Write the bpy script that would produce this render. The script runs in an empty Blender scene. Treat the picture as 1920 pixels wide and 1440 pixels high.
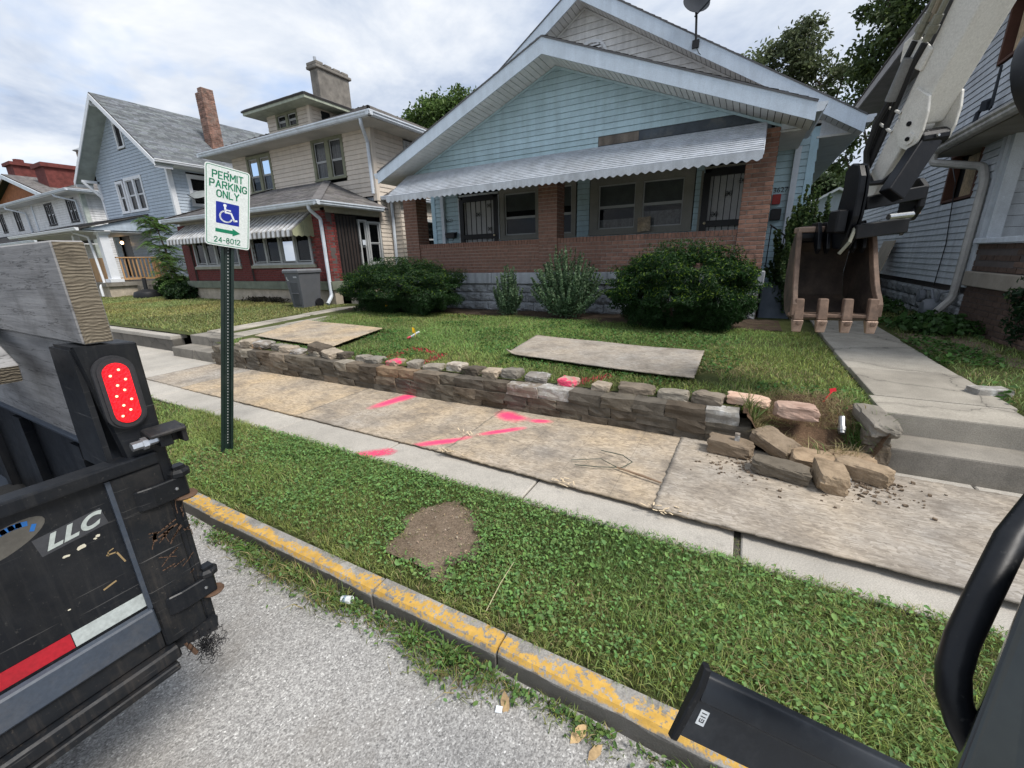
import bpy, bmesh, math, random
import numpy as np
from mathutils import Vector, Matrix
sc = bpy.context.scene
COL = sc.collection
rad = math.radians

# ---------------------------------------------------------------- camera
def cam_axes(yaw, pitch, roll):
    cy, sy = math.cos(yaw), math.sin(yaw)
    fw = Vector((-sy*math.cos(pitch), cy*math.cos(pitch), -math.sin(pitch)))
    rt = Vector((cy, sy, 0)); up = rt.cross(fw)
    r2 = rt*math.cos(roll)+up*math.sin(roll); u2 = -rt*math.sin(roll)+up*math.cos(roll)
    return r2, u2, -fw
cd = bpy.data.cameras.new('camera'); cam = bpy.data.objects.new('camera', cd); COL.objects.link(cam)
a_, b_, c_ = cam_axes(rad(28.93), rad(16.94), rad(-1.474))
m = Matrix((a_, b_, c_)).transposed().to_4x4(); m.translation = (0, 0, 1.55)
cam.matrix_world = m
cd.sensor_width = 36; cd.lens = 775/1920*36; cd.clip_start = 0.05; cd.clip_end = 600
sc.camera = cam

# ---------------------------------------------------------------- sky, sun, exposure
SUN_EL, SUN_AZ = rad(52), rad(65)      # bright cloud, sun behind it to the right
w = bpy.data.worlds.new("World"); sc.world = w; w.use_nodes = True
nt = w.node_tree; N = nt.nodes; L = nt.links
for n in list(N): N.remove(n)
out = N.new('ShaderNodeOutputWorld'); bg = N.new('ShaderNodeBackground'); bg.inputs[1].default_value = 0.105
sky = N.new('ShaderNodeTexSky'); sky.sky_type = 'NISHITA'; sky.sun_disc = False
sky.sun_elevation = SUN_EL; sky.sun_rotation = SUN_AZ; sky.air_density = 1.0; sky.dust_density = 1.5; sky.ozone_density = 2.0
tc = N.new('ShaderNodeTexCoord')
sep = N.new('ShaderNodeSeparateXYZ'); L.new(tc.outputs['Generated'], sep.inputs[0])
dv = N.new('ShaderNodeMath'); dv.operation = 'ADD'; dv.inputs[1].default_value = 0.25; L.new(sep.outputs[2], dv.inputs[0])
dm = N.new('ShaderNodeMath'); dm.operation = 'MAXIMUM'; dm.inputs[1].default_value = 0.08; L.new(dv.outputs[0], dm.inputs[0])
vd = N.new('ShaderNodeVectorMath'); vd.operation = 'DIVIDE'; L.new(tc.outputs['Generated'], vd.inputs[0])
cmb = N.new('ShaderNodeCombineXYZ')
for i in range(3): L.new(dm.outputs[0], cmb.inputs[i])
L.new(cmb.outputs[0], vd.inputs[1])
def wnoise(scale, detail, off, rough=.55):
    mp = N.new('ShaderNodeMapping'); mp.inputs['Location'].default_value = off; L.new(vd.outputs[0], mp.inputs[0])
    n = N.new('ShaderNodeTexNoise'); n.inputs['Scale'].default_value = scale; n.inputs['Detail'].default_value = detail
    n.inputs['Roughness'].default_value = rough; n.inputs['Distortion'].default_value = .25
    L.new(mp.outputs[0], n.inputs['Vector']); return n
def wramp(src, stops):
    r = N.new('ShaderNodeValToRGB'); e = r.color_ramp.elements
    e[0].position, e[0].color = stops[0][0], (*stops[0][1], 1); e[1].position, e[1].color = stops[1][0], (*stops[1][1], 1)
    for p, c in stops[2:]: k = e.new(p); k.color = (*c, 1)
    L.new(src, r.inputs[0]); return r
cover = wramp(wnoise(1.15, 5, (3.1, 1.7, .4)).outputs['Fac'], [(.33, (0, 0, 0)), (.47, (1, 1, 1))])
tone = wramp(wnoise(1.7, 6, (7.3, 2.2, 5.1), .6).outputs['Fac'], [(.36, (2.3, 2.75, 3.6)), (.48, (3.4, 3.75, 4.35)), (.64, (4.75, 4.9, 5.1))])
blue = N.new('ShaderNodeMix'); blue.data_type = 'RGBA'; blue.blend_type = 'MULTIPLY'; blue.inputs[0].default_value = 1
L.new(sky.outputs[0], blue.inputs[6]); blue.inputs[7].default_value = (1.35, 1.35, 1.35, 1)
haze = N.new('ShaderNodeMix'); haze.data_type = 'RGBA'; haze.inputs[0].default_value = .6
L.new(blue.outputs[2], haze.inputs[6]); haze.inputs[7].default_value = (1.9, 2.75, 4.4, 1)
mx = N.new('ShaderNodeMix'); mx.data_type = 'RGBA'
L.new(cover.outputs[0], mx.inputs[0]); L.new(haze.outputs[2], mx.inputs[6]); L.new(tone.outputs[0], mx.inputs[7])
L.new(mx.outputs[2], bg.inputs[0]); L.new(bg.outputs[0], out.inputs[0])
sl = bpy.data.lights.new('sun', 'SUN'); sl.energy = 2.1; sl.angle = rad(20); sl.color = (1, .95, .88)
sun = bpy.data.objects.new('sun', sl); COL.objects.link(sun)
sd = Vector((math.sin(SUN_AZ)*math.cos(SUN_EL), -math.cos(SUN_AZ)*math.cos(SUN_EL)*.35, math.sin(SUN_EL)))
sun.rotation_euler = sd.to_track_quat('Z', 'Y').to_euler(); sun.location = (10, -10, 30)
sc.view_settings.view_transform = 'Standard'; sc.view_settings.look = 'None'
sc.view_settings.exposure = 0.98; sc.view_settings.gamma = 1; sc.view_settings.use_curve_mapping = False
sc.render.engine = 'CYCLES'
try:
    sc.cycles.use_denoising = True; sc.cycles.denoiser = 'OPENIMAGEDENOISE'
except Exception: pass
sc.cycles.max_bounces = 6; sc.cycles.transparent_max_bounces = 12

# ---------------------------------------------------------------- materials
R = random.Random(7); NR = np.random.default_rng(7)
def hexc(h):   # sRGB hex -> linear
    v = [int(h[i:i+2], 16)/255 for i in (0, 2, 4)]
    return tuple(x/12.92 if x <= .04045 else ((x+.055)/1.055)**2.4 for x in v)
MATS = {}
class G:
    """tiny node-graph helper"""
    def __init__(s, name):
        s.m = bpy.data.materials.new(name); s.m.use_nodes = True; s.t = s.m.node_tree; s.n = s.t.nodes; s.l = s.t.links
        s.b = s.n['Principled BSDF']; s.g = s.n.new('ShaderNodeNewGeometry'); s.tc = s.n.new('ShaderNodeTexCoord')
        s.pos = s.g.outputs['Position']
    def map(s, scale=(1, 1, 1), rot=(0, 0, 0), loc=(0, 0, 0), src=None):
        q = s.n.new('ShaderNodeMapping'); q.inputs['Scale'].default_value = scale; q.inputs['Rotation'].default_value = rot
        q.inputs['Location'].default_value = loc; s.l.new(src or s.pos, q.inputs[0]); return q.outputs[0]
    def noise(s, scale, detail=4, rough=.55, src=None, dist=0):
        q = s.n.new('ShaderNodeTexNoise'); q.inputs['Scale'].default_value = scale; q.inputs['Detail'].default_value = detail
        q.inputs['Roughness'].default_value = rough; q.inputs['Distortion'].default_value = dist
        s.l.new(src or s.pos, q.inputs['Vector']); return q.outputs['Fac']
    def voro(s, scale, src=None, feature='F1', out='Color', rand=1):
        q = s.n.new('ShaderNodeTexVoronoi'); q.inputs['Scale'].default_value = scale; q.feature = feature
        q.inputs['Randomness'].default_value = rand; s.l.new(src or s.pos, q.inputs['Vector'])
        return q.outputs[out] if feature == 'F1' else q.outputs['Distance']
    def wave(s, scale, dist=4, detail=3, src=None, direction='X', kind='BANDS'):
        q = s.n.new('ShaderNodeTexWave'); q.wave_type = kind
        if kind == 'BANDS': q.bands_direction = direction
        q.inputs['Scale'].default_value = scale; q.inputs['Distortion'].default_value = dist; q.inputs['Detail'].default_value = detail
        s.l.new(src or s.pos, q.inputs['Vector']); return q.outputs['Fac']
    def ramp(s, src, stops, const=False):
        q = s.n.new('ShaderNodeValToRGB'); e = q.color_ramp.elements
        if const: q.color_ramp.interpolation = 'CONSTANT'
        def c4(c): return (c, c, c, 1) if not hasattr(c, '__len__') else (*c, 1)
        e[0].position, e[0].color = stops[0][0], c4(stops[0][1]); e[1].position, e[1].color = stops[1][0], c4(stops[1][1])
        for p, c in stops[2:]: k = e.new(p); k.color = c4(c)
        s.l.new(src, q.inputs[0]); return q.outputs[0]
    def mix(s, f, a, b, mode='MIX'):
        q = s.n.new('ShaderNodeMix'); q.data_type = 'RGBA'; q.blend_type = mode
        for i, v in ((0, f), (6, a), (7, b)):
            if hasattr(v, 'is_output') or isinstance(v, bpy.types.NodeSocket): s.l.new(v, q.inputs[i])
            elif i == 0: q.inputs[0].default_value = v
            else: q.inputs[i].default_value = (*v, 1) if hasattr(v, '__len__') else (v, v, v, 1)
        return q.outputs[2]
    def math(s, op, a, b=0):
        q = s.n.new('ShaderNodeMath'); q.operation = op
        for i, v in enumerate((a, b)):
            if isinstance(v, bpy.types.NodeSocket): s.l.new(v, q.inputs[i])
            else: q.inputs[i].default_value = v
        return q.outputs[0]
    def sep(s, src=None):
        q = s.n.new('ShaderNodeSeparateXYZ'); s.l.new(src or s.pos, q.inputs[0]); return q.outputs
    def orand(s):
        return s.n.new('ShaderNodeObjectInfo').outputs['Random']
    def attr(s, name='col'):
        q = s.n.new('ShaderNodeAttribute'); q.attribute_name = name; return q.outputs['Color']
    def bump(s, h, strength=.3, dist=.01):
        q = s.n.new('ShaderNodeBump'); q.inputs['Strength'].default_value = strength; q.inputs['Distance'].default_value = dist
        s.l.new(h, q.inputs['Height']); s.l.new(q.outputs[0], s.b.inputs['Normal'])
    def set(s, base=None, rough=None, metal=None, spec=None):
        for k, v in (('Base Color', base), ('Roughness', rough), ('Metallic', metal), ('Specular IOR Level', spec)):
            if v is None: continue
            if isinstance(v, bpy.types.NodeSocket): s.l.new(v, s.b.inputs[k])
            else: s.b.inputs[k].default_value = (*v, 1) if hasattr(v, '__len__') else v
        return s.m

def mat(name, base, rough=.7, var=.18, scale=4, bump=.15, bscale=60, bdist=.004, spec=.35, metal=0, dirt=None, dscale=2.2, damt=.6,
        orand=0, attr=False, streak=0, fine=.12):
    if name in MATS: return MATS[name]
    g = G(name)
    lo = tuple(c*(1-var) for c in base); hi = tuple(min(1, c*(1+var)) for c in base)
    c = g.ramp(g.noise(scale, 5, .6), [(.3, lo), (.7, hi)])
    if fine: c = g.mix(1, c, g.ramp(g.noise(bscale*1.7, 3), [(.3, 1-fine), (.7, 1+fine)]), 'MULTIPLY')
    if streak: c = g.mix(1, c, g.ramp(g.noise(1, 5, .6, g.map((9, 9, .7))), [(.35, 1-streak), (.6, 1)]), 'MULTIPLY')
    if orand: c = g.mix(1, c, g.ramp(g.orand(), [(0, 1-orand), (1, 1+orand)]), 'MULTIPLY')
    if attr: c = g.mix(1, c, g.attr(), 'MULTIPLY')
    if dirt:
        f = g.ramp(g.noise(dscale, 8, .68), [(.5, 0), (.5+.28, damt)])
        c = g.mix(f, c, dirt)
    if bump: g.bump(g.noise(bscale, 5, .6), bump, bdist)
    MATS[name] = g.set(c, rough, metal, spec); return MATS[name]

# ---------------------------------------------------------------- mesh builder
class MB:
    def __init__(s): s.v = []; s.f = []
    def add(s, vs, fs):
        o = len(s.v); s.v += [tuple(v) for v in vs]; s.f += [tuple(i+o for i in f) for f in fs]; return s
    def box(s, x0, x1, y0, y1, z0, z1):
        return s.add([(x0,y0,z0),(x1,y0,z0),(x1,y1,z0),(x0,y1,z0),(x0,y0,z1),(x1,y0,z1),(x1,y1,z1),(x0,y1,z1)],
                     [(0,3,2,1),(4,5,6,7),(0,1,5,4),(1,2,6,5),(2,3,7,6),(3,0,4,7)])
    def obox(s, c, hx, hy, hz):
        c, hx, hy, hz = map(Vector, (c, hx, hy, hz)); vs = []
        for k in (-1, 1):
            for a, b in ((-1,-1),(1,-1),(1,1),(-1,1)): vs.append(c+hx*a+hy*b+hz*k)
        return s.add(vs, [(0,3,2,1),(4,5,6,7),(0,1,5,4),(1,2,6,5),(2,3,7,6),(3,0,4,7)])
    def prism(s, poly, ext):
        e = Vector(ext); n = len(poly); p = [Vector(q) for q in poly]
        return s.add(p+[q+e for q in p], [tuple(range(n))[::-1], tuple(range(n, 2*n))]+[(i,(i+1)%n,n+(i+1)%n,n+i) for i in range(n)])
    def quad(s, a, b, c, d): return s.add([a,b,c,d], [(0,1,2,3)])
    def tube(s, pts, r, n=8, caps=True):
        pts = [Vector(p) for p in pts]; rs = r if hasattr(r, '__len__') else [r]*len(pts); rings = []
        t0 = (pts[1]-pts[0]).normalized(); u = t0.orthogonal().normalized()
        for i, p in enumerate(pts):
            t = (pts[min(i+1, len(pts)-1)]-pts[max(i-1, 0)]).normalized()
            u = (u-t*u.dot(t)).normalized(); w_ = t.cross(u)
            rings.append([p+(u*math.cos(2*math.pi*k/n)+w_*math.sin(2*math.pi*k/n))*rs[i] for k in range(n)])
        vs = [v for q in rings for v in q]; fs = []
        for i in range(len(pts)-1):
            for k in range(n): fs.append((i*n+k, i*n+(k+1)%n, (i+1)*n+(k+1)%n, (i+1)*n+k))
        if caps: fs += [tuple(range(n))[::-1], tuple(range((len(pts)-1)*n, len(pts)*n))]
        return s.add(vs, fs)
    def bar(s, p, q, w_, h, up=(0,0,1)):
        p, q, up = Vector(p), Vector(q), Vector(up); t = (q-p); c = (p+q)/2; t_ = t.normalized()
        a = t_.cross(up).normalized(); b = a.cross(t_)
        return s.obox(c, t/2, a*w_/2, b*h/2)
    def lathe(s, c, prof, n=16, axis=(0,0,1)):
        ax = Vector(axis).normalized(); u = ax.orthogonal().normalized(); w_ = ax.cross(u); c = Vector(c); vs = []; fs = []
        for r, h in prof:
            for k in range(n): vs.append(c+ax*h+(u*math.cos(2*math.pi*k/n)+w_*math.sin(2*math.pi*k/n))*r)
        for i in range(len(prof)-1):
            for k in range(n): fs.append((i*n+k, i*n+(k+1)%n, (i+1)*n+(k+1)%n, (i+1)*n+k))
        fs += [tuple(range(n))[::-1], tuple(range((len(prof)-1)*n, len(prof)*n))]
        return s.add(vs, fs)
def origin(o):
    v = Vector((0, 0, 0))
    while o is not None: v += Vector(o.location); o = o.parent
    return v
def link(name, me, material, parent=None, loc=None, label=None, kind=None):
    o = bpy.data.objects.new(name, me); COL.objects.link(o)
    if material is not None and not me.materials: me.materials.append(material)
    if parent is not None: o.parent = parent
    if loc is not None: o.location = Vector(loc)-(origin(parent) if parent is not None else Vector())
    if label: o['label'] = label
    if kind: o['kind'] = kind
    return o
def obj(name, mb, material, parent=None, label=None, kind=None, bevel=0, seg=1, smooth=False, fix=True, base=None):
    """one mesh object from world-space geometry; its origin is its thing's base (or base)"""
    off = origin(parent) if parent is not None else Vector(base or (0, 0, 0))
    me = bpy.data.meshes.new(name); me.from_pydata([tuple(Vector(v)-off) for v in mb.v], [], mb.f)
    if bevel or fix:
        bm = bmesh.new(); bm.from_mesh(me)
        if fix: bmesh.ops.recalc_face_normals(bm, faces=bm.faces)
        if bevel:
            es = [e for e in bm.edges if len(e.link_faces) == 2 and e.calc_face_angle(0) > .6]
            bmesh.ops.bevel(bm, geom=es, offset=bevel, segments=seg, profile=.6, affect='EDGES', clamp_overlap=True)
        bm.to_mesh(me); bm.free()
    if smooth:
        me.polygons.foreach_set('use_smooth', [True]*len(me.polygons))
        try: me.set_sharp_from_angle(angle=rad(40))
        except Exception: pass
    o = link(name, me, material, parent, None, label, kind)
    if parent is None: o.location = off
    return o
def thing(name, label, cat, loc=(0,0,0), group=None):
    o = bpy.data.objects.new(name, None); COL.objects.link(o); o.location = loc; o.empty_display_size = .2
    o['label'] = label; o['category'] = cat
    if group: o['group'] = group
    return o
def tag(o, label, cat, group=None, kind=None):
    o['label'] = label; o['category'] = cat
    if group: o['group'] = group
    if kind: o['kind'] = kind
    return o
def struct(name, mb, material, parent=None, label=None, **k):
    o = obj(name, mb, material, parent, **k)
    if parent is None: o['kind'] = 'structure'
    if label: o['label'] = label
    return o
def npmesh(name, V, F4=None, F3=None, col=None, material=None, parent=None, kind=None, base=(0,0,0)):
    """big mesh from numpy arrays; col is an (nverts,3) colour attribute"""
    off = np.array(origin(parent) if parent is not None else Vector(base))
    me = bpy.data.meshes.new(name); V = np.asarray(V, np.float32)-off.astype(np.float32)
    n4 = 0 if F4 is None else len(F4); n3 = 0 if F3 is None else len(F3)
    me.vertices.add(len(V)); me.vertices.foreach_set('co', V.ravel())
    idx = np.concatenate([np.asarray(x, np.int32).ravel() for x in (F4, F3) if x is not None and len(x)])
    me.loops.add(len(idx)); me.loops.foreach_set('vertex_index', idx)
    me.polygons.add(n4+n3)
    st = np.concatenate([np.arange(n4)*4, n4*4+np.arange(n3)*3]).astype(np.int32)
    me.polygons.foreach_set('loop_start', st)
    me.polygons.foreach_set('loop_total', np.concatenate([np.full(n4, 4), np.full(n3, 3)]).astype(np.int32))
    me.update(calc_edges=True); me.validate()
    if col is not None:
        at = me.attributes.new('col', 'FLOAT_COLOR', 'POINT')
        at.data.foreach_set('color', np.concatenate([col, np.ones((len(col), 1))], 1).astype(np.float32).ravel())
    o = link(name, me, material, parent, None, None, kind)
    if parent is None: o.location = Vector(base)
    return o
def text_mesh(s, size, extrude=0):
    cu = bpy.data.curves.new('t', 'FONT'); cu.body = s; cu.size = size; cu.extrude = extrude; cu.align_x = 'CENTER'; cu.align_y = 'CENTER'
    cu.resolution_u = 3; ob = bpy.data.objects.new('t', cu); COL.objects.link(ob); bpy.context.view_layer.update()
    me = bpy.data.meshes.new_from_object(ob.evaluated_get(bpy.context.evaluated_depsgraph_get()))
    bpy.data.objects.remove(ob); bpy.data.curves.remove(cu); return me
def text_part(name, s, size, o, ux, uy, material, parent, bold=0, extrude=.0006, sx=1, label=None):
    """lettering centred at world point o with right axis ux and up axis uy"""
    me = text_mesh(s, size, extrude); me.name = name
    ux, uy, o = Vector(ux).normalized(), Vector(uy).normalized(), Vector(o); uz = ux.cross(uy); off = origin(parent)
    for v in me.vertices: v.co = o+ux*v.co.x*sx+uy*v.co.y+uz*v.co.z-off
    return link(name, me, material, parent, None, label)
def lin(a, b, n): return [a+(b-a)*i/(n-1) for i in range(n)]
# ================================================================ ground materials
def leafmat(name, rough=.55, trans=.28, spec=.25):
    g = G(name); c = g.attr(); g.set(c, rough, None, spec)
    tr = g.n.new('ShaderNodeBsdfTranslucent'); g.l.new(c, tr.inputs[0])
    mx_ = g.n.new('ShaderNodeMixShader'); mx_.inputs[0].default_value = trans
    g.l.new(g.b.outputs[0], mx_.inputs[1]); g.l.new(tr.outputs[0], mx_.inputs[2])
    g.l.new(mx_.outputs[0], g.n['Material Output'].inputs[0]); return g.m
GRASS = leafmat('grass_blade'); LEAF = leafmat('leaf', .45, .4, .3)
def asphalt():
    g = G('asphalt')
    big = g.ramp(g.noise(1.1, 6, .6), [(.3, .82), (.7, 1.12)])
    v = g.ramp(g.voro(150), [(.0, (.17,.167,.16)), (.28, (.27,.262,.25)), (.6, (.345,.335,.32)), (.82, (.42,.41,.39)), (.94, (.62,.61,.585))])
    v2 = g.ramp(g.voro(230), [(.0, .6), (.5, 1), (.93, 1.35)])
    c = g.mix(1, g.mix(1, v, v2, 'MULTIPLY'), big, 'MULTIPLY')
    f = g.ramp(g.noise(2.6, 8, .7), [(.52, 0), (.72, .45)]); c = g.mix(f, c, (.20, .18, .155))
    yy = g.sep()[1]; edge = g.ramp(g.math('ADD', yy, g.math('MULTIPLY', g.noise(5, 8, .7), .42)), [(1.0, 0), (1.42, .75)])
    c = g.mix(edge, c, (.17, .15, .125))
    crk = g.ramp(g.voro(.55, g.map(src=None, scale=(1, 1.3, 1)), 'DISTANCE_TO_EDGE'), [(.0, .45), (.006, 1)])
    c = g.mix(.5, c, crk, 'MULTIPLY')
    g.bump(g.voro(115, out='Distance'), .5, .004); return g.set(c, .85, None, .3)
def concrete(name, base, groove=None, dark=.6):
    g = G(name)
    c = g.ramp(g.noise(1.6, 7, .65), [(.28, tuple(x*dark for x in base)), (.62, base)])
    c = g.mix(1, c, g.ramp(g.noise(140, 3), [(.3, .78), (.7, 1.18)]), 'MULTIPLY')
    f = g.ramp(g.noise(7, 8, .72), [(.56, 0), (.74, .5)]); c = g.mix(f, c, tuple(x*.5 for x in base))
    pit = g.ramp(g.voro(85, out='Distance'), [(.06, .55), (.16, 1)]); c = g.mix(.6, c, pit, 'MULTIPLY')
    c = g.mix(1, c, g.ramp(g.orand(), [(0, .88), (1, 1.1)]), 'MULTIPLY')
    h = g.noise(160, 4)
    if groove: h = g.math('ADD', h, g.math('MULTIPLY', g.wave(groove, .6, 2, direction='X'), 1.0))
    if not groove:      # hairline cracks, dark seepage along them
        wv = g.n.new('ShaderNodeVectorMath'); wv.operation = 'MULTIPLY_ADD'; nz = g.n.new('ShaderNodeTexNoise'); nz.inputs['Scale'].default_value = 3; nz.inputs['Detail'].default_value = 6; g.l.new(g.pos, nz.inputs['Vector'])
        g.l.new(nz.outputs['Color'], wv.inputs[0]); wv.inputs[1].default_value = (.5, .5, .5); g.l.new(g.pos, wv.inputs[2])
        e = g.voro(.9, wv.outputs[0], 'DISTANCE_TO_EDGE'); c = g.mix(.85, c, g.ramp(e, [(.0, .3), (.007, 1)]), 'MULTIPLY'); c = g.mix(.5, c, g.ramp(e, [(.0, .6), (.08, 1)]), 'MULTIPLY')
    g.bump(h, .35, .004); return g.set(c, .88, None, .25)
def kerb_mat():
    g = G('kerb_paint')
    conc = g.ramp(g.noise(5, 7, .65), [(.3, (.16, .15, .135)), (.65, (.36, .345, .32))])
    conc = g.mix(1, conc, g.ramp(g.noise(150, 3), [(.3, .75), (.7, 1.2)]), 'MULTIPLY')
    yel = g.ramp(g.noise(18, 5, .6), [(.3, (.44, .26, .055)), (.7, (.62, .38, .09))])
    x, y, z = g.sep()
    n = g.math('ADD', g.math('MULTIPLY', g.noise(7, 9, .8), .30), g.math('MULTIPLY', g.noise(1.3, 3), .08))
    e = g.math('SUBTRACT', g.math('ADD', 1.120+.245, 0), g.math('ADD', y, n))       # >0 near the road side of the top
    zz = g.math('ADD', z, g.math('MULTIPLY', g.noise(11, 6, .7), .05))
    f = g.math('MULTIPLY', g.ramp(e, [(.0, 0), (.012, 1)]), g.ramp(zz, [(-.0, 0), (.006, 1)]))
    chip = g.ramp(g.noise(38, 7, .7), [(.43, 0), (.48, 1)])
    f = g.math('MULTIPLY', f, chip)
    c = g.mix(f, conc, yel)
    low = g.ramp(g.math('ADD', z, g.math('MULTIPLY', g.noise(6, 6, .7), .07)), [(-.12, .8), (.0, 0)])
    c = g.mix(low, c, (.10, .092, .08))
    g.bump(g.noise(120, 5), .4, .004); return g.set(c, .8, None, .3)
def osb_mat(name, grey, warm=(.50, .37, .22)):
    g = G(name); lay = []
    for i, (r, sc_) in enumerate(((.12, 1.0), (-.28, .9), (.55, 1.15), (-.75, 1))):
        vv = g.voro(1, g.map((16*sc_, 74*sc_, 9), (0, 0, r), (i*3.1, i*1.7, 0)))
        lay.append(vv)
    sel1 = g.ramp(g.voro(30), [(.0, 0), (.5, 1)], True); sel2 = g.ramp(g.voro(21, g.map(loc=(5, 5, 0))), [(.0, 0), (.45, 1)], True)
    vv = g.mix(sel2, g.mix(sel1, lay[0], lay[1]), g.mix(sel1, lay[2], lay[3]))
    t = g.ramp(vv, [(.05, tuple(c*.62 for c in warm)), (.4, warm), (.8, tuple(min(1, c*1.25) for c in warm))])
    gr = g.ramp(vv, [(.05, (.235, .21, .18)), (.45, (.325, .298, .262)), (.85, (.40, .372, .335))])
    f = g.ramp(g.noise(1.3, 7, .62), [(.30, max(0, grey-.35)), (.68, min(1, grey+.3))])
    c = g.mix(f, t, gr)
    mud = g.ramp(g.noise(2.3, 9, .75), [(.47, 0), (.66, .8)]); c = g.mix(mud, c, (.165, .142, .118)); sp = g.ramp(g.noise(55, 4, .6), [(.60, 0), (.70, .6)]); c = g.mix(sp, c, (.12, .10, .085))
    grain = g.ramp(g.noise(1, 6, .7, g.map((14, 140, 14))), [(.3, .72), (.6, 1.08)]); c = g.mix(.8, c, grain, 'MULTIPLY')
    # nailing lines printed every 16 inches, faint
    x, y, z = g.sep()
    ln = g.ramp(g.math('ABSOLUTE', g.math('SUBTRACT', g.math('FRACT', g.math('MULTIPLY', x, 2.46)), .5)), [(.0, .62), (.012, 1)])
    c = g.mix(.75 if grey == .6 else 0, c, ln, 'MULTIPLY')
    pn = g.n.new('ShaderNodeAttribute'); pn.attribute_name = 'paint'
    pf = g.ramp(g.math('MULTIPLY', pn.outputs['Fac'], g.math('ADD', .2, g.math('MULTIPLY', g.noise(42, 9, .85), 1.7))), [(.28, 0), (1.0, .95)])
    c = g.mix(pf, c, (.86, .06, .17))
    g.bump(g.math('ADD', vv, grain), .3, .002); return g.set(c, .82, None, .2)
def stone_mat(name, lo, hi, pink=0, white=0):
    g = G(name)
    c = g.ramp(g.noise(7, 7, .68), [(.28, lo), (.7, hi)])
    c = g.mix(1, c, g.ramp(g.orand(), [(0, .72), (.5, 1.0), (1, 1.3)]), 'MULTIPLY')
    c = g.mix(.35, c, g.ramp(g.orand(), [(0, (.75, .55, .36)), (.35, (.5, .5, .5)), (.7, (.62, .58, .5)), (1, (.8, .62, .45))]), 'OVERLAY')
    f = g.ramp(g.noise(3.5, 8, .72), [(.54, 0), (.76, .6)]); c = g.mix(f, c, (.06, .055, .047))
    if white: c = g.mix(g.ramp(g.noise(9, 7, .7), [(.50, 0), (.62, .7)]), c, (.58, .58, .56))
    if pink: c = g.mix(g.ramp(g.noise(8, 6, .7), [(.49, 0), (.58, .9)]), c, (.88, .06, .17))
    g.bump(g.math('ADD', g.noise(24, 8, .7), g.math('MULTIPLY', g.noise(120, 4), .4)), .8, .012); return g.set(c, .88, None, .25)
def soil(name, lo, hi):
    g = G(name)
    c = g.ramp(g.noise(5, 9, .72), [(.3, lo), (.68, hi)])
    c = g.mix(1, c, g.ramp(g.noise(90, 6, .7), [(.3, .6), (.7, 1.35)]), 'MULTIPLY')
    g.bump(g.noise(60, 9, .75), .9, .02); return g.set(c, .95, None, .15)
ASPH = asphalt(); CONC = concrete('sidewalk_concrete', (.45, .42, .37), 55, .72); WALK = concrete('walk_concrete', (.42, .385, .325), None, .6)
STEP = concrete('step_concrete', (.30, .275, .235), None, .42); LOWC = concrete('dark_wall_concrete', (.16, .148, .13), None, .5); KERB = kerb_mat()
OSBG = osb_mat('osb_weathered', .95); OSBW = osb_mat('osb_fresh', .42); OSBM = osb_mat('osb_dirty', .60)
STONE = stone_mat('wall_stone', (.060, .053, .043), (.165, .145, .118)); STONEC = stone_mat('cap_stone', (.135, .122, .10), (.34, .31, .265))
STONEB = stone_mat('brown_stone', (.13, .098, .065), (.36, .28, .20)); STONEP = stone_mat('pink_sprayed_stone', (.22, .17, .14), (.42, .36, .30), pink=1)
STONEW = stone_mat('pale_stone', (.17, .16, .145), (.38, .365, .34), white=1); STONER = stone_mat('rosy_stone', (.34, .22, .17), (.62, .46, .38))
DIRT = soil('bare_dirt', (.13, .095, .065), (.29, .225, .165)); SOILG = soil('turf_soil', (.05, .06, .02), (.10, .115, .04)); MULCH = soil('mulch', (.045, .032, .024), (.12, .09, .065))
RED_SOIL = soil('dug_earth', (.08, .05, .032), (.21, .135, .085)); JOINT = mat('joint_dark', (.06, .055, .045), .95)

# ================================================================ value noise for planting
_lat = NR.random((64, 64))
def vn(x, y, s=1.0, o=0):
    x = np.asarray(x)*s+o*7.3+100; y = np.asarray(y)*s+o*3.1+100
    xi, yi = np.floor(x).astype(int), np.floor(y).astype(int); fx, fy = x-xi, y-yi
    fx, fy = fx*fx*(3-2*fx), fy*fy*(3-2*fy); g_ = lambda a, b: _lat[a % 64, b % 64]
    return (g_(xi, yi)*(1-fx)+g_(xi+1, yi)*fx)*(1-fy)+(g_(xi, yi+1)*(1-fx)+g_(xi+1, yi+1)*fx)*fy
def wally(x): return 3.57+.019*np.minimum(x, 0)
def lawnz(x, y):
    x = np.asarray(x, float); y = np.asarray(y, float)
    z = .325+.008*(y-3.7)+.03*(vn(x, y, .9)-.5)
    gx = np.clip((x-.16)/.14, 0, 1)*np.clip((1.02-x)/.1, 0, 1)
    t = np.clip((4.2-y)/.62, 0, 1); t = t*t*(3-2*t)
    z = z-.045*np.clip((x-.98)/.08, 0, 1)*np.clip((2.02-x)/.08, 0, 1)
    return z-gx*t*(.30+.10*(vn(x, y, 7, 3)-.5))
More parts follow.
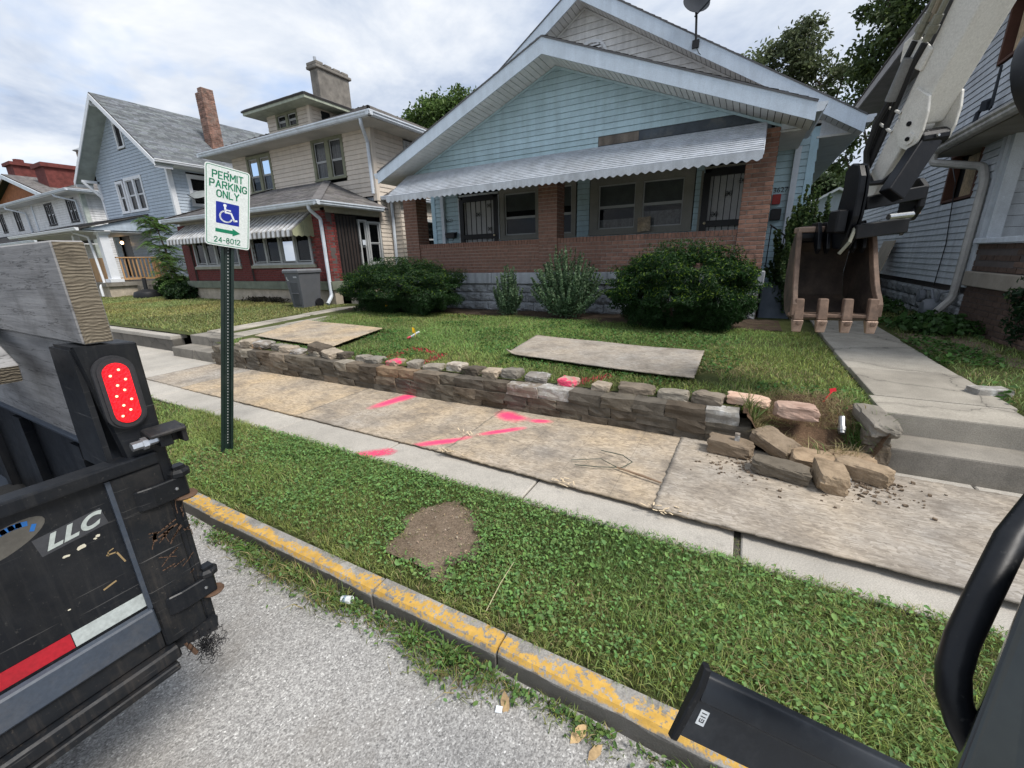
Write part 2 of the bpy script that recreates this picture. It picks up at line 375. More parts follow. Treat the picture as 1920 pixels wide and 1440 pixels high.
# ================================================================ the setting
struct('ground', MB().add([(-300,-200,-.19),(300,-200,-.19),(300,300,-.19),(-300,300,-.19)], [(0,1,2,3)]), SOILG)
struct('road', MB().add([(-90,-16,-.112),(60,-16,-.112),(60,1.12,-.112),(-90,1.12,-.112)], [(0,1,2,3)]), ASPH)
kerb = bpy.data.objects.new('kerb', None); COL.objects.link(kerb); kerb['kind'] = 'structure'
xs = [-60,-40,-30,-22,-16,-12,-9.2,-7.3,-5.6,-4.35,-2.9,-1.43,-.72,.55,1.9,3.4,6,12,30,50]
for i in range(len(xs)-1):
    a, b = xs[i]+.004, xs[i+1]-.004; n = max(2, int((b-a)/.25)) if b-a < 3 else 2; mb = MB()
    dy = R.uniform(-.012, .012) if -6 < a < 3 else 0; ring = []
    for k in range(n+1):
        x = a+(b-a)*k/n; j = R.uniform(-.006, .006)
        ring.append([(x,1.094+dy+j,-.2),(x,1.098+dy+j,-.028),(x,1.116+dy+j*.5,-.006),(x,1.195+dy,-.002),(x,1.195+dy,-.2)])
    vs = [v for r_ in ring for v in r_]; fs = [(k*5+q, k*5+(q+1) % 5, (k+1)*5+(q+1) % 5, (k+1)*5+q) for k in range(n) for q in range(5)]
    mb.add(vs, fs+[(0,1,2,3,4), tuple(n*5+q for q in (4,3,2,1,0))])
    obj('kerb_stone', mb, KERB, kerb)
# verge soil with a gentle crown
def heightgrid(name, x0, x1, y0, y1, dx, fz, material, keep=None, kind='structure'):
    nx, ny = max(2, int(round((x1-x0)/dx))+1), max(2, int(round((y1-y0)/dx))+1)
    X, Y = np.meshgrid(np.linspace(x0, x1, nx), np.linspace(y0, y1, ny)); Z = fz(X, Y)
    V = np.stack([X, Y, Z], -1).reshape(-1, 3); i = np.arange(ny-1)[:, None]*nx+np.arange(nx-1)[None]
    F = np.stack([i, i+1, i+nx+1, i+nx], -1).reshape(-1, 4)
    if keep is not None:
        c = V[F].mean(1); F = F[keep(c[:, 0], c[:, 1])]
    o = npmesh(name, V, F, material=material, kind=kind); o.data.polygons.foreach_set('use_smooth', [True]*len(o.data.polygons)); return o
def dirtd(x, y):   # bare patch on the verge (1 inside)
    u = (x+1.40)*.93+(y-1.60)*.35; v = -(x+1.40)*.35+(y-1.60)*.93
    d = np.sqrt((u/.24)**2+(v/.30)**2)+.45*(vn(x, y, 9, 2)-.5)+.3*(vn(x, y, 25, 4)-.5)
    return d
def dirtmask(x, y): return dirtd(x, y) < 1
heightgrid('verge', -60, 40, 1.195, 2.15, .45, lambda x, y: -.022+.02*(vn(x, y, 3)-.5)+0*x, SOILG)
dp = heightgrid('dirt_patch', -1.95, -.9, 1.28, 2.02, .03, lambda x, y: -.004+.022*(vn(x, y, 6)-.5)+.012*(vn(x, y, 22, 1)-.5), DIRT,
    keep=lambda x, y: dirtmask(x+.0, y)|dirtmask(x+.04, y)|dirtmask(x-.04, y))
# sidewalk slabs
side = bpy.data.objects.new('sidewalk', None); COL.objects.link(side); side['kind'] = 'structure'
xs = list(np.arange(-50, -7.6, 1.5))+[-7.5,-6.28,-5.02,-3.84,-2.52,-1.14,.13,1.53,2.95,4.4,5.9,7.4,10,20,40]
for i in range(len(xs)-1):
    a, b = xs[i]+(.03 if abs(xs[i]-.13) < .01 else .006), xs[i+1]-.006; t = R.uniform(-.004, .004)
    obj('slab', MB().box(a, b, 2.13+R.uniform(-.006, .006), 3.66 if a > -7.7 else 3.74, -.12, t), CONC, side, bevel=.008)
struct('sidewalk_bed', MB().box(-50, 40, 2.12, 3.75, -.14, -.016), JOINT)
# lawn sheets
def keepfront(x, y):
    return (y > wally(x)+.14) & ~((x > 1.03) & (x < 1.97) & (y < 4.02)) & ~((x < -7.6) & (x > -8.98) & (y < 3.9)) & ~((x < -8.9) & (y < 3.86))
heightgrid('lawn', -12, 8, 3.5, 10.4, .07, lawnz, SOILG, keepfront)
heightgrid('far_lawn', -70, -12, 3.85, 10.4, .6, lambda x, y: .325+.008*(y-3.7)+0*x, SOILG)
heightgrid('back_yard', -90, 60, 10.4, 90, 5, lambda x, y: .36+0*x, SOILG)
heightgrid('planting_bed', -9.3, .62, 7.35, 8.62, .06, lambda x, y: lawnz(x, y)+.012+.03*(vn(x, y, 8, 5)-.5), MULCH, keep=lambda x, y: y > 7.62+.35*(vn(x, 0, .9, 3)-.5)+.15*(vn(x, 0, 4)-.5)-.25*((x > -2.3)))
# right-hand walk with two steps
walk = bpy.data.objects.new('front_walk', None); COL.objects.link(walk); walk['kind'] = 'structure'
obj('step', MB().box(1.05, 2.02, 3.655, 4.0, -.1, .185), STEP, walk, bevel=.014, seg=2)
ys = [3.965, 4.42, 5.45, 6.35, 7.4, 8.6, 10.2, 12.5, 15, 18]
for i in range(len(ys)-1):
    a, b = ys[i]+(.005 if i else 0), ys[i+1]-.005; xw = .02*R.uniform(-1, 1); t = .352+.006*R.uniform(-1, 1)
    obj('walk_slab', MB().box(1.07+xw+.01*i, 1.93+xw+.01*i, a, b, (.03 if i == 0 else .2), t), WALK, walk, bevel=.012, seg=2)
# left-hand shared walk and its steps
walk2 = bpy.data.objects.new('side_walk', None); COL.objects.link(walk2); walk2['kind'] = 'structure'
for x0, x1 in ((-8.95, -8.2), (-8.19, -7.62)):
    obj('step', MB().box(x0, x1, 3.5, 3.86, -.1, .168+R.uniform(-.006, .006)), STEP, walk2, bevel=.014, seg=2)
for x0, x1 in ((-8.93, -8.22), (-8.21, -7.66)):
    obj('step', MB().box(x0, x1, 3.82, 4.12, .05, .33+R.uniform(-.006, .006)), STEP, walk2, bevel=.014, seg=2)
def skewslab(x0a, x1a, ya, x0b, x1b, yb, z): return MB().prism([(x0a,ya,z-.1),(x1a,ya,z-.1),(x1b,yb,z-.1),(x0b,yb,z-.1)], (0,0,.1))
for i in range(4):
    a, b = 4.125+i*1.2, 4.115+(i+1)*1.2; sh = lambda y: -.33*(y-4.1)*.83
    obj('walk_slab', skewslab(-8.95+sh(a)*.8, -8.46+sh(a)*.8, a, -8.95+sh(b)*.8, -8.46+sh(b)*.8, b, .36+R.uniform(-.008, .008)), WALK, walk2, bevel=.01)
    obj('walk_slab', skewslab(-8.2+sh(a)*.5, -7.7+sh(a)*.45, a, -8.2+sh(b)*.5, -7.7+sh(b)*.45, b, .352+R.uniform(-.008, .008)), WALK, walk2, bevel=.01)
# low concrete wall left of the steps
lw = thing('low_concrete_wall', 'low dark concrete kerb wall with pale coping along the left lawn', 'wall', (-11.5, 3.8, 0))
xs = [-40,-30,-24,-19,-15.6,-12.9,-10.6,-9.35]
for i in range(len(xs)-1):
    obj('wall_block', MB().box(xs[i]+.004, xs[i+1]-.004, 3.70, 3.9, -.05, .225), LOWC, lw, bevel=.01)
    obj('coping', MB().box(xs[i]+.005, xs[i+1]-.005, 3.68, 3.96, .226, .30+R.uniform(-.006, .006)), CONC, lw, bevel=.014, seg=2)
rk = lambda: None
# ---------------------------------------------------------------- rough stones
def rough_block(seed, n=(4, 3, 3), jit=.045, rnd=.13):
    """unit stone (1x1x1, origin at its middle): rounded, knocked-about block"""
    rr = random.Random(seed); bm = bmesh.new(); bmesh.ops.create_cube(bm, size=1)
    bmesh.ops.subdivide_edges(bm, edges=bm.edges[:], cuts=2, use_grid_fill=True)
    for v in bm.verts:
        c = Vector(v.co); k = sum(1 for q in c if abs(q) > .49)
        if k >= 2: c *= 1-rnd*(.22 if k == 2 else .34)
        c += Vector((rr.uniform(-1, 1)*jit*.6, rr.uniform(-1, 1)*jit, rr.uniform(-1, 1)*jit))
        v.co = c
    bmesh.ops.recalc_face_normals(bm, faces=bm.faces); me = bpy.data.meshes.new('stone'); bm.to_mesh(me); bm.free(); return me
ROCKS = [rough_block(i) for i in range(10)]
def chipped_block(seed):
    """finer hewn stone: rounded arrises, hollows and chips"""
    rr = np.random.default_rng(seed); bm = bmesh.new(); bmesh.ops.create_cube(bm, size=1); bmesh.ops.subdivide_edges(bm, edges=bm.edges[:], cuts=6, use_grid_fill=True)
    kk = rr.normal(size=(9, 3))*np.array([2.5, 2.5, 2.5])[None]; ph = rr.random(9)*6.28; am = rr.uniform(.006, .03, 9); k2 = rr.normal(size=(8, 3))*9; p2 = rr.random(8)*6.28
    for v in bm.verts:
        p = np.array(v.co); a = np.sort(np.abs(p))[::-1]; e = np.clip((a[1]-.28)/.22, 0, 1)
        p *= 1-.055*e**3-.05*np.clip((a[2]-.3)/.2, 0, 1)**2
        d = (am*np.sin(kk@p+ph)).sum()*.8+.009*np.sin(k2@p+p2).sum()+rr.uniform(-.022, .022)-(.10 if e > .8 and rr.random() < .22 else 0); p = p*(1+d); p[0] += .06*np.sin(4*p[1]+ph[0])*.6; v.co = p
    bmesh.ops.recalc_face_normals(bm, faces=bm.faces); me = bpy.data.meshes.new('stone'); bm.to_mesh(me); bm.free(); return me
HEWN = [chipped_block(i) for i in range(8)]
def rock(name, parent, c, size, material, rot=(0,0,0), k=None, label=None):
    me = ROCKS[R.randrange(len(ROCKS))] if k is None else HEWN[k % 8]
    key = (me.name, material.name)
    if key not in ROCKM: q = me.copy(); q.materials.append(material); ROCKM[key] = q
    o = link(name, ROCKM[key], None, parent, c, label); o.scale = size; o.rotation_euler = rot; return o
ROCKM = {}
wall = thing('stone_retaining_wall', 'low dry stone wall with uneven cap stones between the sidewalk and the lawn', 'wall', (-3.6, 3.6, 0))
# courses
x1 = .20
for ci, (z0, h) in enumerate(((0, .105), (.107, .10), (.209, .105))):
    x = -7.45+R.uniform(0, .12)
    end = x1-(.0, .0, .10)[ci]
    while x < end-.05:
        wd = min(R.uniform(.2, .38), end-x)
        if end-x-wd < .1: wd = end-x
        yy = float(wally(x+wd/2)); mt = STONE
        if ci == 2:
            mt = R.choice([STONE, STONE, STONE, STONE, STONE, STONEC])
            for px, mm in ((-3.25, STONEP), (-1.52, STONEP), (-1.86, STONEW), (-.05, STONEW), (-3.5, STONEB), (-1.6, STONEW)):
                if abs(x+wd/2-px) < wd/2+.01: mt = mm
        rock('stone', wall, (x+wd/2, yy+.10+R.uniform(-.012, .012), z0+h/2), (wd*1.035, .225, h*1.09), mt, (0, R.uniform(-.02, .02), R.uniform(-.03, .03)))
        x += wd
obj('mortar', MB().prism([(-7.4,float(wally(-7.4))+.03,0),(.1,3.60,0),(.1,3.76,0),(-7.4,float(wally(-7.4))+.2,0)], (0,0,.285)), mat('mortar_grey', (.13,.122,.11), .95, bump=.6, bscale=40), wall)
# cap stones, set back, with gaps
cx = -6.95
caps = []
pinkx = (-3.62, -1.28)
while cx < .42:
    wd = R.uniform(.17, .27) if cx < -1 else R.uniform(.24, .33)
    yy = float(wally(cx))+.19+R.uniform(-.015, .05)
    mt = R.choice([STONEC, STONEC, STONEC, STONEB, STONEC, STONE, STONEW])
    if any(abs(cx+wd/2-p) < .15 for p in pinkx): mt = STONEP
    if cx+wd > .25: mt = STONER
    elif cx > -.45: mt = STONEC
    rock('stone', wall, (cx+wd/2, yy, .35+R.uniform(-.02, .02)), (wd*.98, R.uniform(.15, .2), R.uniform(.07, .115)), mt, (R.uniform(-.06, .06), R.uniform(-.06, .06), R.uniform(-.12, .12)), R.randrange(8))
    cx += wd+R.choice([.01, .015, .03, .07, .12, .16])
for (x, y, z, s, rz, ry, mt) in ((-5.05, 3.66, .415, (.26,.19,.11), .3, .25, STONE), (-4.78, 3.64, .37, (.24,.2,.09), -.2, .1, STONEC), (-6.3, 3.64, .39, (.28,.2,.08), .3, .1, STONEW), (-6.62, 3.62, .385, (.26,.2,.12), .1, 0, STONEC)):
    rock('stone', wall, (x, y, z), s, mt, (.1, ry, rz), R.randrange(8))
# end pillar stones by the steps
pier = thing('stone_pier', 'grey stone pier with a slanting cap beside the concrete steps', 'pier', (1.0, 3.7, 0))
rock('stone', pier, (.99, 3.72, .1), (.14, .24, .25), STONE, (0, .02, .06), 3); rock('stone', pier, (.985, 3.73, .235), (.15, .25, .09), STONE, (0, 0, -.05), 5)
rock('cap_stone', pier, (.985, 3.80, .325), (.165, .44, .10), STONEC, (.05, -.02, .10), 6)
# fallen stones: one thing each
for (lab, c, s, rot, mt, k) in (
    ('brown block stone lying alone on the plywood by the wall end', (.06, 3.36, .062), (.31,.16,.12), (.05,.03,-.12), STONEB, 1),
    ('long flat grey-brown stone lying in front of the dirt gap', (.385, 3.13, .055), (.35,.17,.105), (0,.02,-.2), STONE, 2),
    ('stubby brown stone lying end on between two longer ones', (.655, 3.12, .068), (.17,.27,.13), (.03,.1,.12), STONEB, 4),
    ('brown block stone lying next to the foot of the stone pier', (.865, 3.31, .062), (.30,.15,.125), (.02,.05,-.28), STONEB, 0),
    ('tilted brown stone slumped against the broken wall end', (.36, 3.50, .125), (.30,.17,.12), (.35,.32,-.55), STONEB, 7),
    ('flat rusty stone half buried in the dug earth', (.60, 3.40, .05), (.30,.2,.09), (.1,.1,.2), STONEB, 8),
    ('dark brown stone tucked behind the block by the pier', (.84, 3.50, .06), (.26,.16,.12), (.1,.0,.1), STONEB, 9)):
    o = rock('fallen_stone', None, (c[0], c[1], c[2]+(.05 if c[1] < 3.42 else .02)), s, mt, rot, k); tag(o, lab, 'stone', 'stones fallen from the wall')
for (lab, c, s) in (('thumb sized pale mortar lump standing on the lone brown stone', (.10, 3.37, .195), (.035,.035,.06)),
                    ('small white mortar crumb between the fallen stones', (.755, 3.2, .075), (.05,.05,.05)),
                    ('small grey mortar crumb under the tilted stone', (.50, 3.33, .08), (.06,.05,.05))):
    tag(rock('mortar_lump', None, c, s, STONEW), lab, 'rubble')
tag(rock('field_stone', None, (1.93, 4.83, .36), (.26, .14, .09), STONEW, (0,0,.3)), 'flat pale stone lying in the grass right of the walk', 'stone')
tag(rock('field_stone', None, (2.0, 4.05, .35), (.12, .2, .14), STONEW, (0,0,.1)), 'whitish stone at the right edge of the top step', 'stone')
# crumbs of earth and mortar shaken off the stones
cr_m = MB()
for _ in range(700):
    x = R.choice([R.gauss(.55, .28), R.gauss(.3, .2), R.gauss(.8, .16)]); y = 3.32-abs(R.gauss(0, .17)) if R.random() < .8 else R.gauss(3.35, .08)
    if not (-.2 < x < 1.3 and 2.6 < y < 3.52): continue
    s_ = R.choice([.002, .003, .004, .005, .007, .010]); cr_m.obox((x, y, .056+s_*.4), (s_, R.uniform(-.3,.3)*s_, R.uniform(-.3,.3)*s_), (R.uniform(-.4,.4)*s_, s_*.8, 0), (0, R.uniform(-.3,.3)*s_, s_*.6))
tag(obj('earth_crumbs', cr_m, DIRT, fix=False), 'loose earth crumbs scattered on the plywood round the fallen stones', 'crumbs', kind='stuff')
# dug earth
heightgrid('dirt_mound', .12, 1.02, 3.40, 4.25, .03, lambda x, y: np.maximum(lawnz(x, y)+.015+.06*(vn(x, y, 8, 6)-.5)+.03*(vn(x, y, 20, 8)-.5)+.06*np.exp(-((x-.55)**2+(y-3.78)**2)/.02), -.02), RED_SOIL,
    keep=lambda x, y: (y > 3.47+.06*np.sin(x*9)) & (np.hypot((x-.58)/.47, (y-3.75)/.48) < 1))
pp = thing('pipe_stub', 'short grey pipe stub sticking out of the dug earth', 'pipe', (.80, 3.78, .16))
obj('pipe', MB().tube([(.80,3.86,.30),(.80,3.76,.20)], .022, 10), mat('galvanised', (.35,.36,.37), .4, metal=.8), pp); obj('collar', MB().tube([(.80,3.80,.24),(.80,3.775,.215)], .028, 10), MATS['galvanised'], pp)

# ---------------------------------------------------------------- plywood sheets
def seg_d(P, a, b):
    a, b = np.array(a), np.array(b); t = np.clip(((P-a)@(b-a))/((b-a)@(b-a)), 0, 1); return np.linalg.norm(P-(a+t[:, None]*(b-a)), axis=1), t
STROKES = [((-3.40,2.98),(-3.30,3.52),.085),((-3.36,3.2),(-3.28,3.56),.1),((-2.34,2.44),(-1.98,2.76),.055),((-1.93,2.85),(-1.63,3.16),.045),
           ((-2.02,3.42),(-1.80,3.30),.11),((-1.95,3.34),(-1.72,3.36),.08),((-1.66,3.34),(-1.47,3.40),.05)]
def osb(label, corners, z, material, cat='board', th=.012, res=.03, warp=.004, group=None, curl=None):
    c = [np.array(q, float) for q in corners]                      # near-left, near-right, far-right, far-left
    nx = int(np.linalg.norm(c[1]-c[0])/res); ny = int(np.linalg.norm(c[3]-c[0])/res)
    U, V_ = np.meshgrid(np.linspace(0, 1, nx+1), np.linspace(0, 1, ny+1)); U, V_ = U.ravel()[:, None], V_.ravel()[:, None]
    P = (c[0]*(1-U)+c[1]*U)*(1-V_)+(c[3]*(1-U)+c[2]*U)*V_
    edge = np.minimum(np.minimum(U, 1-U)*nx, np.minimum(V_, 1-V_)*ny).ravel() < .5
    P = P+(edge[:, None])*(NR.random((len(P), 2))-.5)*.012
    zz = (z(P[:, 0], P[:, 1]) if callable(z) else z)+warp*(vn(P[:, 0], P[:, 1], 2.2, 5)-.3)*2
    if curl: zz = zz+curl*np.clip(1-np.linalg.norm(P-c[0], axis=1)/.16, 0, 1)**2
    n = len(P); T = np.column_stack([P, zz+th]); B = np.column_stack([P, zz])
    i = (np.arange(ny)[:, None]*(nx+1)+np.arange(nx)[None]).ravel(); F = np.stack([i, i+1, i+nx+2, i+nx+1], 1)
    rim = list(range(nx))+[k*(nx+1)+nx for k in range(ny)]+[ny*(nx+1)+k for k in range(nx, 0, -1)]+[k*(nx+1) for k in range(ny, 0, -1)]
    rim = np.array(rim); rn = np.roll(rim, -1); S = np.stack([rim+n, rn+n, rn, rim], 1)
    o = npmesh('plywood_sheet', np.concatenate([T, B]), np.concatenate([F, F[:, ::-1]+n, S]), material=material, base=(*P.mean(0), 0))
    pv = np.zeros(2*n)
    for a, b, r_ in STROKES:
        d, t = seg_d(P, a, b); pv[:n] = np.maximum(pv[:n], np.clip(1.25-.85*d/r_, 0, 1)*(.35+.75*np.sin(np.clip(t,.02,.98)*3.1)**.6))
    at = o.data.attributes.new('paint', 'FLOAT', 'POINT'); at.data.foreach_set('value', pv.astype(np.float32))
    return tag(o, label, cat, group)
GP = 'plywood sheets laid along the sidewalk'
osb('short grey plywood piece at the far left end of the sidewalk run', [(-7.45,2.50),(-6.36,2.49),(-6.36,3.50),(-7.5,3.52)], .004, OSBG, group=GP)
osb('yellowish newer plywood sheet on the sidewalk behind the sign post', [(-6.39,2.48),(-3.92,2.475),(-3.9,3.56),(-6.42,3.47)], .006, OSBW, group=GP)
osb('greyed plywood sheet with one fat pink stroke at its left end', [(-3.97,2.47),(-1.72,2.45),(-1.75,3.58),(-3.99,3.52)], .012, OSBM, group=GP, warp=.002)
osb('tan plywood sheet with long pink strokes and splintered near edge', [(-2.02,2.425),(.12,2.36),(.12,3.55),(-2.06,3.56)], .026, OSBM, group=GP, warp=.002, curl=.02)
osb('dirty brown plywood sheet under the fallen stones nearest the camera', [(-.33,2.355),(2.11,2.31),(2.06,3.45),(-.31,3.53)], .041, OSBG, group=GP, warp=.002)
osb('rectangular weathered plywood sheet lying on the blue house lawn', [(-2.54,4.46),(-.31,4.19),(-.32,5.45),(-2.70,5.72)], lambda x, y: lawnz(x, y)+.06, OSBG, curl=.06)
osb('light tan plywood sheet on the lawn next to the left walk', [(-7.22,4.03),(-5.10,3.88),(-5.62,5.40),(-8.05,5.62)], lambda x, y: lawnz(x, y)+.055, OSBW)
# pink marking paint on the bare concrete strip
def paintmat():
    g = G('marking_paint'); g.set((.86, .06, .17), .8); t = g.n.new('ShaderNodeBsdfTransparent'); m_ = g.n.new('ShaderNodeMixShader')
    f = g.math('MULTIPLY', g.ramp(g.noise(38, 8, .8), [(.34, 0), (.56, 1)]), g.attr('fade')); g.l.new(f, m_.inputs[0]); g.l.new(t.outputs[0], m_.inputs[1]); g.l.new(g.b.outputs[0], m_.inputs[2]); g.l.new(m_.outputs[0], g.n['Material Output'].inputs[0]); return g.m
PAINT = paintmat(); X_, Y_ = np.meshgrid(np.linspace(-2.72, -2.40, 30), np.linspace(2.13, 2.34, 20)); ii = (np.arange(19)[:, None]*30+np.arange(29)[None]).ravel()
pmk = npmesh('paint_mark', np.stack([X_, Y_, 0*X_+.0065], -1).reshape(-1, 3), np.stack([ii, ii+1, ii+31, ii+30], 1), material=PAINT, parent=side)
d_, t_2 = seg_d(np.stack([X_.ravel(), Y_.ravel()], 1), (-2.64, 2.13), (-2.48, 2.28)); f_ = np.clip(1.3-d_/.07, 0, 1)
pmk.data.attributes.new('fade', 'FLOAT', 'POINT').data.foreach_set('value', f_.astype(np.float32))
# splinters at plywood edges
sp = MB()
for cx_, cy_, n_ in ((-1.98,2.43,26),(-.95,2.39,14),(-.3,2.36,18),(-2.0,2.8,10)):
    for _ in range(n_):
        a = R.uniform(0, 6.3); l_ = R.uniform(.015, .05); p = Vector((cx_+R.gauss(0,.07), cy_+R.gauss(0,.02), .045+R.uniform(0,.02)))
        sp.bar(p, p+Vector((math.cos(a)*l_, math.sin(a)*l_*.5, R.uniform(-.01,.02))), .008, .002)
tag(obj('wood_splinters', sp, mat('splinter', (.62,.5,.34), .8)), 'pale wood splinters torn from the plywood edges', 'splinters', kind='stuff')
wr = thing('wire_tangle', 'thin dark wire bent in a loop on the tan plywood', 'wire', (-.7,2.75,.05))
obj('wire', MB().tube([(-.95,2.66,.056),(-.78,2.70,.058),(-.62,2.76,.062),(-.57,2.86,.07),(-.66,2.93,.075),(-.84,2.97,.06)], .0035, 6), mat('wire_green', (.05,.07,.05), .5), wr)
obj('wire', MB().tube([(-1.0,2.72,.056),(-.8,2.83,.06),(-.68,2.76,.06),(-.6,2.74,.058)], .003, 6), MATS['wire_green'], wr)
tag(obj('twig', MB().tube([(-.66,2.75,.06),(-.48,2.70,.064),(-.33,2.665,.06)], [.006,.008,.006], 6), mat('twig', (.25,.17,.11), .9)), 'thin brown twig lying across the tan plywood', 'twig')
# ================================================================ building kit
class FR:
    """wall frame: a along the wall, z up, d outwards"""
    def __init__(s, o, u, n): s.o, s.u, s.n = Vector(o), Vector(u), Vector(n)
    def p(s, a, z, d=0): return s.o+s.u*a+s.n*d+Vector((0, 0, z))
    def box(s, mb, a0, a1, z0, z1, d0, d1):
        return mb.add([s.p(a0,z0,d0),s.p(a1,z0,d0),s.p(a1,z0,d1),s.p(a0,z0,d1),s.p(a0,z1,d0),s.p(a1,z1,d0),s.p(a1,z1,d1),s.p(a0,z1,d1)],
                      [(0,3,2,1),(4,5,6,7),(0,1,5,4),(1,2,6,5),(2,3,7,6),(3,0,4,7)])
def front(y): return FR((0, y, 0), (1, 0, 0), (0, -1, 0))
def rightw(x): return FR((x, 0, 0), (0, 1, 0), (1, 0, 0))
def leftw(x): return FR((x, 0, 0), (0, 1, 0), (-1, 0, 0))
def glass():
    g = G('window_glass'); t = g.n.new('ShaderNodeBsdfTransparent'); t.inputs[0].default_value = (.70,.72,.72,1)
    gl = g.n.new('ShaderNodeBsdfGlossy'); gl.inputs['Roughness'].default_value = .03
    fr = g.n.new('ShaderNodeFresnel'); fr.inputs[0].default_value = 1.32
    m_ = g.n.new('ShaderNodeMixShader'); g.l.new(fr.outputs[0], m_.inputs[0]); g.l.new(t.outputs[0], m_.inputs[1]); g.l.new(gl.outputs[0], m_.inputs[2])
    g.l.new(m_.outputs[0], g.n['Material Output'].inputs[0]); return g.m
GLASS = glass()
DARK = mat('dark_interior', (.012,.012,.014), .9, bump=0, fine=0); CURT = mat('curtain', (.27,.27,.28), .9, scale=20, var=.25, streak=.35, bump=0)
BLIND = mat('window_blind', (.16,.17,.17), .8, bump=0)
W_TRIM = mat('white_trim', (.62,.67,.73), .5, var=.07, dirt=(.30,.30,.29), damt=.45, streak=.12, bump=.05)
W_SOF = mat('soffit_white', (.64,.645,.64), .6, var=.08, dirt=(.25,.24,.22), damt=.35, bump=.05)
S_TEAL = mat('teal_siding', (.43,.575,.635), .5, var=.07, streak=.14, orand=.05, dirt=(.20,.30,.31), damt=.4, bump=.06)
S_WHITE = mat('white_siding', (.70,.70,.70), .55, var=.08, streak=.2, orand=.05, dirt=(.32,.31,.28), damt=.5, bump=.06)
S_BEIGE = mat('beige_siding', (.60,.53,.45), .55, var=.06, streak=.1, orand=.04, dirt=(.36,.31,.26), damt=.35, bump=.05)
S_GREY = mat('grey_blue_siding', (.42,.485,.56), .55, var=.06, streak=.12, orand=.05, dirt=(.29,.33,.37), damt=.35, bump=.05)
S_SLATE = mat('slate_siding', (.54,.58,.62), .5, var=.07, streak=.2, orand=.05, dirt=(.2,.22,.25), damt=.5, bump=.06)
BRICKM = mat('brown_brick', (.25,.135,.098), .85, var=.3, scale=16, orand=.25, bump=.6, bscale=90, dirt=(.15,.10,.08), damt=.5)
BRICKR = mat('red_brick', (.175,.035,.032), .8, var=.3, scale=16, orand=.4, bump=.6, bscale=90, dirt=(.07,.03,.03), damt=.5)
BRICKD = mat('dark_brick', (.13,.085,.065), .88, var=.3, scale=16, orand=.4, bump=.6, bscale=90, dirt=(.06,.05,.045), damt=.5)
MORT = mat('mortar', (.34,.305,.275), .95, bump=.5, bscale=80, dirt=(.12,.11,.1)); MORTD = mat('mortar_dark', (.10,.085,.08), .95, bump=.5, bscale=80)
LEDGE = mat('ledge_concrete', (.40,.42,.44), .85, var=.15, streak=.35, bump=.3, dirt=(.17,.17,.17)); BLOCKM = mat('rockface_block', (.33,.345,.36), .9, var=.25, scale=9, bump=1, bscale=22, bdist=.03, orand=.15, dirt=(.14,.14,.13))
SLATEC = mat('slate_painted_concrete', (.09,.11,.14), .8, var=.25, bump=.4, dirt=(.2,.2,.2)); OLIVE = mat('olive_trim', (.19,.195,.13), .6, var=.15, dirt=(.09,.09,.06))
ROOFM = mat('shingle', (.15,.142,.14), .92, var=.22, scale=12, bump=.7, bscale=170, attr=True, dirt=(.07,.066,.062), damt=.5)
ROOFG = mat('shingle_grey', (.155,.17,.185), .92, var=.22, scale=12, bump=.7, bscale=170, attr=True, dirt=(.08,.085,.09), damt=.4)
ROOFD = mat('roof_deck', (.06,.058,.056), .95); ALU = mat('awning_aluminium', (.47,.50,.54), .45, var=.12, streak=.2, dirt=(.25,.25,.25), damt=.5, bump=.04, spec=.5)
BLACKI = mat('black_iron', (.012,.012,.014), .45, bump=.1); STUCCO = mat('stucco', (.44,.38,.30), .95, var=.2, bump=.8, bscale=25, dirt=(.2,.17,.13)); GREENC = mat('green_grey_ledge', (.17,.19,.145), .85, var=.2, dirt=(.09,.09,.07))
SHEATH = mat('bare_sheathing', (.17,.145,.125), .9, var=.35, scale=5, streak=.3, dirt=(.05,.055,.065), damt=.8); TARP = mat('dark_underlay', (.07,.085,.105), .7, var=.3, dirt=(.3,.28,.22), damt=.5)
COFF = mat('white_frame', (.68,.70,.73), .5, var=.05, bump=.03); TAUPE = mat('taupe_trim', (.23,.225,.20), .6, var=.1); STEELG = mat('storm_grey', (.40,.41,.41), .5, var=.08)

def siding(parent, F, z0, z1, e, lf, rf, material, holes=(), th=.02, d0=0, name='siding_board', gap=.005):  # gap bares the near-black core, a built-in shade line between boards
    n = max(1, int(round((z1-z0)/e))); e = (z1-z0)/n
    lf = lf if callable(lf) else (lambda z, v=lf: v); rf = rf if callable(rf) else (lambda z, v=rf: v)
    for i in range(n):
        a, b = z0+i*e, z0+(i+1)*e-gap; seg = [(None, None)]
        iv = sorted((h[0], h[1]) for h in holes if min(b, h[3])-max(a, h[2]) > .35*e)
        cuts = []; cur = None
        for h0, h1 in iv: cuts.append((cur, h0)); cur = h1
        cuts.append((cur, None))
        for l_, r_ in cuts:
            lb, lt = (l_, l_) if l_ is not None else (lf(a), lf(b)); rb, rt = (r_, r_) if r_ is not None else (rf(a), rf(b))
            if rb-lb < .03 and rt-lt < .03: continue
            if rt < lt: rt = lt = (rt+lt)/2
            mb = MB().add([F.p(lb,a,d0-.012),F.p(rb,a,d0-.012),F.p(rb,a,d0+th),F.p(lb,a,d0+th),F.p(lt,b,d0-.012),F.p(rt,b,d0-.012),F.p(rt,b,d0+.003),F.p(lt,b,d0+.003)],
                          [(0,3,2,1),(4,5,6,7),(0,1,5,4),(1,2,6,5),(2,3,7,6),(3,0,4,7)])
            obj(name, mb, material, parent)
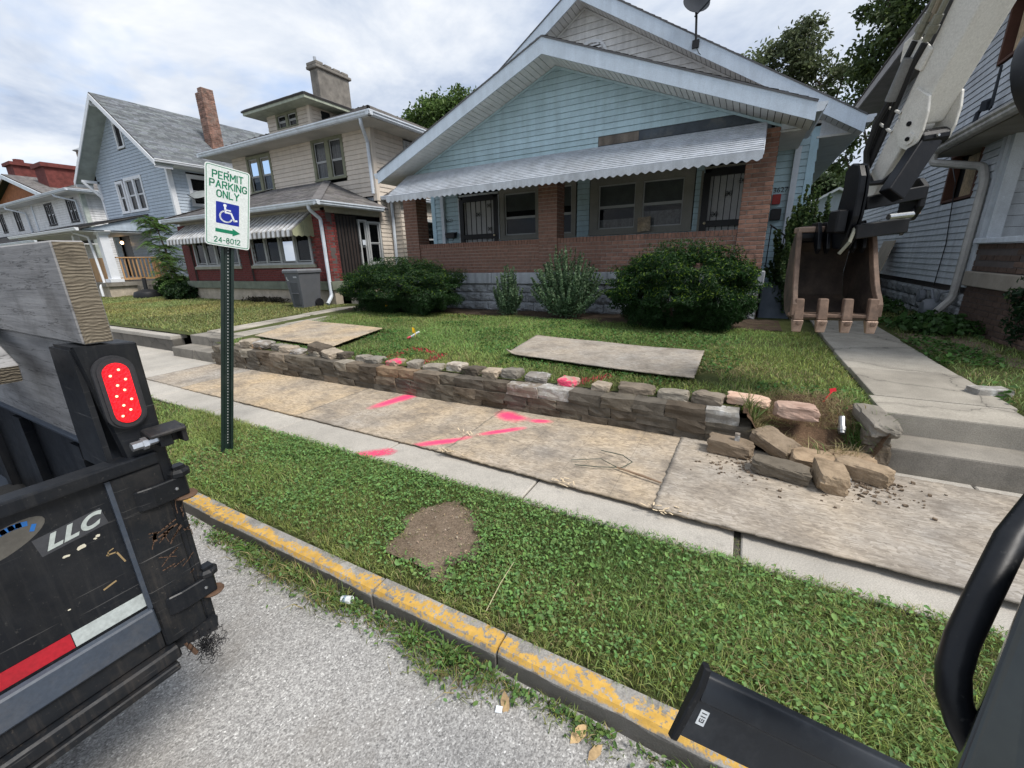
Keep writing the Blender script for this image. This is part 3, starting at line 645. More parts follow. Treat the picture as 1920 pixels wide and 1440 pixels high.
def window(parent, F, a0, a1, z0, z1, trim, tw=.09, cols=1, split=.5, curtain=None, mull=.07, sashm=None, sill=True, name='window', blind=0, d=0, pane_d=-.035):
    """double-hung window: trim ring + sill, and sash, panes, curtains as its own pieces"""
    mb = MB()
    F.box(mb, a0, a0+tw, z0, z1, d-.05, d+.03); F.box(mb, a1-tw, a1, z0, z1, d-.05, d+.03)
    F.box(mb, a0+tw, a1-tw, z1-tw, z1, d-.05, d+.028); F.box(mb, a0+tw, a1-tw, z0, z0+tw*.5, d-.05, d+.028)
    if sill: F.box(mb, a0-.02, a1+.02, z0-.035, z0-.001, d-.05, d+.06)
    ia0, ia1, iz0, iz1 = a0+tw, a1-tw, z0+tw*.5, z1-tw; cw = (ia1-ia0-mull*(cols-1))/cols
    for k in range(1, cols):
        x = ia0+k*cw+(k-1)*mull; F.box(mb, x, x+mull, iz0, iz1, d-.05, d+.026)
    fr = obj(name, mb, trim, parent); sashm = sashm or trim
    for k in range(cols):
        x = ia0+k*(cw+mull); zm = iz0+(iz1-iz0)*split; s = MB(); r_ = .028
        for (p, q, dd) in ((iz0, zm, d-.035), (zm, iz1, d-.02)):
            F.box(s, x, x+r_, p, q, dd-.02, dd); F.box(s, x+cw-r_, x+cw, p, q, dd-.02, dd)
            F.box(s, x+r_, x+cw-r_, p, p+r_, dd-.02, dd-.001); F.box(s, x+r_, x+cw-r_, q-r_, q, dd-.02, dd-.001)
            obj('pane', MB().quad(F.p(x+r_*.5,p+r_*.5,dd-.012),F.p(x+cw-r_*.5,p+r_*.5,dd-.012),F.p(x+cw-r_*.5,q-r_*.5,dd-.012),F.p(x+r_*.5,q-r_*.5,dd-.012)), GLASS, fr)
        obj('sash', s, sashm, fr)
        if blind:
            obj('blind', F.box(MB(), x+.02, x+cw-.02, iz1-(iz1-iz0)*blind, iz1-.01, d-.075, d-.07), BLIND, fr)
        if curtain:
            zc = curtain[k % len(curtain)]
            if zc:
                n = 14; vs = []; fs = []
                for i in range(n+1):
                    aa = x+.01+(cw-.02)*i/n; dd = d-.085+.012*math.sin(i*2.1)+R.uniform(-.004, .004)
                    vs += [F.p(aa, iz0+(iz1-iz0)*(zc[0]), dd), F.p(aa, iz0+(iz1-iz0)*zc[1], dd)]
                    if i: fs.append((2*i-2, 2*i, 2*i+1, 2*i-1))
                obj('curtain', MB().add(vs, fs), CURT, fr, fix=False)
    return fr
BRK = {}
def brick_mesh(material):
    if material.name not in BRK:
        bm = bmesh.new(); bmesh.ops.create_cube(bm, size=1)
        for v in bm.verts: v.co.x *= .205; v.co.y *= .09; v.co.z *= .058
        es = [e for e in bm.edges if all(v.co.y < 0 for v in e.verts)]
        bmesh.ops.bevel(bm, geom=es, offset=.004, segments=1, affect='EDGES')
        me = bpy.data.meshes.new('brick'); bm.to_mesh(me); bm.free(); me.materials.append(material); BRK[material.name] = me
    return BRK[material.name]
class Brickwork:
    def __init__(s, parent, material, mortar): s.p, s.m, s.mo, s.l, s.back = parent, material, mortar, [], MB()
    def wall(s, F, a0, a1, z0, z1, c=.0715, bl=.215, rowlock=False, holes=(), d=0, depth=.09, back=True):
        """running bond on the frame F, faces at d; mortar bed set 9 mm back"""
        if back: F.box(s.back, a0+.003, a1-.003, z0, z1-.004, d-depth, d-.009)
        ztop = z1-(.105 if rowlock else 0); n = max(1, int(round((ztop-z0)/c))); c = (ztop-z0)/n
        for i in range(n):
            z = z0+(i+.5)*c; a = a0-(bl*.5 if i % 2 else 0)
            while a < a1-.02:
                p, q = max(a, a0), min(a+bl, a1)
                if q-p > .04 and not any(h[0] < (p+q)/2 < h[1] and h[2] < z < h[3] for h in holes): s.l.append((F, (p+q)/2, z, q-p-.010, c-.011, d))
                a += bl
        if rowlock:
            a = a0; k = int((a1-a0)/.0705); w_ = (a1-a0)/k
            for i in range(k): s.l.append((F, a0+(i+.5)*w_, z1-.05, w_-.009, .1, d+.006))
        return s
    def pier(s, x0, x1, y0, y1, z0, z1, c=.0715, sides='frl'):
        """square pier: front, right and left faces"""
        s.back.box(x0+.010, x1-.010, y0+.010, y1-.010, z0, z1)
        n = int(round((z1-z0)/c)); c = (z1-z0)/n
        for i in range(n):
            z = z0+(i+.5)*c; o = .5 if i % 2 else 0
            for F, a0, a1, k in ((front(y0), x0, x1, 'f'), (rightw(x1), y0+.09, y1, 'r'), (leftw(x0), y0+.09, y1, 'l')):
                if k not in sides: continue
                bl = .215; a = a0-bl*(o if k == 'f' else .5-o)
                while a < a1-.02:
                    p, q = max(a, a0), min(a+bl, a1)
                    if q-p > .04: s.l.append((F, (p+q)/2, z, q-p-.010 if q < a1-.01 or k != 'f' else q-p, c-.011, 0))
                    a += bl
        return s
    def done(s, cap=300, wall_name='brick_wall'):
        eye = Vector((0, 0, 1.55)); me = brick_mesh(s.m)
        s.l.sort(key=lambda b: (b[0].p(b[1], b[2])-eye).length)
        w_ = obj(wall_name, s.back, s.mo, s.p); off = origin(s.p); rest = MB()
        for i, (F, a, z, L_, h, d) in enumerate(s.l):
            jd = R.uniform(-.0025, .0025)
            if i < cap:
                o = bpy.data.objects.new('brick', me); COL.objects.link(o); o.parent = s.p
                o.location = F.p(a, z, d-.045+jd)-off; o.scale = (L_/.205, 1, h/.058)
                n = F.n; o.rotation_euler = (0, 0, math.atan2(n.x, -n.y))
            else: F.box(rest, a-L_/2, a+L_/2, z-h/2, z+h/2, d-.09+jd, d+jd)
        if rest.v: obj('brickwork', rest, s.m, s.p, kind='stuff', fix=False)
def shingles(parent, O, U, V, poly, material, e=.14, tab=.30, name='shingles', deck=True, th=.05):
    """shingle courses on the plane O+u*U+v*V (V up the slope), clipped to a convex polygon in (u,v)"""
    O, U, V = Vector(O), Vector(U).normalized(), Vector(V).normalized(); Nn = U.cross(V)
    if Nn.z < 0: Nn = -Nn
    if deck: obj('roof', MB().prism([O+U*a+V*b-Nn*(th+.004) for a, b in poly], Nn*th), ROOFD, parent)
    vmin, vmax = min(b for a, b in poly), max(b for a, b in poly); vs = []; f4 = []; col = []
    def span(v):
        xs_ = []
        for (a, b), (c_, d_) in zip(poly, poly[1:]+poly[:1]):
            if (b-v)*(d_-v) < 0: xs_.append(a+(c_-a)*(v-b)/(d_-b))
        return (min(xs_), max(xs_)) if len(xs_) >= 2 else None
    for i in range(int((vmax-vmin)/e)+1):
        v0 = vmin+i*e; v1 = min(v0+e*1.05, vmax); s_ = span(min(v0+e*.5, vmax-1e-4))
        if not s_: continue
        u = s_[0]-R.uniform(0, tab)
        while u < s_[1]:
            wd = tab*R.choice([.55, .8, 1, 1, 1.2]); p, q = max(u, s_[0]), min(u+wd-.004, s_[1]); u += wd
            if q-p < .015: continue
            t = R.uniform(.008, .016); k = len(vs); g_ = R.uniform(.68, 1.3); dv_ = R.uniform(-.006, .003)
            vs += [O+U*p+V*(v0+dv_)+Nn*t, O+U*q+V*(v0+dv_)+Nn*t, O+U*q+V*v1+Nn*.003, O+U*p+V*v1+Nn*.003, O+U*p+V*(v0+dv_)-Nn*.002, O+U*q+V*(v0+dv_)-Nn*.002]
            f4 += [(k, k+1, k+2, k+3), (k+4, k+5, k+1, k)]; col += [(g_, g_*R.uniform(.97, 1.02), g_*R.uniform(.94, 1.02))]*6
    return npmesh(name, np.array([tuple(v) for v in vs]), np.array(f4), col=np.array(col), material=material, parent=parent, kind='stuff')
GUT = [(0, .0), (.075, .0), (.10, .03), (.10, .06), (.125, .085), (.125, .115), (0, .115)]
def gutter(parent, F, a0, a1, z, d, material=None, name='gutter', k=1.0):
    return obj(name, MB().prism([F.p(a0, z+q*k, d+p*k) for p, q in GUT], F.u*(a1-a0)), material or W_TRIM, parent)
def spout(parent, pts, r=.04, material=None, name='downspout'):
    out_ = []; pts = [Vector(p) for p in pts]
    for i, p in enumerate(pts):       # round the elbows
        if 0 < i < len(pts)-1:
            a, b = (pts[i-1]-p), (pts[i+1]-p); k = min(.06, a.length*.4, b.length*.4); a.normalize(); b.normalize()
            out_ += [p+a*k, p+(a+b)*k*.25, p+b*k]
        else: out_.append(p)
    return obj(name, MB().tube(out_, r, 8), material or W_TRIM, parent, smooth=True)
def core(parent, x0, x1, y0, y1, z0, z1, name='wall', inset=.15):
    return obj(name, MB().box(x0+inset, x1-inset, y0+inset, y1-inset, z0, z1), DARK, parent)
def gabletri(name, F, ac, hw, z0, slope, d0, d1, material, parent):
    return obj(name, MB().prism([F.p(ac-hw, z0, d0), F.p(ac+hw, z0, d0), F.p(ac, z0+hw*slope, d0)], F.n*(d1-d0)), material, parent)

# ================================================================ the blue bungalow
bh = thing('bungalow', 'blue-green sided bungalow with brick porch, long white awning and white gable trim', 'house', (-3.65, 9.4, .36))
bk = Brickwork(bh, BRICKM, MORT)
bk.pier(-.20, .24, 8.60, 9.02, 1.23, 3.44); bk.pier(-7.76, -7.34, 8.60, 9.02, 1.23, 3.44); bk.pier(-4.01, -3.58, 8.60, 9.02, 1.23, 3.44)
fp = front(8.63)
bk.wall(fp, -3.58, -.20, 1.23, 1.93, rowlock=True); bk.wall(fp, -7.34, -4.01, 1.23, 1.93, rowlock=True)
bk.done(300, 'porch_brick_wall')
for x0, x1 in ((-7.88, -5.2), (-5.195, -2.45), (-2.445, .31)):
    obj('stone_ledge', MB().box(x0, x1, 8.53, 9.1, .985, 1.23), LEDGE, bh, bevel=.012)
obj('foundation', MB().box(-7.79, .26, 8.63, 10.3, .1, .99), MORTD, bh)
BLKS = []
for i in range(4):      # rock-faced blocks
    bm = bmesh.new(); bmesh.ops.create_cube(bm, size=1); bmesh.ops.subdivide_edges(bm, edges=bm.edges[:], cuts=3, use_grid_fill=True)
    for v in bm.verts:
        if v.co.y < -.49:
            e_ = max(abs(v.co.x), abs(v.co.z)); v.co.y -= 0 if e_ > .49 else R.uniform(.25, .75)
        elif v.co.y > .49: v.co.y = .5
    me = bpy.data.meshes.new('foundation_block'); bm.to_mesh(me); bm.free(); me.materials.append(BLOCKM); BLKS.append(me)
for ci in range(3):
    z = .885-.205*ci; x = -7.78-(.2 if ci % 2 else 0)
    while x < .24:
        a, b = max(x, -7.78), min(x+.405, .25)
        if b-a > .05:
            o = link('foundation_block', BLKS[R.randrange(4)], None, bh, ((a+b)/2, 8.625, z)); o.scale = (b-a-.012, .05, .19)
        x += .405
obj('stair_cheek', MB().box(.3, .8, 8.95, 10.1, .2, .96), SLATEC, bh, bevel=.02); obj('porch_floor', MB().box(-7.7, .2, 9.1, 10.2, 1.1, 1.215), GREENC, bh)
# main front wall with doors and windows
fm = front(10.2)
holes = [(-7.20,-5.86,1.2,3.25),(-5.90,-4.62,2.0,3.3),(-4.45,-3.72,2.0,3.3),(-3.42,-1.12,2.0,3.3),(-.96,.02,1.2,3.25)]
siding(bh, fm, 1.2, 3.42, .118, -8.0, .80, S_TEAL, holes)
siding(bh, fm, .75, 1.2, .118, .24, .80, S_TEAL); siding(bh, fm, 3.42, 3.72, .15, -8.0, .80, S_TEAL)
obj('corner_post', fm.box(MB(), .78, .90, .7, 3.70, -.1, .03), mat('pale_blue_trim', (.42,.60,.70), .5, var=.06), bh)
obj('corner_post', fm.box(MB(), -8.12, -7.99, .7, 3.7, -.1, .03), MATS['pale_blue_trim'], bh)
for x in (.56, -7.74): obj('porch_post', fm.box(MB(), x, x+.10, 1.0, 3.4, .02, .10), W_TRIM, bh)
core(bh, -8.1, .9, 10.2, 19, .3, 3.6)
siding(bh, rightw(.9), .75, 3.72, .2, 10.2, 18.9, S_TEAL)
siding(bh, leftw(-8.1), .75, 3.72, .2, 10.2, 18.9, S_TEAL)
obj('foundation', MB().box(-8.05, .85, 10.17, 18.9, .1, .76), LEDGE, bh)
DOORW = mat('white_door', (.50,.50,.50), .5, var=.06)
def secdoor(a0, a1, z0, z1, knob_side, label):
    """iron security door with bars, scroll work and a lock rail, over a white door"""
    t = MB(); fm.box(t, a0-.12, a0-.075, z0, z1+.05, -.05, .03); fm.box(t, a1+.075, a1+.12, z0, z1+.05, -.05, .03); fm.box(t, a0-.075, a1+.075, z1+.075, z1+.12, -.05, .03)
    obj('door_casing', t, W_TRIM if knob_side > 0 else TAUPE, bh)
    f = MB(); fm.box(f, a0-.07, a0+.06, z0, z1, .0, .05); fm.box(f, a1-.06, a1+.07, z0, z1, .0, .05); fm.box(f, a0+.06, a1-.06, z1-.07, z1+.07, .0, .05)
    fm.box(f, a0+.06, a1-.06, z0+.88, z0+1.0, .0, .048); fm.box(f, a0+.06, a1-.06, z0, z0+.12, .0, .048)
    dr = obj('security_door', f, BLACKI, bh, label)
    n = 6
    for i in range(n):
        a = a0+.06+(a1-a0-.12)*(i+.5)/n
        obj('bar', fm.box(MB(), a-.008, a+.008, z0+.12, z1-.07, .015, .033), BLACKI, dr)
    s = MB()
    for ca, cz in (((a0+a1)/2, z0+1.5), (a1-.2 if knob_side > 0 else a0+.2, z0+1.12), (a1-.2, z1-.2), ((a0+a1)/2, z0+.5)):
        for sx in (-1, 1):
            for sz in (-1, 1):
                s.tube([fm.p(ca, cz, .035), fm.p(ca+sx*.03, cz+sz*.045, .035), fm.p(ca+sx*.055, cz+sz*.04, .035), fm.p(ca+sx*.05, cz+sz*.018, .035), fm.p(ca+sx*.035, cz+sz*.022, .035)], .0065, 5)
        s.tube([fm.p(ca-.07, cz, .036), fm.p(ca+.07, cz, .036)], .006, 5)
    obj('scroll_work', s, BLACKI, dr)
    obj('door_panel', fm.box(MB(), a0-.02, a1+.02, z0, z1, -.07, -.03), DOORW, dr)
    kx = a1-.03 if knob_side > 0 else a0+.03
    obj('knob', MB().lathe(fm.p(kx, z0+.95, .05), [(.0, .0), (.012, .0), (.012, .03), (.026, .04), (.026, .06), (.0, .07)], 10, fm.n), mat('brass', (.7,.6,.42), .3, metal=.6), dr)
secdoor(-7.07, -5.98, 1.2, 3.10, 1, 'black barred security door at the left end of the porch')
secdoor(-.90, -.05, 1.2, 3.12, -1, 'black barred security door beside the right brick pier')
window(bh, fm, -5.88, -4.66, 2.05, 3.30, TAUPE, .16, blind=.42, sashm=STEELG, split=.42)
window(bh, fm, -4.42, -3.75, 2.05, 3.30, TAUPE, .11, blind=.42, sashm=STEELG, split=.42)
window(bh, fm, -3.40, -1.14, 2.05, 3.30, TAUPE, .20, 2, mull=.16, blind=.55, sashm=STEELG, split=.50, curtain=[(.0,.22), (.0,.35)])
# house numbers and letter boxes
for s_, x in (('3623', -7.52), ('3627', .42)):
    text_part('house_number', s_, .13, fm.p(x, 2.60 if x < 0 else 2.68, .022), (1,0,0), (0,0,1), BLACKI, bh, sx=.95)
mb_ = thing('letter_box', 'black lidded letter box on the wall left of the left security door', 'letter box', (-7.45, 10.15, 2.2), 'porch letter boxes')
obj('box', MB().box(-7.58, -7.28, 10.04, 10.17, 2.13, 2.27), BLACKI, mb_, bevel=.01); obj('lid', MB().prism([(-7.59,10.17,2.29),(-7.59,10.02,2.25),(-7.59,10.02,2.235),(-7.59,10.17,2.265)], (.32,0,0)), BLACKI, mb_); obj('bracket', MB().tube([(-7.52,10.1,2.12),(-7.52,10.06,2.06),(-7.34,10.06,2.06),(-7.34,10.1,2.12)], .006, 6), BLACKI, mb_)
mb_ = thing('letter_box', 'black letter box under a small red box right of the right brick pier', 'letter box', (.40, 10.15, 2.2), 'porch letter boxes')
obj('box', MB().box(.30, .48, 10.02, 10.17, 2.13, 2.34), BLACKI, mb_, bevel=.01); obj('red_box', MB().box(.30, .44, 10.06, 10.17, 2.42, 2.6), mat('dull_red', (.30,.03,.025), .5), mb_, bevel=.008)
ps = obj('plywood_scrap', MB().obox((-2.1, 10.06, 2.2), (.14,0,.01), (0,.004,.0), (-.01,.02,.15)), OSBW); tag(ps, 'square plywood scrap leaning between the two middle porch windows', 'board')
rl = thing('stair_railing', 'black iron stair railing behind the right brick pier', 'railing', (.45, 9.6, 1.0))
obj('rail', MB().tube([(.30,9.1,2.0),(.36,9.4,1.98),(.75,9.8,1.7)], .014, 6).tube([(.30,9.1,1.3),(.36,9.4,1.26),(.75,9.8,.98)], .012, 6), BLACKI, rl)
for t in (0, .3, .6, 1): obj('baluster', MB().tube([(.32+.4*t,9.15+.6*t,1.29-.28*t),(.32+.4*t,9.15+.6*t,2.0-.28*t)], .009, 6), BLACKI, rl)
rl = thing('stair_railing', 'thin black handrail seen between the left yew and the left brick pier', 'railing', (-8.05, 9.2, .6))
obj('rail', MB().tube([(-8.35,8.9,1.15),(-7.8,9.3,1.6)], .014, 6), BLACKI, rl)
for t in (.15, .5, .85): obj('baluster', MB().tube([(-8.35+.55*t,8.9+.4*t,.6+.4*t),(-8.35+.55*t,8.9+.4*t,1.15+.45*t)], .009, 6), BLACKI, rl)
# porch gable
SL = .404; CX = -3.64; fg = front(8.65); hw_ = lambda z: (5.20-.08-z)/SL
obj('porch_beam', MB().box(-7.7, .2, 8.69, 8.95, 3.35, 3.58), W_SOF, bh)
siding(bh, fg, 3.72, 5.06, .105, lambda z: CX-hw_(z), lambda z: CX+hw_(z), S_TEAL)
siding(bh, fg, 3.42, 3.72, .105, -7.75, -2.76, S_TEAL)
for i, (a, b) in enumerate(((-2.755, -2.0), (-1.995, .1))):
    obj('bare_board', fg.box(MB(), a, b, 3.56, 3.715, -.01, .004), SHEATH if i == 0 else TARP, bh)
obj('bare_board', fg.box(MB(), -2.75, .1, 3.42, 3.555, -.01, .006), TARP, bh)
obj('wall', fg.box(MB(), -7.7, .15, 3.4, 3.75, -.2, -.02), DARK, bh)
gabletri('wall', fg, CX, 3.2, 3.72, SL, -.2, -.02, DARK, bh)
FASC = mat('fascia_metal', (.56,.64,.73), .42, var=.06, streak=.1, dirt=(.33,.36,.40), damt=.35, bump=.05)
def gable_trim(y, yw, cx, zap, hw, sl, fh, right_ret=.0):
    """rake fascia boards, ribbed soffit, roof edge of a street-facing gable"""
    for sgn in (-1, 1):
        a = Vector((cx, y, zap)); b = Vector((cx+sgn*hw, y, zap-hw*sl)); t = (b-a).normalized(); up = Vector((0, 0, 1))
        obj('rake_fascia', MB().prism([a, b, b-up*fh, a-up*fh*1.08], (0, -.022, 0)), FASC, bh)
        obj('drip_edge', MB().prism([a+up*.022, b+up*.022, b-up*.004, a-up*.004], (0, -.034, 0)), mat('roof_edge', (.10,.10,.105), .8), bh)
        mb = MB(); Ln = (b-a).length; n = int(Ln/.105)
        for i in range(n):      # soffit strips, each with a rib
            p = a+t*(i*Ln/n)-up*(fh-.012); q = a+t*((i+1)*Ln/n-.012)-up*(fh-.012); r_ = (yw-y)
            mb.add([p, q, q+Vector((0,r_,0)), p+Vector((0,r_,0)), p+up*.012, q+up*.012, q+Vector((0,r_,.012)), p+Vector((0,r_,.012))], [(0,1,2,3),(4,7,6,5),(0,4,5,1),(1,5,6,2),(2,6,7,3),(3,7,4,0)])
        obj('soffit', mb, W_SOF, bh, kind='stuff', fix=False)
        obj('soffit_backing', MB().prism([a-up*(fh-.03), b-up*(fh-.03), b-up*(fh-.04), a-up*(fh-.04)], (0, yw-y, 0)), DARK, bh)
gable_trim(8.0, 8.64, CX, 5.27, 4.26, SL, .235)
def roofplane(p0, p1, p2, p3, mt=ROOFM, parent=bh, e=.14):
    """p0-p1 the eave, p3-p2 the top"""
    O = Vector(p0); U = (Vector(p1)-O).normalized(); W_ = Vector(p3)-O; V = (W_-U*W_.dot(U)).normalized()
    shingles(parent, O, U, V, [((Vector(p)-O).dot(U), (Vector(p)-O).dot(V)) for p in (p0, p1, p2, p3)], mt, e=e)
roofplane((CX+4.27, 7.99, 3.575), (CX+4.27, 10.6, 3.575), (CX, 10.6, 5.30), (CX, 7.99, 5.30))
roofplane((CX-4.27, 7.99, 3.575), (CX-4.27, 10.6, 3.575), (CX, 10.6, 5.30), (CX, 7.99, 5.30))
gutter(bh, rightw(CX+4.26), 7.99, 9.7, 3.43, 0); gutter(bh, leftw(CX-4.26), 7.99, 9.7, 3.43, 0)
obj('eave_soffit', MB().box(.22, .60, 8.65, 10.15, 3.36, 3.39), W_SOF, bh); obj('porch_ceiling', MB().box(-7.7, .2, 8.7, 10.15, 3.37, 3.40), W_SOF, bh)
obj('eave_return', MB().prism([(.24,8.63,3.39),(.60,8.63,3.39),(.60,8.63,3.42),(.24,8.63,3.55)], (0,-.02,0)), W_TRIM, bh)
# rear (main) gable
SL2 = .615; fr2 = front(10.2)
hw2 = lambda z: (6.83-.262-z)/SL2
siding(bh, fr2, 3.75, 6.54, .125, lambda z: CX-hw2(z), lambda z: CX+hw2(z), S_WHITE)
gabletri('wall', fr2, CX, 4.4, 3.7, SL2, -.3, -.02, DARK, bh)
gable_trim(9.77, 10.19, CX, 6.83, 5.12, SL2, .26)
roofplane((CX+5.13, 9.76, 3.69), (CX+5.13, 19, 3.69), (CX, 19, 6.86), (CX, 9.76, 6.86)); roofplane((CX-5.13, 9.76, 3.69), (CX-5.13, 19, 3.69), (CX, 19, 6.86), (CX, 9.76, 6.86))
gutter(bh, rightw(CX+5.12), 9.76, 19, 3.57, 0); gutter(bh, leftw(CX-5.12), 9.76, 19, 3.57, 0)
obj('eave_soffit', MB().box(.86, 1.47, 10.15, 19, 3.50, 3.53), W_SOF, bh); obj('eave_soffit', MB().box(-8.76, -8.06, 10.15, 19, 3.50, 3.53), W_SOF, bh)
obj('eave_return', MB().prism([(.9,10.18,3.53),(1.46,10.18,3.53),(1.46,10.18,3.56),(.9,10.18,3.85)], (0,-.02,0)), W_TRIM, bh)
for sgn in (-1, 1):      # frieze trim where the siding meets the soffits
    for F_, zt, sl_, hw_2 in ((fr2, 6.572, SL2, 4.6), (fg, 5.04, SL, 3.9)):
        a = F_.p(CX, zt, .022); b = F_.p(CX+sgn*hw_2, zt-hw_2*sl_, .022); obj('frieze_trim', MB().prism([a, b, b-Vector((0,0,.04)), a-Vector((0,0,.04))], F_.n*.012), W_SOF if F_ is fr2 else S_TEAL, bh)
# half-round gable vent
vt = MB(); n = 12
for r0, r1, dd in ((.30, .36, .03),):
    pts = [(math.cos(math.pi*i/n), math.sin(math.pi*i/n)) for i in range(n+1)]
    for i in range(n):
        p = [fr2.p(CX+.18+c_*q, 5.62+s_*q, dd) for (c_, s_), q in ((pts[i], r0), (pts[i], r1), (pts[i+1], r1), (pts[i+1], r0))]; vt.prism(p, -fr2.n*.04)
vp = obj('gable_vent', vt, COFF, bh)
for i in range(5):
    z = 5.63+i*.056; h = math.sqrt(max(.0, .30**2-(z-5.62)**2)); obj('louvre', fr2.box(MB(), CX+.18-h, CX+.18+h, z, z+.03, .012, .03), COFF, vp)
obj('vent_backing', fr2.box(MB(), CX-.1, CX+.46, 5.62, 5.86, .017, .019), DARK, vp)
# long awning
aw = thing('porch_awning', 'long white ribbed metal awning with a scalloped lip over the brick porch', 'awning', (-3.7, 8.1, 3.1))
A0, A1 = -7.42, .03; P0 = Vector((0, 8.50, 3.50)); P1 = Vector((0, 7.72, 2.955)); n = 14
for i in range(n):
    p, q = P0+(P1-P0)*(i/n), P0+(P1-P0)*((i+1)/n); nn = Vector((0, -(P0-P1).z, (P0-P1).y)).normalized()
    if nn.z < 0: nn = -nn
    a = A0-.0*(n-i); prof = [p, p+(q-p)*.2+nn*.018, p+(q-p)*.74+nn*.021, p+(q-p)*.82-nn*.004, q-nn*.006, p+(q-p)*.5-nn*.012, p-nn*.008]
    obj('slat', MB().prism([Vector((a, v.y, v.z)) for v in prof], (A1-a, 0, 0)), ALU, aw)
obj('lip_rail', MB().box(A0-.01, A1+.01, 7.685, 7.72, 2.905, 2.962), ALU, aw)
vs = []; fs = []; k = 0; nsc = 56
for i in range(nsc*6+1):
    x = A0+(A1-A0)*i/(nsc*6); z = 2.84+.017*math.cos(2*math.pi*i/6); vs += [(x,7.69,2.93),(x,7.69,z),(x,7.683,z),(x,7.683,2.93)]
    if i: b = 4*i; fs += [(b-4,b-3,b+1,b),(b-3,b-2,b+2,b+1),(b-2,b-1,b+3,b+2)]
obj('scalloped_lip', MB().add(vs, fs), ALU, aw, fix=False)
for x in (A0, A1):
    obj('end_rib', MB().prism([(x,8.5,3.5),(x,7.72,2.955),(x,7.72,2.92),(x,8.5,3.46)], (.012,0,0)), ALU, aw)
for x in (A0+.3, A0+2.6, -3.5, -1.5, A1-.2): obj('support_arm', MB().tube([(x,7.74,2.92),(x,8.58,3.05)], .012, 6), ALU, aw)
# satellite dish on the right rake
ds = thing('satellite_dish', 'grey satellite dish on a thin mast clamped to the right gable rake', 'satellite dish', (-1.32, 9.68, 5.2))
DG = mat('dish_grey', (.035,.04,.048), .8, var=.08, spec=.1)
obj('mast', MB().tube([(-1.30,9.72,5.28),(-1.32,9.66,5.66),(-1.34,9.64,5.78)], .02, 8), BLACKI, ds); obj('foot', MB().box(-1.36, -1.24, 9.70, 9.745, 5.2, 5.32), BLACKI, ds)
obj('dish', MB().lathe((-1.34,9.62,5.84), [(.02,.05),(.12,.035),(.2,.0),(.235,-.03),(.22,-.03),(.12,.02),(.0,.03)], 24, (-.35,.75,-.45)), DG, ds, smooth=True)
obj('arm', MB().tube([(-1.34,9.6,5.64),(-1.1,9.35,5.70),(-.98,9.3,5.78)], .013, 6), DG, ds); obj('horn', MB().tube([(-1.0,9.32,5.76),(-1.06,9.38,5.80)], .03, 8), DG, ds)
obj('cable', MB().tube([(-1.30,9.72,5.25),(-1.24,9.745,5.12),(-1.2,9.75,5.08)], .006, 5), BLACKI, ds)
# ================================================================ the beige foursquare
fh = thing('foursquare_house', 'beige two-storey house with red brick porch, striped awning and grey chimney', 'house', (-14.3, 10.5, .3))
XR = -10.45; fb = front(8.4); sb = rightw(XR)
bk = Brickwork(fh, BRICKR, MORTD)
wl = [(-17.76,-14.94,1.5,2.95),(-14.22,-11.2,1.5,2.95)]
bk.wall(fb, -18.42, XR-.1, 1.03, 2.95, holes=wl, back=False)
for a0, a1, z0, z1 in ((-18.42,-17.7,1.03,2.95),(-15.0,-14.15,1.03,2.95),(-11.25,XR,1.03,2.95),(-17.7,-15.0,1.03,1.5),(-14.15,-11.25,1.03,1.5)): fb.box(bk.back, a0, a1, z0, z1, -.2, -.009)
for a0, a1 in ((-18.42,-17.9),(-14.80,-14.32),(-10.95,XR)): bk.wall(front(8.33), a0, a1, 1.03, 2.95, depth=.07)
bk.wall(sb, 8.33, 8.72, 1.03, 2.95); bk.wall(sb, 9.62, 10.4, 1.03, 1.45)
bk.done(300)
obj('ledge', MB().box(-18.5, XR+.06, 8.27, 10.5, .78, 1.025), GREENC, fh, bevel=.01)
obj('foundation', MB().box(-18.42, XR, 8.36, 10.5, .0, .78), STUCCO, fh)
for i, (a, b, z) in enumerate(((8.62, 9.6, .62), (8.62, 9.6, .46))): obj('step', MB().box(XR, XR+.35+.3*i, a, b, 0, z+.2), STEP, fh, bevel=.01)
obj('porch_beam', MB().box(-18.4, XR-.02, 8.42, 8.7, 2.95, 3.12), mat('beam_tan', (.40,.38,.31), .7), fh)
obj('porch_beam', MB().box(XR-.2, XR+.004, 8.42, 10.5, 2.90, 3.12), MATS['beam_tan'], fh)
obj('wall', MB().box(-18.3, XR-.25, 8.7, 10.5, 1.0, 3.1), DARK, fh)
window(fh, fb, -14.2, -11.22, 1.55, 2.95, STEELG, .07, 4, mull=.09, curtain=None, sashm=STEELG, split=.02)
window(fh, fb, -17.74, -14.96, 1.55, 2.95, STEELG, .07, 4, mull=.09, curtain=[None, (.05,.95), None, (.05,.95)], sashm=STEELG, split=.02)
for a0, a1 in ((-14.3,-11.12),(-17.84,-14.86)): obj('sill', fb.box(MB(), a0, a1, 1.43, 1.52, -.05, .07), mat('sill_green', (.30,.29,.23), .8), fh)
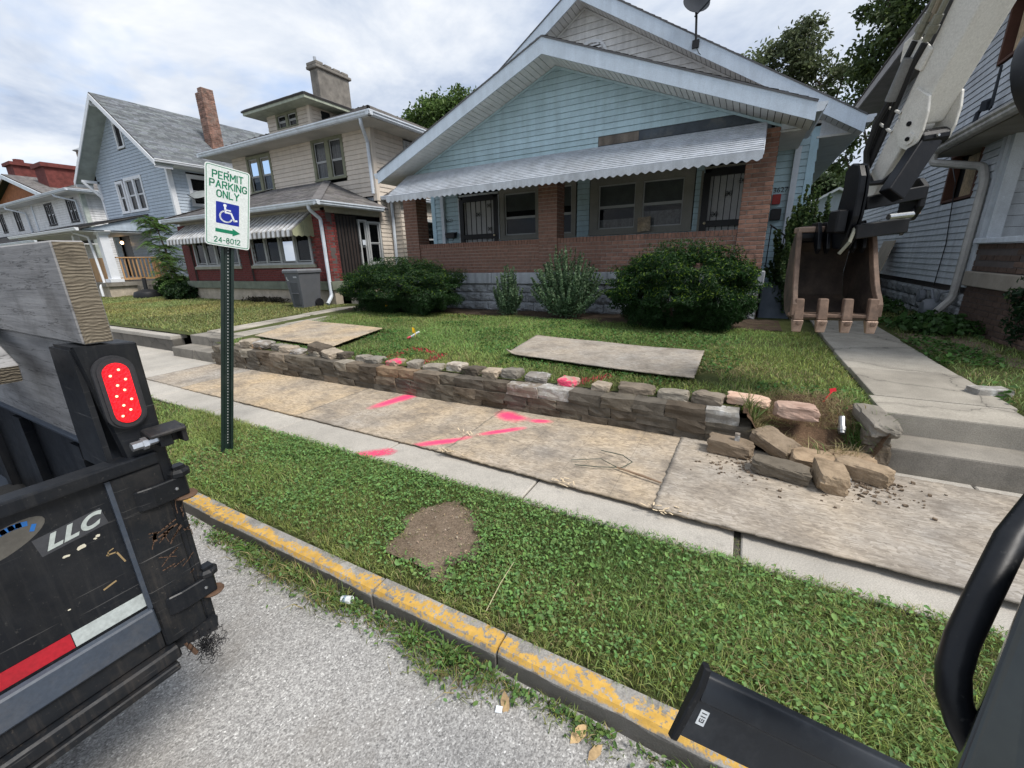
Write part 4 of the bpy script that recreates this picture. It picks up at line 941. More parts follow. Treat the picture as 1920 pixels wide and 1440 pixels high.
# side door, narrow windows
sd = obj('security_door', sb.box(MB(), 8.72, 9.5, 1.03, 2.86, -.06, .0), mat('door_brown', (.035,.027,.024), .6), fh)
for i in range(7): obj('bar', sb.box(MB(), 8.74+.118*i, 8.765+.118*i, 1.05, 2.84, .001, .022), BLACKI, sd)
obj('handle', MB().tube([sb.p(9.46,1.85,.0),sb.p(9.46,1.85,.07),sb.p(9.46,2.05,.07),sb.p(9.46,2.05,.0)], .014, 6), BLACKI, sd)
window(fh, sb, 9.52, 9.86, 1.1, 2.78, STEELG, .05, 1, split=.55, sashm=STEELG); window(fh, sb, 9.88, 10.42, 1.5, 2.75, STEELG, .06, 1, sashm=STEELG)
obj('notice', sb.box(MB(), 9.62, 9.74, 2.05, 2.2, .012, .016), W_TRIM, fh)
siding(fh, rightw(XR+.02), .8, 3.2, .125, 10.44, 10.9, S_BEIGE); obj('corner_board', rightw(XR+.02).box(MB(), 10.88, 11.0, .5, 3.5, -.1, .03), S_BEIGE, fh)
fbx = thing('flower_box', 'green flower box under the small side window of the red brick porch', 'planter', (XR+.12, 10.1, 1.4))
obj('box', sb.box(MB(), 9.85, 10.42, 1.30, 1.45, .01, .18), mat('planter_green', (.06,.10,.08), .6), fbx, bevel=.01)
obj('fern', MB().add([tuple(Vector((XR+.15,10.42,1.45))+Vector((math.sin(i*2.4)*.12*k, math.cos(i*2.4)*.12*k, .1-.12*k*k+.01*i % .03))) for i in range(40) for k in (.2, .9, 1.0)], [(3*i, 3*i+1, 3*i+2) for i in range(40)]), mat('fern_green', (.03,.08,.02), .6), fbx, fix=False)
# hipped porch roof
ze, zt = 3.14, 4.18
def hipset(parent, x0, x1, y0, y1, ze, ins, zt, mt, e=.14, back=False):
    """front, right and left planes of a hip roof that rises ins metres in from the eave (x0..x1, y0..y1)"""
    roofplane((x0,y0,ze),(x1,y0,ze),(x1-ins,y0+ins,zt),(x0+ins,y0+ins,zt), mt, parent, e)
    roofplane((x1,y0,ze),(x1,y1,ze),(x1-ins,y1-(ins if back else 0),zt),(x1-ins,y0+ins,zt), mt, parent, e)
    roofplane((x0,y0,ze),(x0,y1,ze),(x0+ins,y1-(ins if back else 0),zt),(x0+ins,y0+ins,zt), mt, parent, e)
hipset(fh, -18.3, -10.1, 7.92, 10.52, ze, 2.58, zt, ROOFM)
def hipcaps(parent, a, b, mt):
    a, b = Vector(a), Vector(b); n = int((b-a).length/.22); mb = MB(); t = (b-a)/n
    for i in range(n):
        p = a+t*i+Vector((0,0,.018+.0)); q = a+t*(i+1.12)+Vector((0,0,.012)); mb.bar(p, q, .24, .012)
    obj('ridge_cap', mb, mt, parent, kind='stuff')
ROOFP = mat('shingle_plain', (.15,.142,.14), .92, var=.3, scale=6, bump=.7, bscale=170); hipcaps(fh, (-10.1,7.92,ze), (-12.68,10.5,zt), ROOFP); hipcaps(fh, (-18.3,7.92,ze), (-15.72,10.5,zt), ROOFP)
gutter(fh, front(7.93), -18.42, -9.98, 3.02, 0); gutter(fh, rightw(-10.11), 7.81, 10.25, 3.02, 0); gutter(fh, leftw(-18.29), 7.8, 10.5, 3.02, 0)
obj('eave_soffit', MB().box(-18.28, -10.12, 7.95, 8.42, 3.03, 3.05), mat('soffit_tan', (.40,.37,.32), .7), fh); obj('eave_soffit', MB().box(XR, -10.12, 8.42, 10.4, 3.03, 3.05), MATS['soffit_tan'], fh)
spout(fh, [(-10.42,7.90,3.05),(-10.42,7.90,2.93),(-10.50,8.27,2.72),(-10.50,8.27,.62),(-10.40,8.02,.42)], .05)
# slatted window awnings
aw2 = thing('striped_awning', 'slatted silver awning with scalloped ends over the red brick porch windows', 'awning', (-14.4, 8.0, 2.6))
AWD = mat('awning_dark_slat', (.16,.15,.13), .6, streak=.3); AWL = mat('awning_light_slat', (.60,.61,.62), .45, streak=.35, dirt=(.25,.2,.14), damt=.7); AWG = mat('awning_olive_panel', (.33,.34,.22), .5, streak=.25)
n = 62; x0, x1 = -17.85, -10.95
for i in range(n):
    a = x0+(x1-x0)*i/n; b = x0+(x1-x0)*(i+1)/n; up_ = i % 2 == 0; h = .03 if up_ else 0
    obj('slat', MB().prism([(a,8.38,2.93+h),(a,7.66,2.42+h),(a,7.645,2.27+h*.3),(a,7.655,2.26),(a,7.675,2.40),(a,8.38,2.90)], (b-a-.003 if not up_ else b-a+.012,0,0)), AWL if up_ else AWD, aw2)
for sx, xx in ((1, x1+.01), (-1, x0-.012)):
    ys_ = [8.38, 8.2, 8.02, 7.84, 7.66]
    for i in range(4):
        ya, yb = ys_[i], ys_[i+1]; za, zb = 2.93-.51*(8.38-ya)/.72, 2.93-.51*(8.38-yb)/.72; o = .012 if i % 2 else 0
        obj('end_panel', MB().prism([(xx+o,ya,za),(xx+o,yb,zb),(xx+o,yb,2.30),(xx+o,(ya+yb)/2,2.26),(xx+o,ya,2.30)], (.006,0,0)), AWG, aw2)
# upper storey
fu = front(10.5); su = rightw(-10.5)
hA, hB = (-13.24,-11.72,4.18,5.46), (-16.98,-15.5,4.12,5.4)
siding(fh, fu, 3.55, 5.48, .137, -17.9, -10.5, S_BEIGE, [hA, hB])
window(fh, fu, *hA[:2], 4.22, 5.46, OLIVE, .11, 2, mull=.2, sashm=STEELG, curtain=[(.0,1), (.5,1)], split=.46)
window(fh, fu, *hB[:2], 4.16, 5.40, OLIVE, .10, 2, mull=.16, sashm=STEELG, curtain=[(.3,.95), (.0,1)], split=.46)
siding(fh, su, .5, 5.48, .137, 10.5, 18.5, S_BEIGE, [(11.9,12.9,4.3,5.4)])
window(fh, su, 11.92, 12.88, 4.32, 5.38, STEELG, .1, 1, curtain=[(.0,1)])
obj('corner_board', fu.box(MB(), -10.62, -10.47, 3.4, 5.48, -.12, .035), S_BEIGE, fh)
core(fh, -17.9, -10.5, 10.5, 18.5, .3, 5.46); siding(fh, leftw(-17.9), .5, 5.48, .137, 10.5, 18.5, S_BEIGE)
obj('eave_soffit', MB().box(-18.55, -9.75, 9.8, 18.6, 5.44, 5.47), mat('soffit_panel_tan', (.42,.40,.36), .7, scale=1.5), fh)
gutter(fh, front(9.80), -18.66, -9.62, 5.455, 0, k=1.15); gutter(fh, rightw(-9.76), 9.66, 18.7, 5.455, 0, k=1.15); gutter(fh, leftw(-18.54), 9.66, 18.7, 5.455, 0)
spout(fh, [(-10.1,9.78,5.46),(-10.1,9.78,5.32),(-10.56,10.40,5.05),(-10.57,10.42,3.6)], .05)
PI_ = .45
hipset(fh, -18.62, -9.68, 9.72, 18.7, 5.585, 4.4, 5.585+4.4*PI_, ROOFM, .16, True)
# side bay with its own small roof
sy = rightw(-10.05)
siding(fh, sy, .6, 3.45, .137, 11.0, 14.5, S_BEIGE, [(12.1,13.4,1.6,2.95)]); window(fh, sy, 12.12, 13.38, 1.62, 2.93, STEELG, .09, 2, sashm=COFF)
siding(fh, front(11.0), .6, 3.45, .137, -10.5, -10.07, S_BEIGE); core(fh, -11.0, -10.05, 11.0, 14.5, .3, 3.4)
roofplane((-9.85,10.7,3.52),(-9.85,14.7,3.52),(-10.5,14.5,3.78),(-10.5,11.2,3.78), ROOFM, fh); roofplane((-11.0,10.68,3.52),(-9.85,10.68,3.52),(-10.5,11.2,3.78),(-11.0,11.2,3.78), ROOFM, fh)
gutter(fh, rightw(-9.87), 10.6, 14.7, 3.42, 0); gutter(fh, front(10.72), -11.05, -9.78, 3.42, 0)
spout(fh, [(-10.3,10.9,3.45),(-10.36,10.93,.6)], .05)
# dormer
fd = front(10.52); rd = rightw(-13.1)
siding(fh, fd, 5.9, 6.50, .12, -15.35, -13.1, S_BEIGE, [(-14.85,-13.72,5.98,6.48)]); window(fh, fd, -14.85, -13.72, 6.0, 6.46, OLIVE, .07, 2, mull=.12, sashm=STEELG, sill=False, curtain=[(.1,.8), (.2,1)])
siding(fh, rd, 5.75, 6.5, .12, lambda z: 10.52, lambda z: max(10.6, 9.72+(z-5.585)/PI_), S_BEIGE); obj('attic_vent', rd.box(MB(), 10.95, 11.3, 6.15, 6.42, .0, .02), DARK, fh)
obj('wall', MB().box(-15.3, -13.15, 10.6, 12.4, 5.6, 6.5), DARK, fh); obj('corner_board', fd.box(MB(), -13.2, -13.07, 5.8, 6.5, -.08, .03), S_BEIGE, fh)
EAVEG = mat('eave_sage', (.36,.39,.31), .6, streak=.2)
obj('dormer_eave', MB().box(-15.88, -12.6, 10.0, 12.6, 6.47, 6.60), EAVEG, fh, bevel=.006)
hipset(fh, -15.92, -12.56, 9.96, 13.2, 6.605, 1.6, 6.605+1.6*.36, ROOFM, .15)
# broad rendered chimney
ch = MB(); ch.box(-14.42, -14.0, 11.82, 13.2, 6.6, 8.1); CHIM = mat('chimney_render', (.19,.175,.155), .95, var=.3, bump=.9, bscale=30, dirt=(.08,.075,.07))
cp = obj('chimney', ch, CHIM, fh, bevel=.02)
obj('chimney_cap', MB().box(-14.50, -13.93, 11.74, 13.28, 8.1, 8.2), CHIM, cp, bevel=.02)
for i, y in enumerate((11.76, 12.12, 12.5, 12.86)): obj('cap_block', MB().box(-14.48, -13.95, y, y+.3, 8.203, 8.29+.02*(i == 0)), CHIM, cp, bevel=.015)
obj('flue', MB().tube([(-14.22,11.95,8.2),(-14.22,11.95,8.5)], .05, 10), mat('galvanised2', (.4,.41,.42), .4, metal=.7), cp); obj('flashing', MB().box(-14.47, -13.95, 11.78, 13.25, 6.9, 7.17), mat('lead_white', (.5,.49,.46), .6, dirt=(.2,.2,.2)), cp)

# ================================================================ grey gabled house
gh = thing('gable_house', 'grey-blue clapboard house with a steep gable roof and a tall thin brick chimney', 'house', (-24, 9.5, .4))
GX = -23.95; fgr = front(9.5); sg = rightw(-20.72); SG = .735
top = lambda z: (8.18-z)/SG
hW = (-25.45,-22.9,3.93,5.32); hT = (-24.28,-23.55,6.42,7.48)
siding(gh, fgr, .9, 5.3, .122, -27.2, -20.72, S_GREY, [hW, (-26.6,-25.5,1.1,3.2)])
siding(gh, fgr, 5.3, 8.05, .122, lambda z: max(-27.2, GX-top(z)), lambda z: min(-20.72, GX+top(z)), S_GREY, [hT, (hW[0],hW[1],5.2,5.33)])
window(gh, fgr, -25.45, -24.72, 3.95, 5.26, COFF, .11, 1, sashm=COFF); window(gh, fgr, -24.58, -22.92, 3.95, 5.32, COFF, .12, 2, mull=.13, sashm=COFF, curtain=[(.55,.95), (.6,.95)])
window(gh, fgr, -24.26, -23.58, 6.45, 7.45, COFF, .11, 1, sashm=COFF)
siding(gh, sg, .6, 5.4, .122, 9.5, 19, S_GREY, [(10.15,11.3,4.0,5.2)]); window(gh, sg, 10.15, 11.3, 4.0, 5.2, COFF, .13, 1, sashm=COFF)
core(gh, -27.2, -20.72, 9.5, 19, .3, 5.3); siding(gh, leftw(-27.2), .6, 5.4, .122, 9.5, 19, S_GREY)
gabletri('wall', fgr, GX, 3.2, 5.3, SG, -.3, -.02, DARK, gh)
obj('corner_board', fgr.box(MB(), -20.83, -20.68, .5, 5.4, -.14, .03), COFF, gh); obj('corner_board', fgr.box(MB(), -27.24, -27.1, .5, 5.4, -.14, .03), COFF, gh)
obj('foundation', MB().box(-27.15, -20.76, 9.53, 19, .1, .9), STUCCO, gh)
ap = Vector((GX, 8.88, 8.33))
for sgn, mt in ((1, ROOFG), (-1, ROOFG)):
    hx = 3.87; e_ = Vector((GX+sgn*hx, 8.88, 8.33-hx*SG))
    roofplane(tuple(e_), (e_.x, 19.3, e_.z), (GX, 19.3, 8.33), (GX, 8.88, 8.33), mt, gh, .13)
    obj('rake_fascia', MB().prism([ap-Vector((0,0,.05)), e_-Vector((0,0,.05)), e_-Vector((0,0,.24)), ap-Vector((0,0,.27))], (0, -.03, 0)), COFF, gh)
    obj('soffit', MB().prism([ap-Vector((0,0,.20)), e_-Vector((0,0,.16)), e_-Vector((0,0,.18)), ap-Vector((0,0,.22))], (0, .62, 0)), mat('soffit_green_grey', (.34,.38,.36), .7, scale=3), gh)
    for k in (.03, .5, .97):
        p = ap+(e_-ap)*k-Vector((0,0,.24)); obj('rafter', MB().prism([p, p+(e_-ap).normalized()*.06, p+(e_-ap).normalized()*.06-Vector((0,0,.1)), p-Vector((0,0,.1))], (0, .6, 0)), COFF, gh) if k != .5 else None
    if sgn > 0: continue
    q = Vector((GX+sgn*(3.1), 9.49, 8.33-3.87*SG-.05))
    obj('eave_bracket', MB().bar(q+Vector((0,0,-.05)), q+Vector((0,-.6,-.05)), .09, .11).bar(q+Vector((0,0,-.75)), q+Vector((0,-.55,-.1)), .08, .09).bar(q+Vector((0,-.03,-.8)), q+Vector((0,-.03,0)), .09, .09, (1,0,0)), COFF, gh)
gutter(gh, rightw(GX+3.84), 8.86, 19.2, 5.36, 0, COFF)
obj('eave_soffit', MB().box(-20.72, -20.12, 9.5, 19.2, 5.33, 5.36), W_SOF, gh)
bk = Brickwork(gh, mat('old_chimney_brick', (.22,.125,.095), .9, var=.4, scale=6, orand=.35, bump=.6, dirt=(.30,.27,.24), damt=.7), mat('mortar_pale', (.33,.29,.26), .95))
bk.pier(-21.95, -21.42, 11.85, 12.35, 6.2, 8.75, sides='fr'); bk.pier(-21.72, -21.42, 11.85, 12.35, 8.75, 8.9, sides='fr'); bk.done(300, 'chimney')
# its side porch
pw = COFF
obj('porch_floor', MB().box(-31, -23.3, 7.45, 9.5, .82, .98), STEP, gh); obj('porch_base', MB().box(-31, -23.4, 7.55, 9.5, .2, .82), STUCCO, gh)
obj('porch_column', MB().prism([(-23.72,7.72,.98),(-23.38,7.72,.98),(-23.42,7.72,2.9),(-23.68,7.72,2.9)], (0,.3,0)), pw, gh)
obj('column_base', MB().box(-23.8, -23.3, 7.64, 8.1, .985, 1.12), pw, gh); obj('column_cap', MB().box(-23.76, -23.34, 7.68, 8.06, 2.9, 3.0), pw, gh)
spout(gh, [(-24.2,7.2,3.1),(-24.2,7.2,2.98),(-23.95,7.55,2.8),(-23.85,7.6,.95),(-23.8,7.42,.85),(-23.75,7.40,.42)], .045, pw)
obj('porch_column', MB().box(-26.2, -25.98, 7.7, 7.9, .98, 3.0), pw, gh)
roofplane((-31.3,7.05,3.12),(-23.1,7.05,3.12),(-23.1,9.5,3.78),(-31.3,9.5,3.78), ROOFD and mat('porch_shingle', (.045,.045,.048), .9, attr=True), gh, .16)
obj('porch_beam', MB().box(-31, -23.3, 7.6, 7.9, 3.0, 3.12), pw, gh); gutter(gh, front(7.06), -31.3, -23.05, 3.0, 0, pw)
for i in range(5):
    z = 3.05+i*.122; obj('siding_board', MB().add([(-23.2,7.15+(z-3.05)*3.6,z),(-23.2,9.48,z),(-23.2,9.48,z+.12),(-23.2,min(9.4,7.15+(z+.12-3.05)*3.6),z+.12),(-23.24,7.15+(z-3.05)*3.6,z),(-23.24,9.48,z),(-23.24,9.48,z+.12),(-23.24,min(9.4,7.15+(z+.12-3.05)*3.6),z+.12)], [(0,1,2,3),(4,7,6,5),(0,4,5,1),(1,5,6,2),(2,6,7,3),(3,7,4,0)]), S_GREY, gh)
obj('porch_ceiling', MB().box(-31, -23.25, 7.2, 9.45, 2.98, 3.02), W_SOF, gh)
PINE = mat('new_pine', (.42,.25,.12), .7, var=.15, orand=.15, streak=.2)
rg = obj('porch_railing', MB().bar((-23.42,8.05,1.98),(-23.42,9.42,1.98), .12, .05).bar((-23.42,8.05,1.1),(-23.42,9.42,1.1), .05, .09).bar((-23.42,9.4,.98),(-23.42,9.4,2.0), .1, .1, (1,0,0)), PINE, gh)
for i in range(9): obj('picket', MB().box(-23.44, -23.40, 8.15+i*.14, 8.20+i*.14, 1.1, 1.97), PINE, rg)
rg = obj('stair_railing', MB().bar((-23.40,9.4,1.98),(-22.3,9.4,1.38), .1, .05, (0,0,1)), PINE, gh)
obj('newel', MB().box(-22.35, -22.2, 9.33, 9.47, .35, 1.42), COFF, rg)
for i in range(5): obj('picket', MB().box(-23.2+i*.2, -23.16+i*.2, 9.38, 9.42, .9-.1*i, 1.85-.11*i), PINE, rg)
for i in range(9): obj('fence_board', MB().box(-25.94+i*.245, -25.94+i*.245+.238, 7.72, 7.75, 1.0, 1.98), PINE, gh)
for i in range(3): obj('step', MB().box(-23.4+i*.3, -23.1+i*.3, 8.5, 9.35, .2, .82-.2*i), STEP, gh)
obj('porch_door', fgr.box(MB(), -26.5, -25.6, 1.0, 3.0, -.1, -.06), mat('dark_door', (.03,.03,.035), .4), gh)
lm = G('porch_lamp_glow'); lm.b.inputs['Emission Color'].default_value = (1, .62, .3, 1); lm.b.inputs['Emission Strength'].default_value = 6
obj('porch_lamp', MB().lathe((-25.9,9.3,2.62), [(.02,0),(.06,.04),(.06,.1),(.02,.14)], 10), lm.m, gh)
ds2 = thing('satellite_dish', 'pale satellite dish by the side window of the grey house, left of the sign', 'satellite dish', (-20.3, 10.3, 4.0))
obj('dish', MB().lathe((-20.25,10.25,4.42), [(.02,.05),(.2,.03),(.33,.0),(.38,-.04),(.36,-.04),(.2,.015),(.0,.03)], 20, (.25,-.40,.85)), mat('dish_pale', (.22,.24,.245), .5), ds2, smooth=True); obj('mast', MB().tube([(-20.3,10.4,4.3),(-20.62,10.6,4.0)], .022, 8), BLACKI, ds2); obj('arm', MB().tube([(-20.25,10.2,4.1),(-20.0,9.7,4.3)], .015, 6), BLACKI, ds2)

# ================================================================ white house, brick house, right house, garage
wh = thing('white_house', 'white two-storey house with dark windows and a dark porch roof beyond the grey house', 'house', (-40, 10.5, .4))
fw = front(10.5); sw = rightw(-32.65)
WW = [(-34.9,-33.68),(-38.4,-37.1),(-44.3,-43.2),(-47.6,-46.6)]
siding(wh, fw, 3.0, 5.55, .13, -50, -32.65, S_WHITE, [(a, b, 4.2, 5.45) for a, b in WW]); siding(wh, fw, .9, 3.0, .13, -50, -32.65, S_WHITE)
for i, (a, b) in enumerate(WW): window(wh, fw, a, b, 4.2, 5.42, mat('dark_window_trim', (.03,.028,.03), .6), .11, 2 if i != 1 else 2, sashm=COFF, mull=.12, curtain=[None, (.5,1)] if i != 3 else None)
siding(wh, sw, .9, 5.55, .13, 10.5, 20, S_WHITE); core(wh, -50, -32.65, 10.5, 20, .3, 5.5)
obj('corner_board', fw.box(MB(), -32.8, -32.6, .9, 5.55, -.16, .04), mat('sage_trim', (.42,.46,.42), .6), wh); obj('corner_board', fw.box(MB(), -40.6, -40.4, 3, 5.5, -.1, .05), W_TRIM, wh)
obj('eave_soffit', MB().box(-50.5, -32.0, 9.8, 20.5, 5.52, 5.58), W_SOF, wh); gutter(wh, front(9.82), -50.6, -31.9, 5.56, 0); gutter(wh, rightw(-32.02), 9.7, 20.5, 5.56, 0)
hipset(wh, -50.6, -31.95, 9.75, 20.6, 5.68, 5.2, 5.68+5.2*.42, ROOFM, .18, True)
spout(wh, [(-34.0,9.8,5.6),(-34.0,9.8,5.45),(-33.2,10.4,5.2),(-33.2,10.44,3.2)], .05); spout(wh, [(-42.6,9.8,5.6),(-42.6,9.8,5.4),(-41.6,10.4,5.1),(-41.6,10.44,3.2)], .05)
roofplane((-50,8.0,3.05),(-31.9,8.0,3.05),(-31.9,10.5,3.95),(-50,10.5,3.95), MATS['porch_shingle'], wh, .18)
gutter(wh, front(8.02), -50, -31.8, 2.92, 0); obj('porch_ceiling', MB().box(-50, -32.0, 8.1, 10.4, 2.85, 2.9), W_SOF, wh)
for x in (-36, -41, -46): obj('porch_column', MB().box(x-.11, x+.11, 8.2, 8.42, .9, 2.9), COFF, wh)
obj('porch_base', MB().box(-50, -32.2, 8.1, 10.5, .1, .9), STUCCO, wh)
vtp = thing('roof_vent', 'small metal chimney cowl poking out left of the steep grey gable', 'vent', (-35.5, 12, 7.0))
obj('flue', MB().tube([(-35.5,12,6.8),(-35.5,12,8.15)], .2, 10), mat('rusty', (.16,.09,.06), .8, metal=.2), vtp); obj('cowl', MB().lathe((-35.5,12,8.15), [(.14,0),(.34,.1),(.05,.26)], 12), MATS['galvanised2'], vtp)
kb = thing('brick_house', 'orange brick house with two dark red chimneys at the far left edge', 'house', (-62, 16, .3))
obj('wall', MB().box(-74, -55.2, 16, 26, .2, 7.6), mat('orange_brick', (.30,.115,.05), .85, var=.3, scale=3), kb); gabletri('gable', front(16), -64.6, 9.4, 7.6, .28, -.4, 0, MATS['orange_brick'], kb)
for sgn in (-1, 1): roofplane((-64.6+sgn*10.2,15.4,7.75),(-64.6+sgn*10.2,26.4,7.75),(-64.6,26.4,10.6),(-64.6,15.4,10.6), ROOFM, kb, .3); obj('rake_fascia', MB().prism([(-64.6,15.4,10.5),(-64.6+sgn*10.2,15.4,7.65),(-64.6+sgn*10.2,15.4,7.3),(-64.6,15.4,10.15)], (0,-.1,0)), W_TRIM, kb)
RB = mat('far_red_brick', (.13,.035,.03), .85, var=.35, scale=3)
c1 = obj('chimney', MB().box(-61.6, -59.2, 17, 21, 7.8, 10.9), RB, kb); obj('chimney_cap', MB().box(-61.8, -59.0, 16.8, 21.2, 10.9, 11.25), RB, c1)
c2 = obj('chimney', MB().box(-67.6, -65.6, 16.6, 18.2, 8.5, 11.7), RB, kb); obj('chimney_cap', MB().box(-67.8, -65.4, 16.4, 18.4, 11.7, 12.0), RB, c2); obj('flue', MB().tube([(-66.6,17.4,12.0),(-66.6,17.4,12.4)], .4, 8), MATS['far_red_brick'], c2)

rh = thing('slate_house', 'tall slate-blue sided house with a boarded window and brick porch at the right edge', 'house', (5.5, 9, .3))
lx = leftw(3.0)
holes = [(9.68,10.92,2.30,3.10),(9.1,10.05,4.15,5.0),(14.2,15.2,3.4,4.6)]
siding(rh, lx, .95, 5.45, .102, 9.05, 18.6, S_SLATE, holes, th=.018)
RBOX = mat('raw_window_wood', (.10,.045,.03), .8); OSBP = osb_mat('osb_window', .1, (.52,.38,.22))
for a0, a1, z0, z1 in holes:
    t = MB(); lx.box(t, a0, a0+.06, z0, z1, -.12, .02); lx.box(t, a1-.06, a1, z0, z1, -.12, .02); lx.box(t, a0+.06, a1-.06, z1-.06, z1, -.12, .018); lx.box(t, a0+.06, a1-.06, z0, z0+.04, -.12, .018)
    f_ = obj('window', t, RBOX if z0 > 2 and a0 < 14 else BLACKI, rh); obj('plywood_board', lx.box(MB(), a0+.06, a1-(.50 if z0 < 3 else .2), z0+.04, z1-.12, -.08, -.06), OSBP if a0 < 14 else DARK, f_)
core(rh, 3.0, 10.5, 9.0, 18.6, .3, 5.4)
obj('corner_board', MB().box(2.965, 3.09, 8.93, 9.06, .95, 5.45), S_SLATE, rh)
fr_ = front(9.0); siding(rh, fr_, 1.2, 5.45, .15, 3.09, 10.5, S_SLATE)
bk = Brickwork(rh, BRICKD, MORTD); fpar = leftw(2.98)
bk.wall(fpar, 6.0, 8.96, .25, .98, bl=.215); bk.wall(fpar, 6.0, 8.96, 1.2, 1.58, holes=[(6.15+i*.24, 6.27+i*.24, 1.26, 1.5) for i in range(12)]); bk.wall(front(6.0), 2.99, 10, .0, .98, depth=.12)
bk.done(300, 'porch_brick_wall')
obj('porch_band', MB().box(2.93, 10, 5.95, 8.99, .985, 1.195), mat('band_concrete', (.30,.265,.22), .9, var=.2, bump=.5), rh, bevel=.012); obj('parapet_sill', MB().box(2.92, 3.25, 5.94, 8.96, 1.585, 1.66), W_TRIM, rh, bevel=.008)
bl_ = MB()
for ci in range(4):
    a = 9.0-(.2 if ci % 2 else 0)
    while a < 18.5:
        p, q = max(9.0, a), min(18.5, a+.4); a += .4
        o = link('foundation_block', BLKS[R.randrange(4)], None, rh, (3.03, (p+q)/2, .15+ci*.2)); o.scale = (q-p-.012, .05, .185); o.rotation_euler = (0, 0, -math.pi/2)
obj('foundation', MB().box(3.045, 10, 9, 18.5, .0, .95), MORTD, rh)
# skirt roof over the porch, gutter, spout
obj('porch_soffit', MB().box(2.58, 9.5, 5.6, 10.4, 3.0, 3.03), mat('soffit_brown', (.24,.225,.20), .8, scale=2, dirt=(.4,.38,.35)), rh)
roofplane((2.52,5.5,3.12),(2.52,10.42,3.12),(3.02,10.42,3.2),(3.02,5.5,3.2), ROOFM, rh); roofplane((3.02,5.5,3.2),(3.02,9.0,3.2),(6.5,9.0,4.0),(6.5,5.5,4.0), ROOFM, rh)
gutter(rh, leftw(2.56), 5.5, 10.45, 3.01, 0, mat('dirty_gutter', (.40,.385,.36), .5, streak=.3, dirt=(.2,.18,.15)))
for y in (6.1, 8.9): obj('porch_post', MB().box(3.0, 3.15, y-.07, y+.07, 1.66, 3.0), S_SLATE, rh)
spout(rh, [(2.5,9.98,3.02),(2.5,9.98,2.88),(2.92,9.32,2.68),(2.92,9.14,2.45),(2.92,9.12,.78),(2.70,9.0,.5),(2.55,8.9,.44)], .055, mat('spout_taupe', (.36,.35,.33), .5))
obj('cable', MB().tube([(2.965,11.8,3.9),(2.965,10.4,2.6),(2.965,10.1,1.6),(2.965,10.15,.9)], .008, 5), BLACKI, rh)
# main roof with deep eave
obj('eave_soffit', MB().box(2.30, 3.05, 9.0, 19.2, 5.38, 5.42), mat('soffit_brown_grey', (.20,.19,.18), .8), rh); obj('eave_fascia', MB().box(2.26, 2.30, 9.0, 19.2, 5.36, 5.56), mat('fascia_grey', (.26,.25,.245), .6), rh)  # deep eave in a dark brown-grey
roofplane((2.24,9.0,5.57),(2.24,19.3,5.57),(6.5,19.3,8.4),(6.5,9.0,8.4), ROOFM, rh)
dm_ = thing('dish_bracket', 'bare grey satellite dish bracket on the lower roof edge of the slate house', 'bracket', (2.9, 9.5, 3.2))
obj('base_plate', MB().obox((2.80,9.5,3.19), (.08,0,.02), (0,.1,0), (0,0,.006)), DG, dm_); obj('arm', MB().tube([(2.80,9.5,3.2),(2.78,9.62,3.32),(2.82,9.72,3.48),(2.86,9.62,3.55)], [.03,.03,.03,.02], 8), DG, dm_, smooth=True)
obj('clamp', MB().obox((2.86,9.6,3.55), (.05,.03,.02), (-.02,.05,.01), (0,0,.07)), DG, dm_, bevel=.01); obj('fin', MB().prism([(2.86,9.5,3.45),(2.86,9.42,3.5),(2.86,9.46,4.0),(2.86,9.5,4.02)], (.02,0,0)), DG, dm_)
gm = thing('gas_meter', 'grey gas meter with pipes at the foot of the slate house wall', 'gas meter', (2.8, 9.5, .35))
GMG = mat('meter_grey', (.16,.175,.2), .5, var=.1)
obj('meter_body', MB().lathe((2.78,9.40,.58), [(.0,-.13),(.12,-.12),(.16,-.06),(.16,.06),(.12,.12),(.0,.13)], 14, (1,.0,0)), GMG, gm, smooth=True)
obj('regulator', MB().lathe((2.76,9.86,.74), [(.0,-.06),(.1,-.05),(.1,.02),(.05,.05),(.0,.07)], 12, (1,0,0)), GMG, gm); obj('pipe', MB().tube([(2.8,9.9,.3),(2.8,9.9,.86),(2.8,9.6,.86),(2.8,9.45,.72)], .022, 8), GMG, gm); obj('pipe', MB().tube([(2.8,9.3,.7),(2.8,9.22,.85),(2.98,9.2,.9)], .022, 8), GMG, gm)
pb = obj('leaning_board', MB().prism([(2.62,12.9,.36),(2.64,13.9,.36),(2.93,13.9,1.72),(2.92,12.9,1.72)], (.02,0,0)), mat('pale_board', (.50,.42,.33), .8, var=.12)); tag(pb, 'tall pale board leaning on the slate house behind the bucket', 'board')
ga = thing('garage', 'small grey gabled garage far back between the two houses', 'garage', (3.6, 29, .3))
obj('wall', MB().box(2.6, 5.0, 29, 33, .3, 3.9), S_GREY, ga); gabletri('gable', front(29), 3.8, 1.25, 3.9, .55, -.3, 0, S_GREY, ga)
for s_ in (-1, 1): obj('roof', MB().prism([(3.8,28.7,4.66),(3.8+s_*1.5,28.7,3.84),(3.8+s_*1.5,28.7,3.72),(3.8,28.7,4.54)], (0,4.6,0)), W_TRIM, ga)
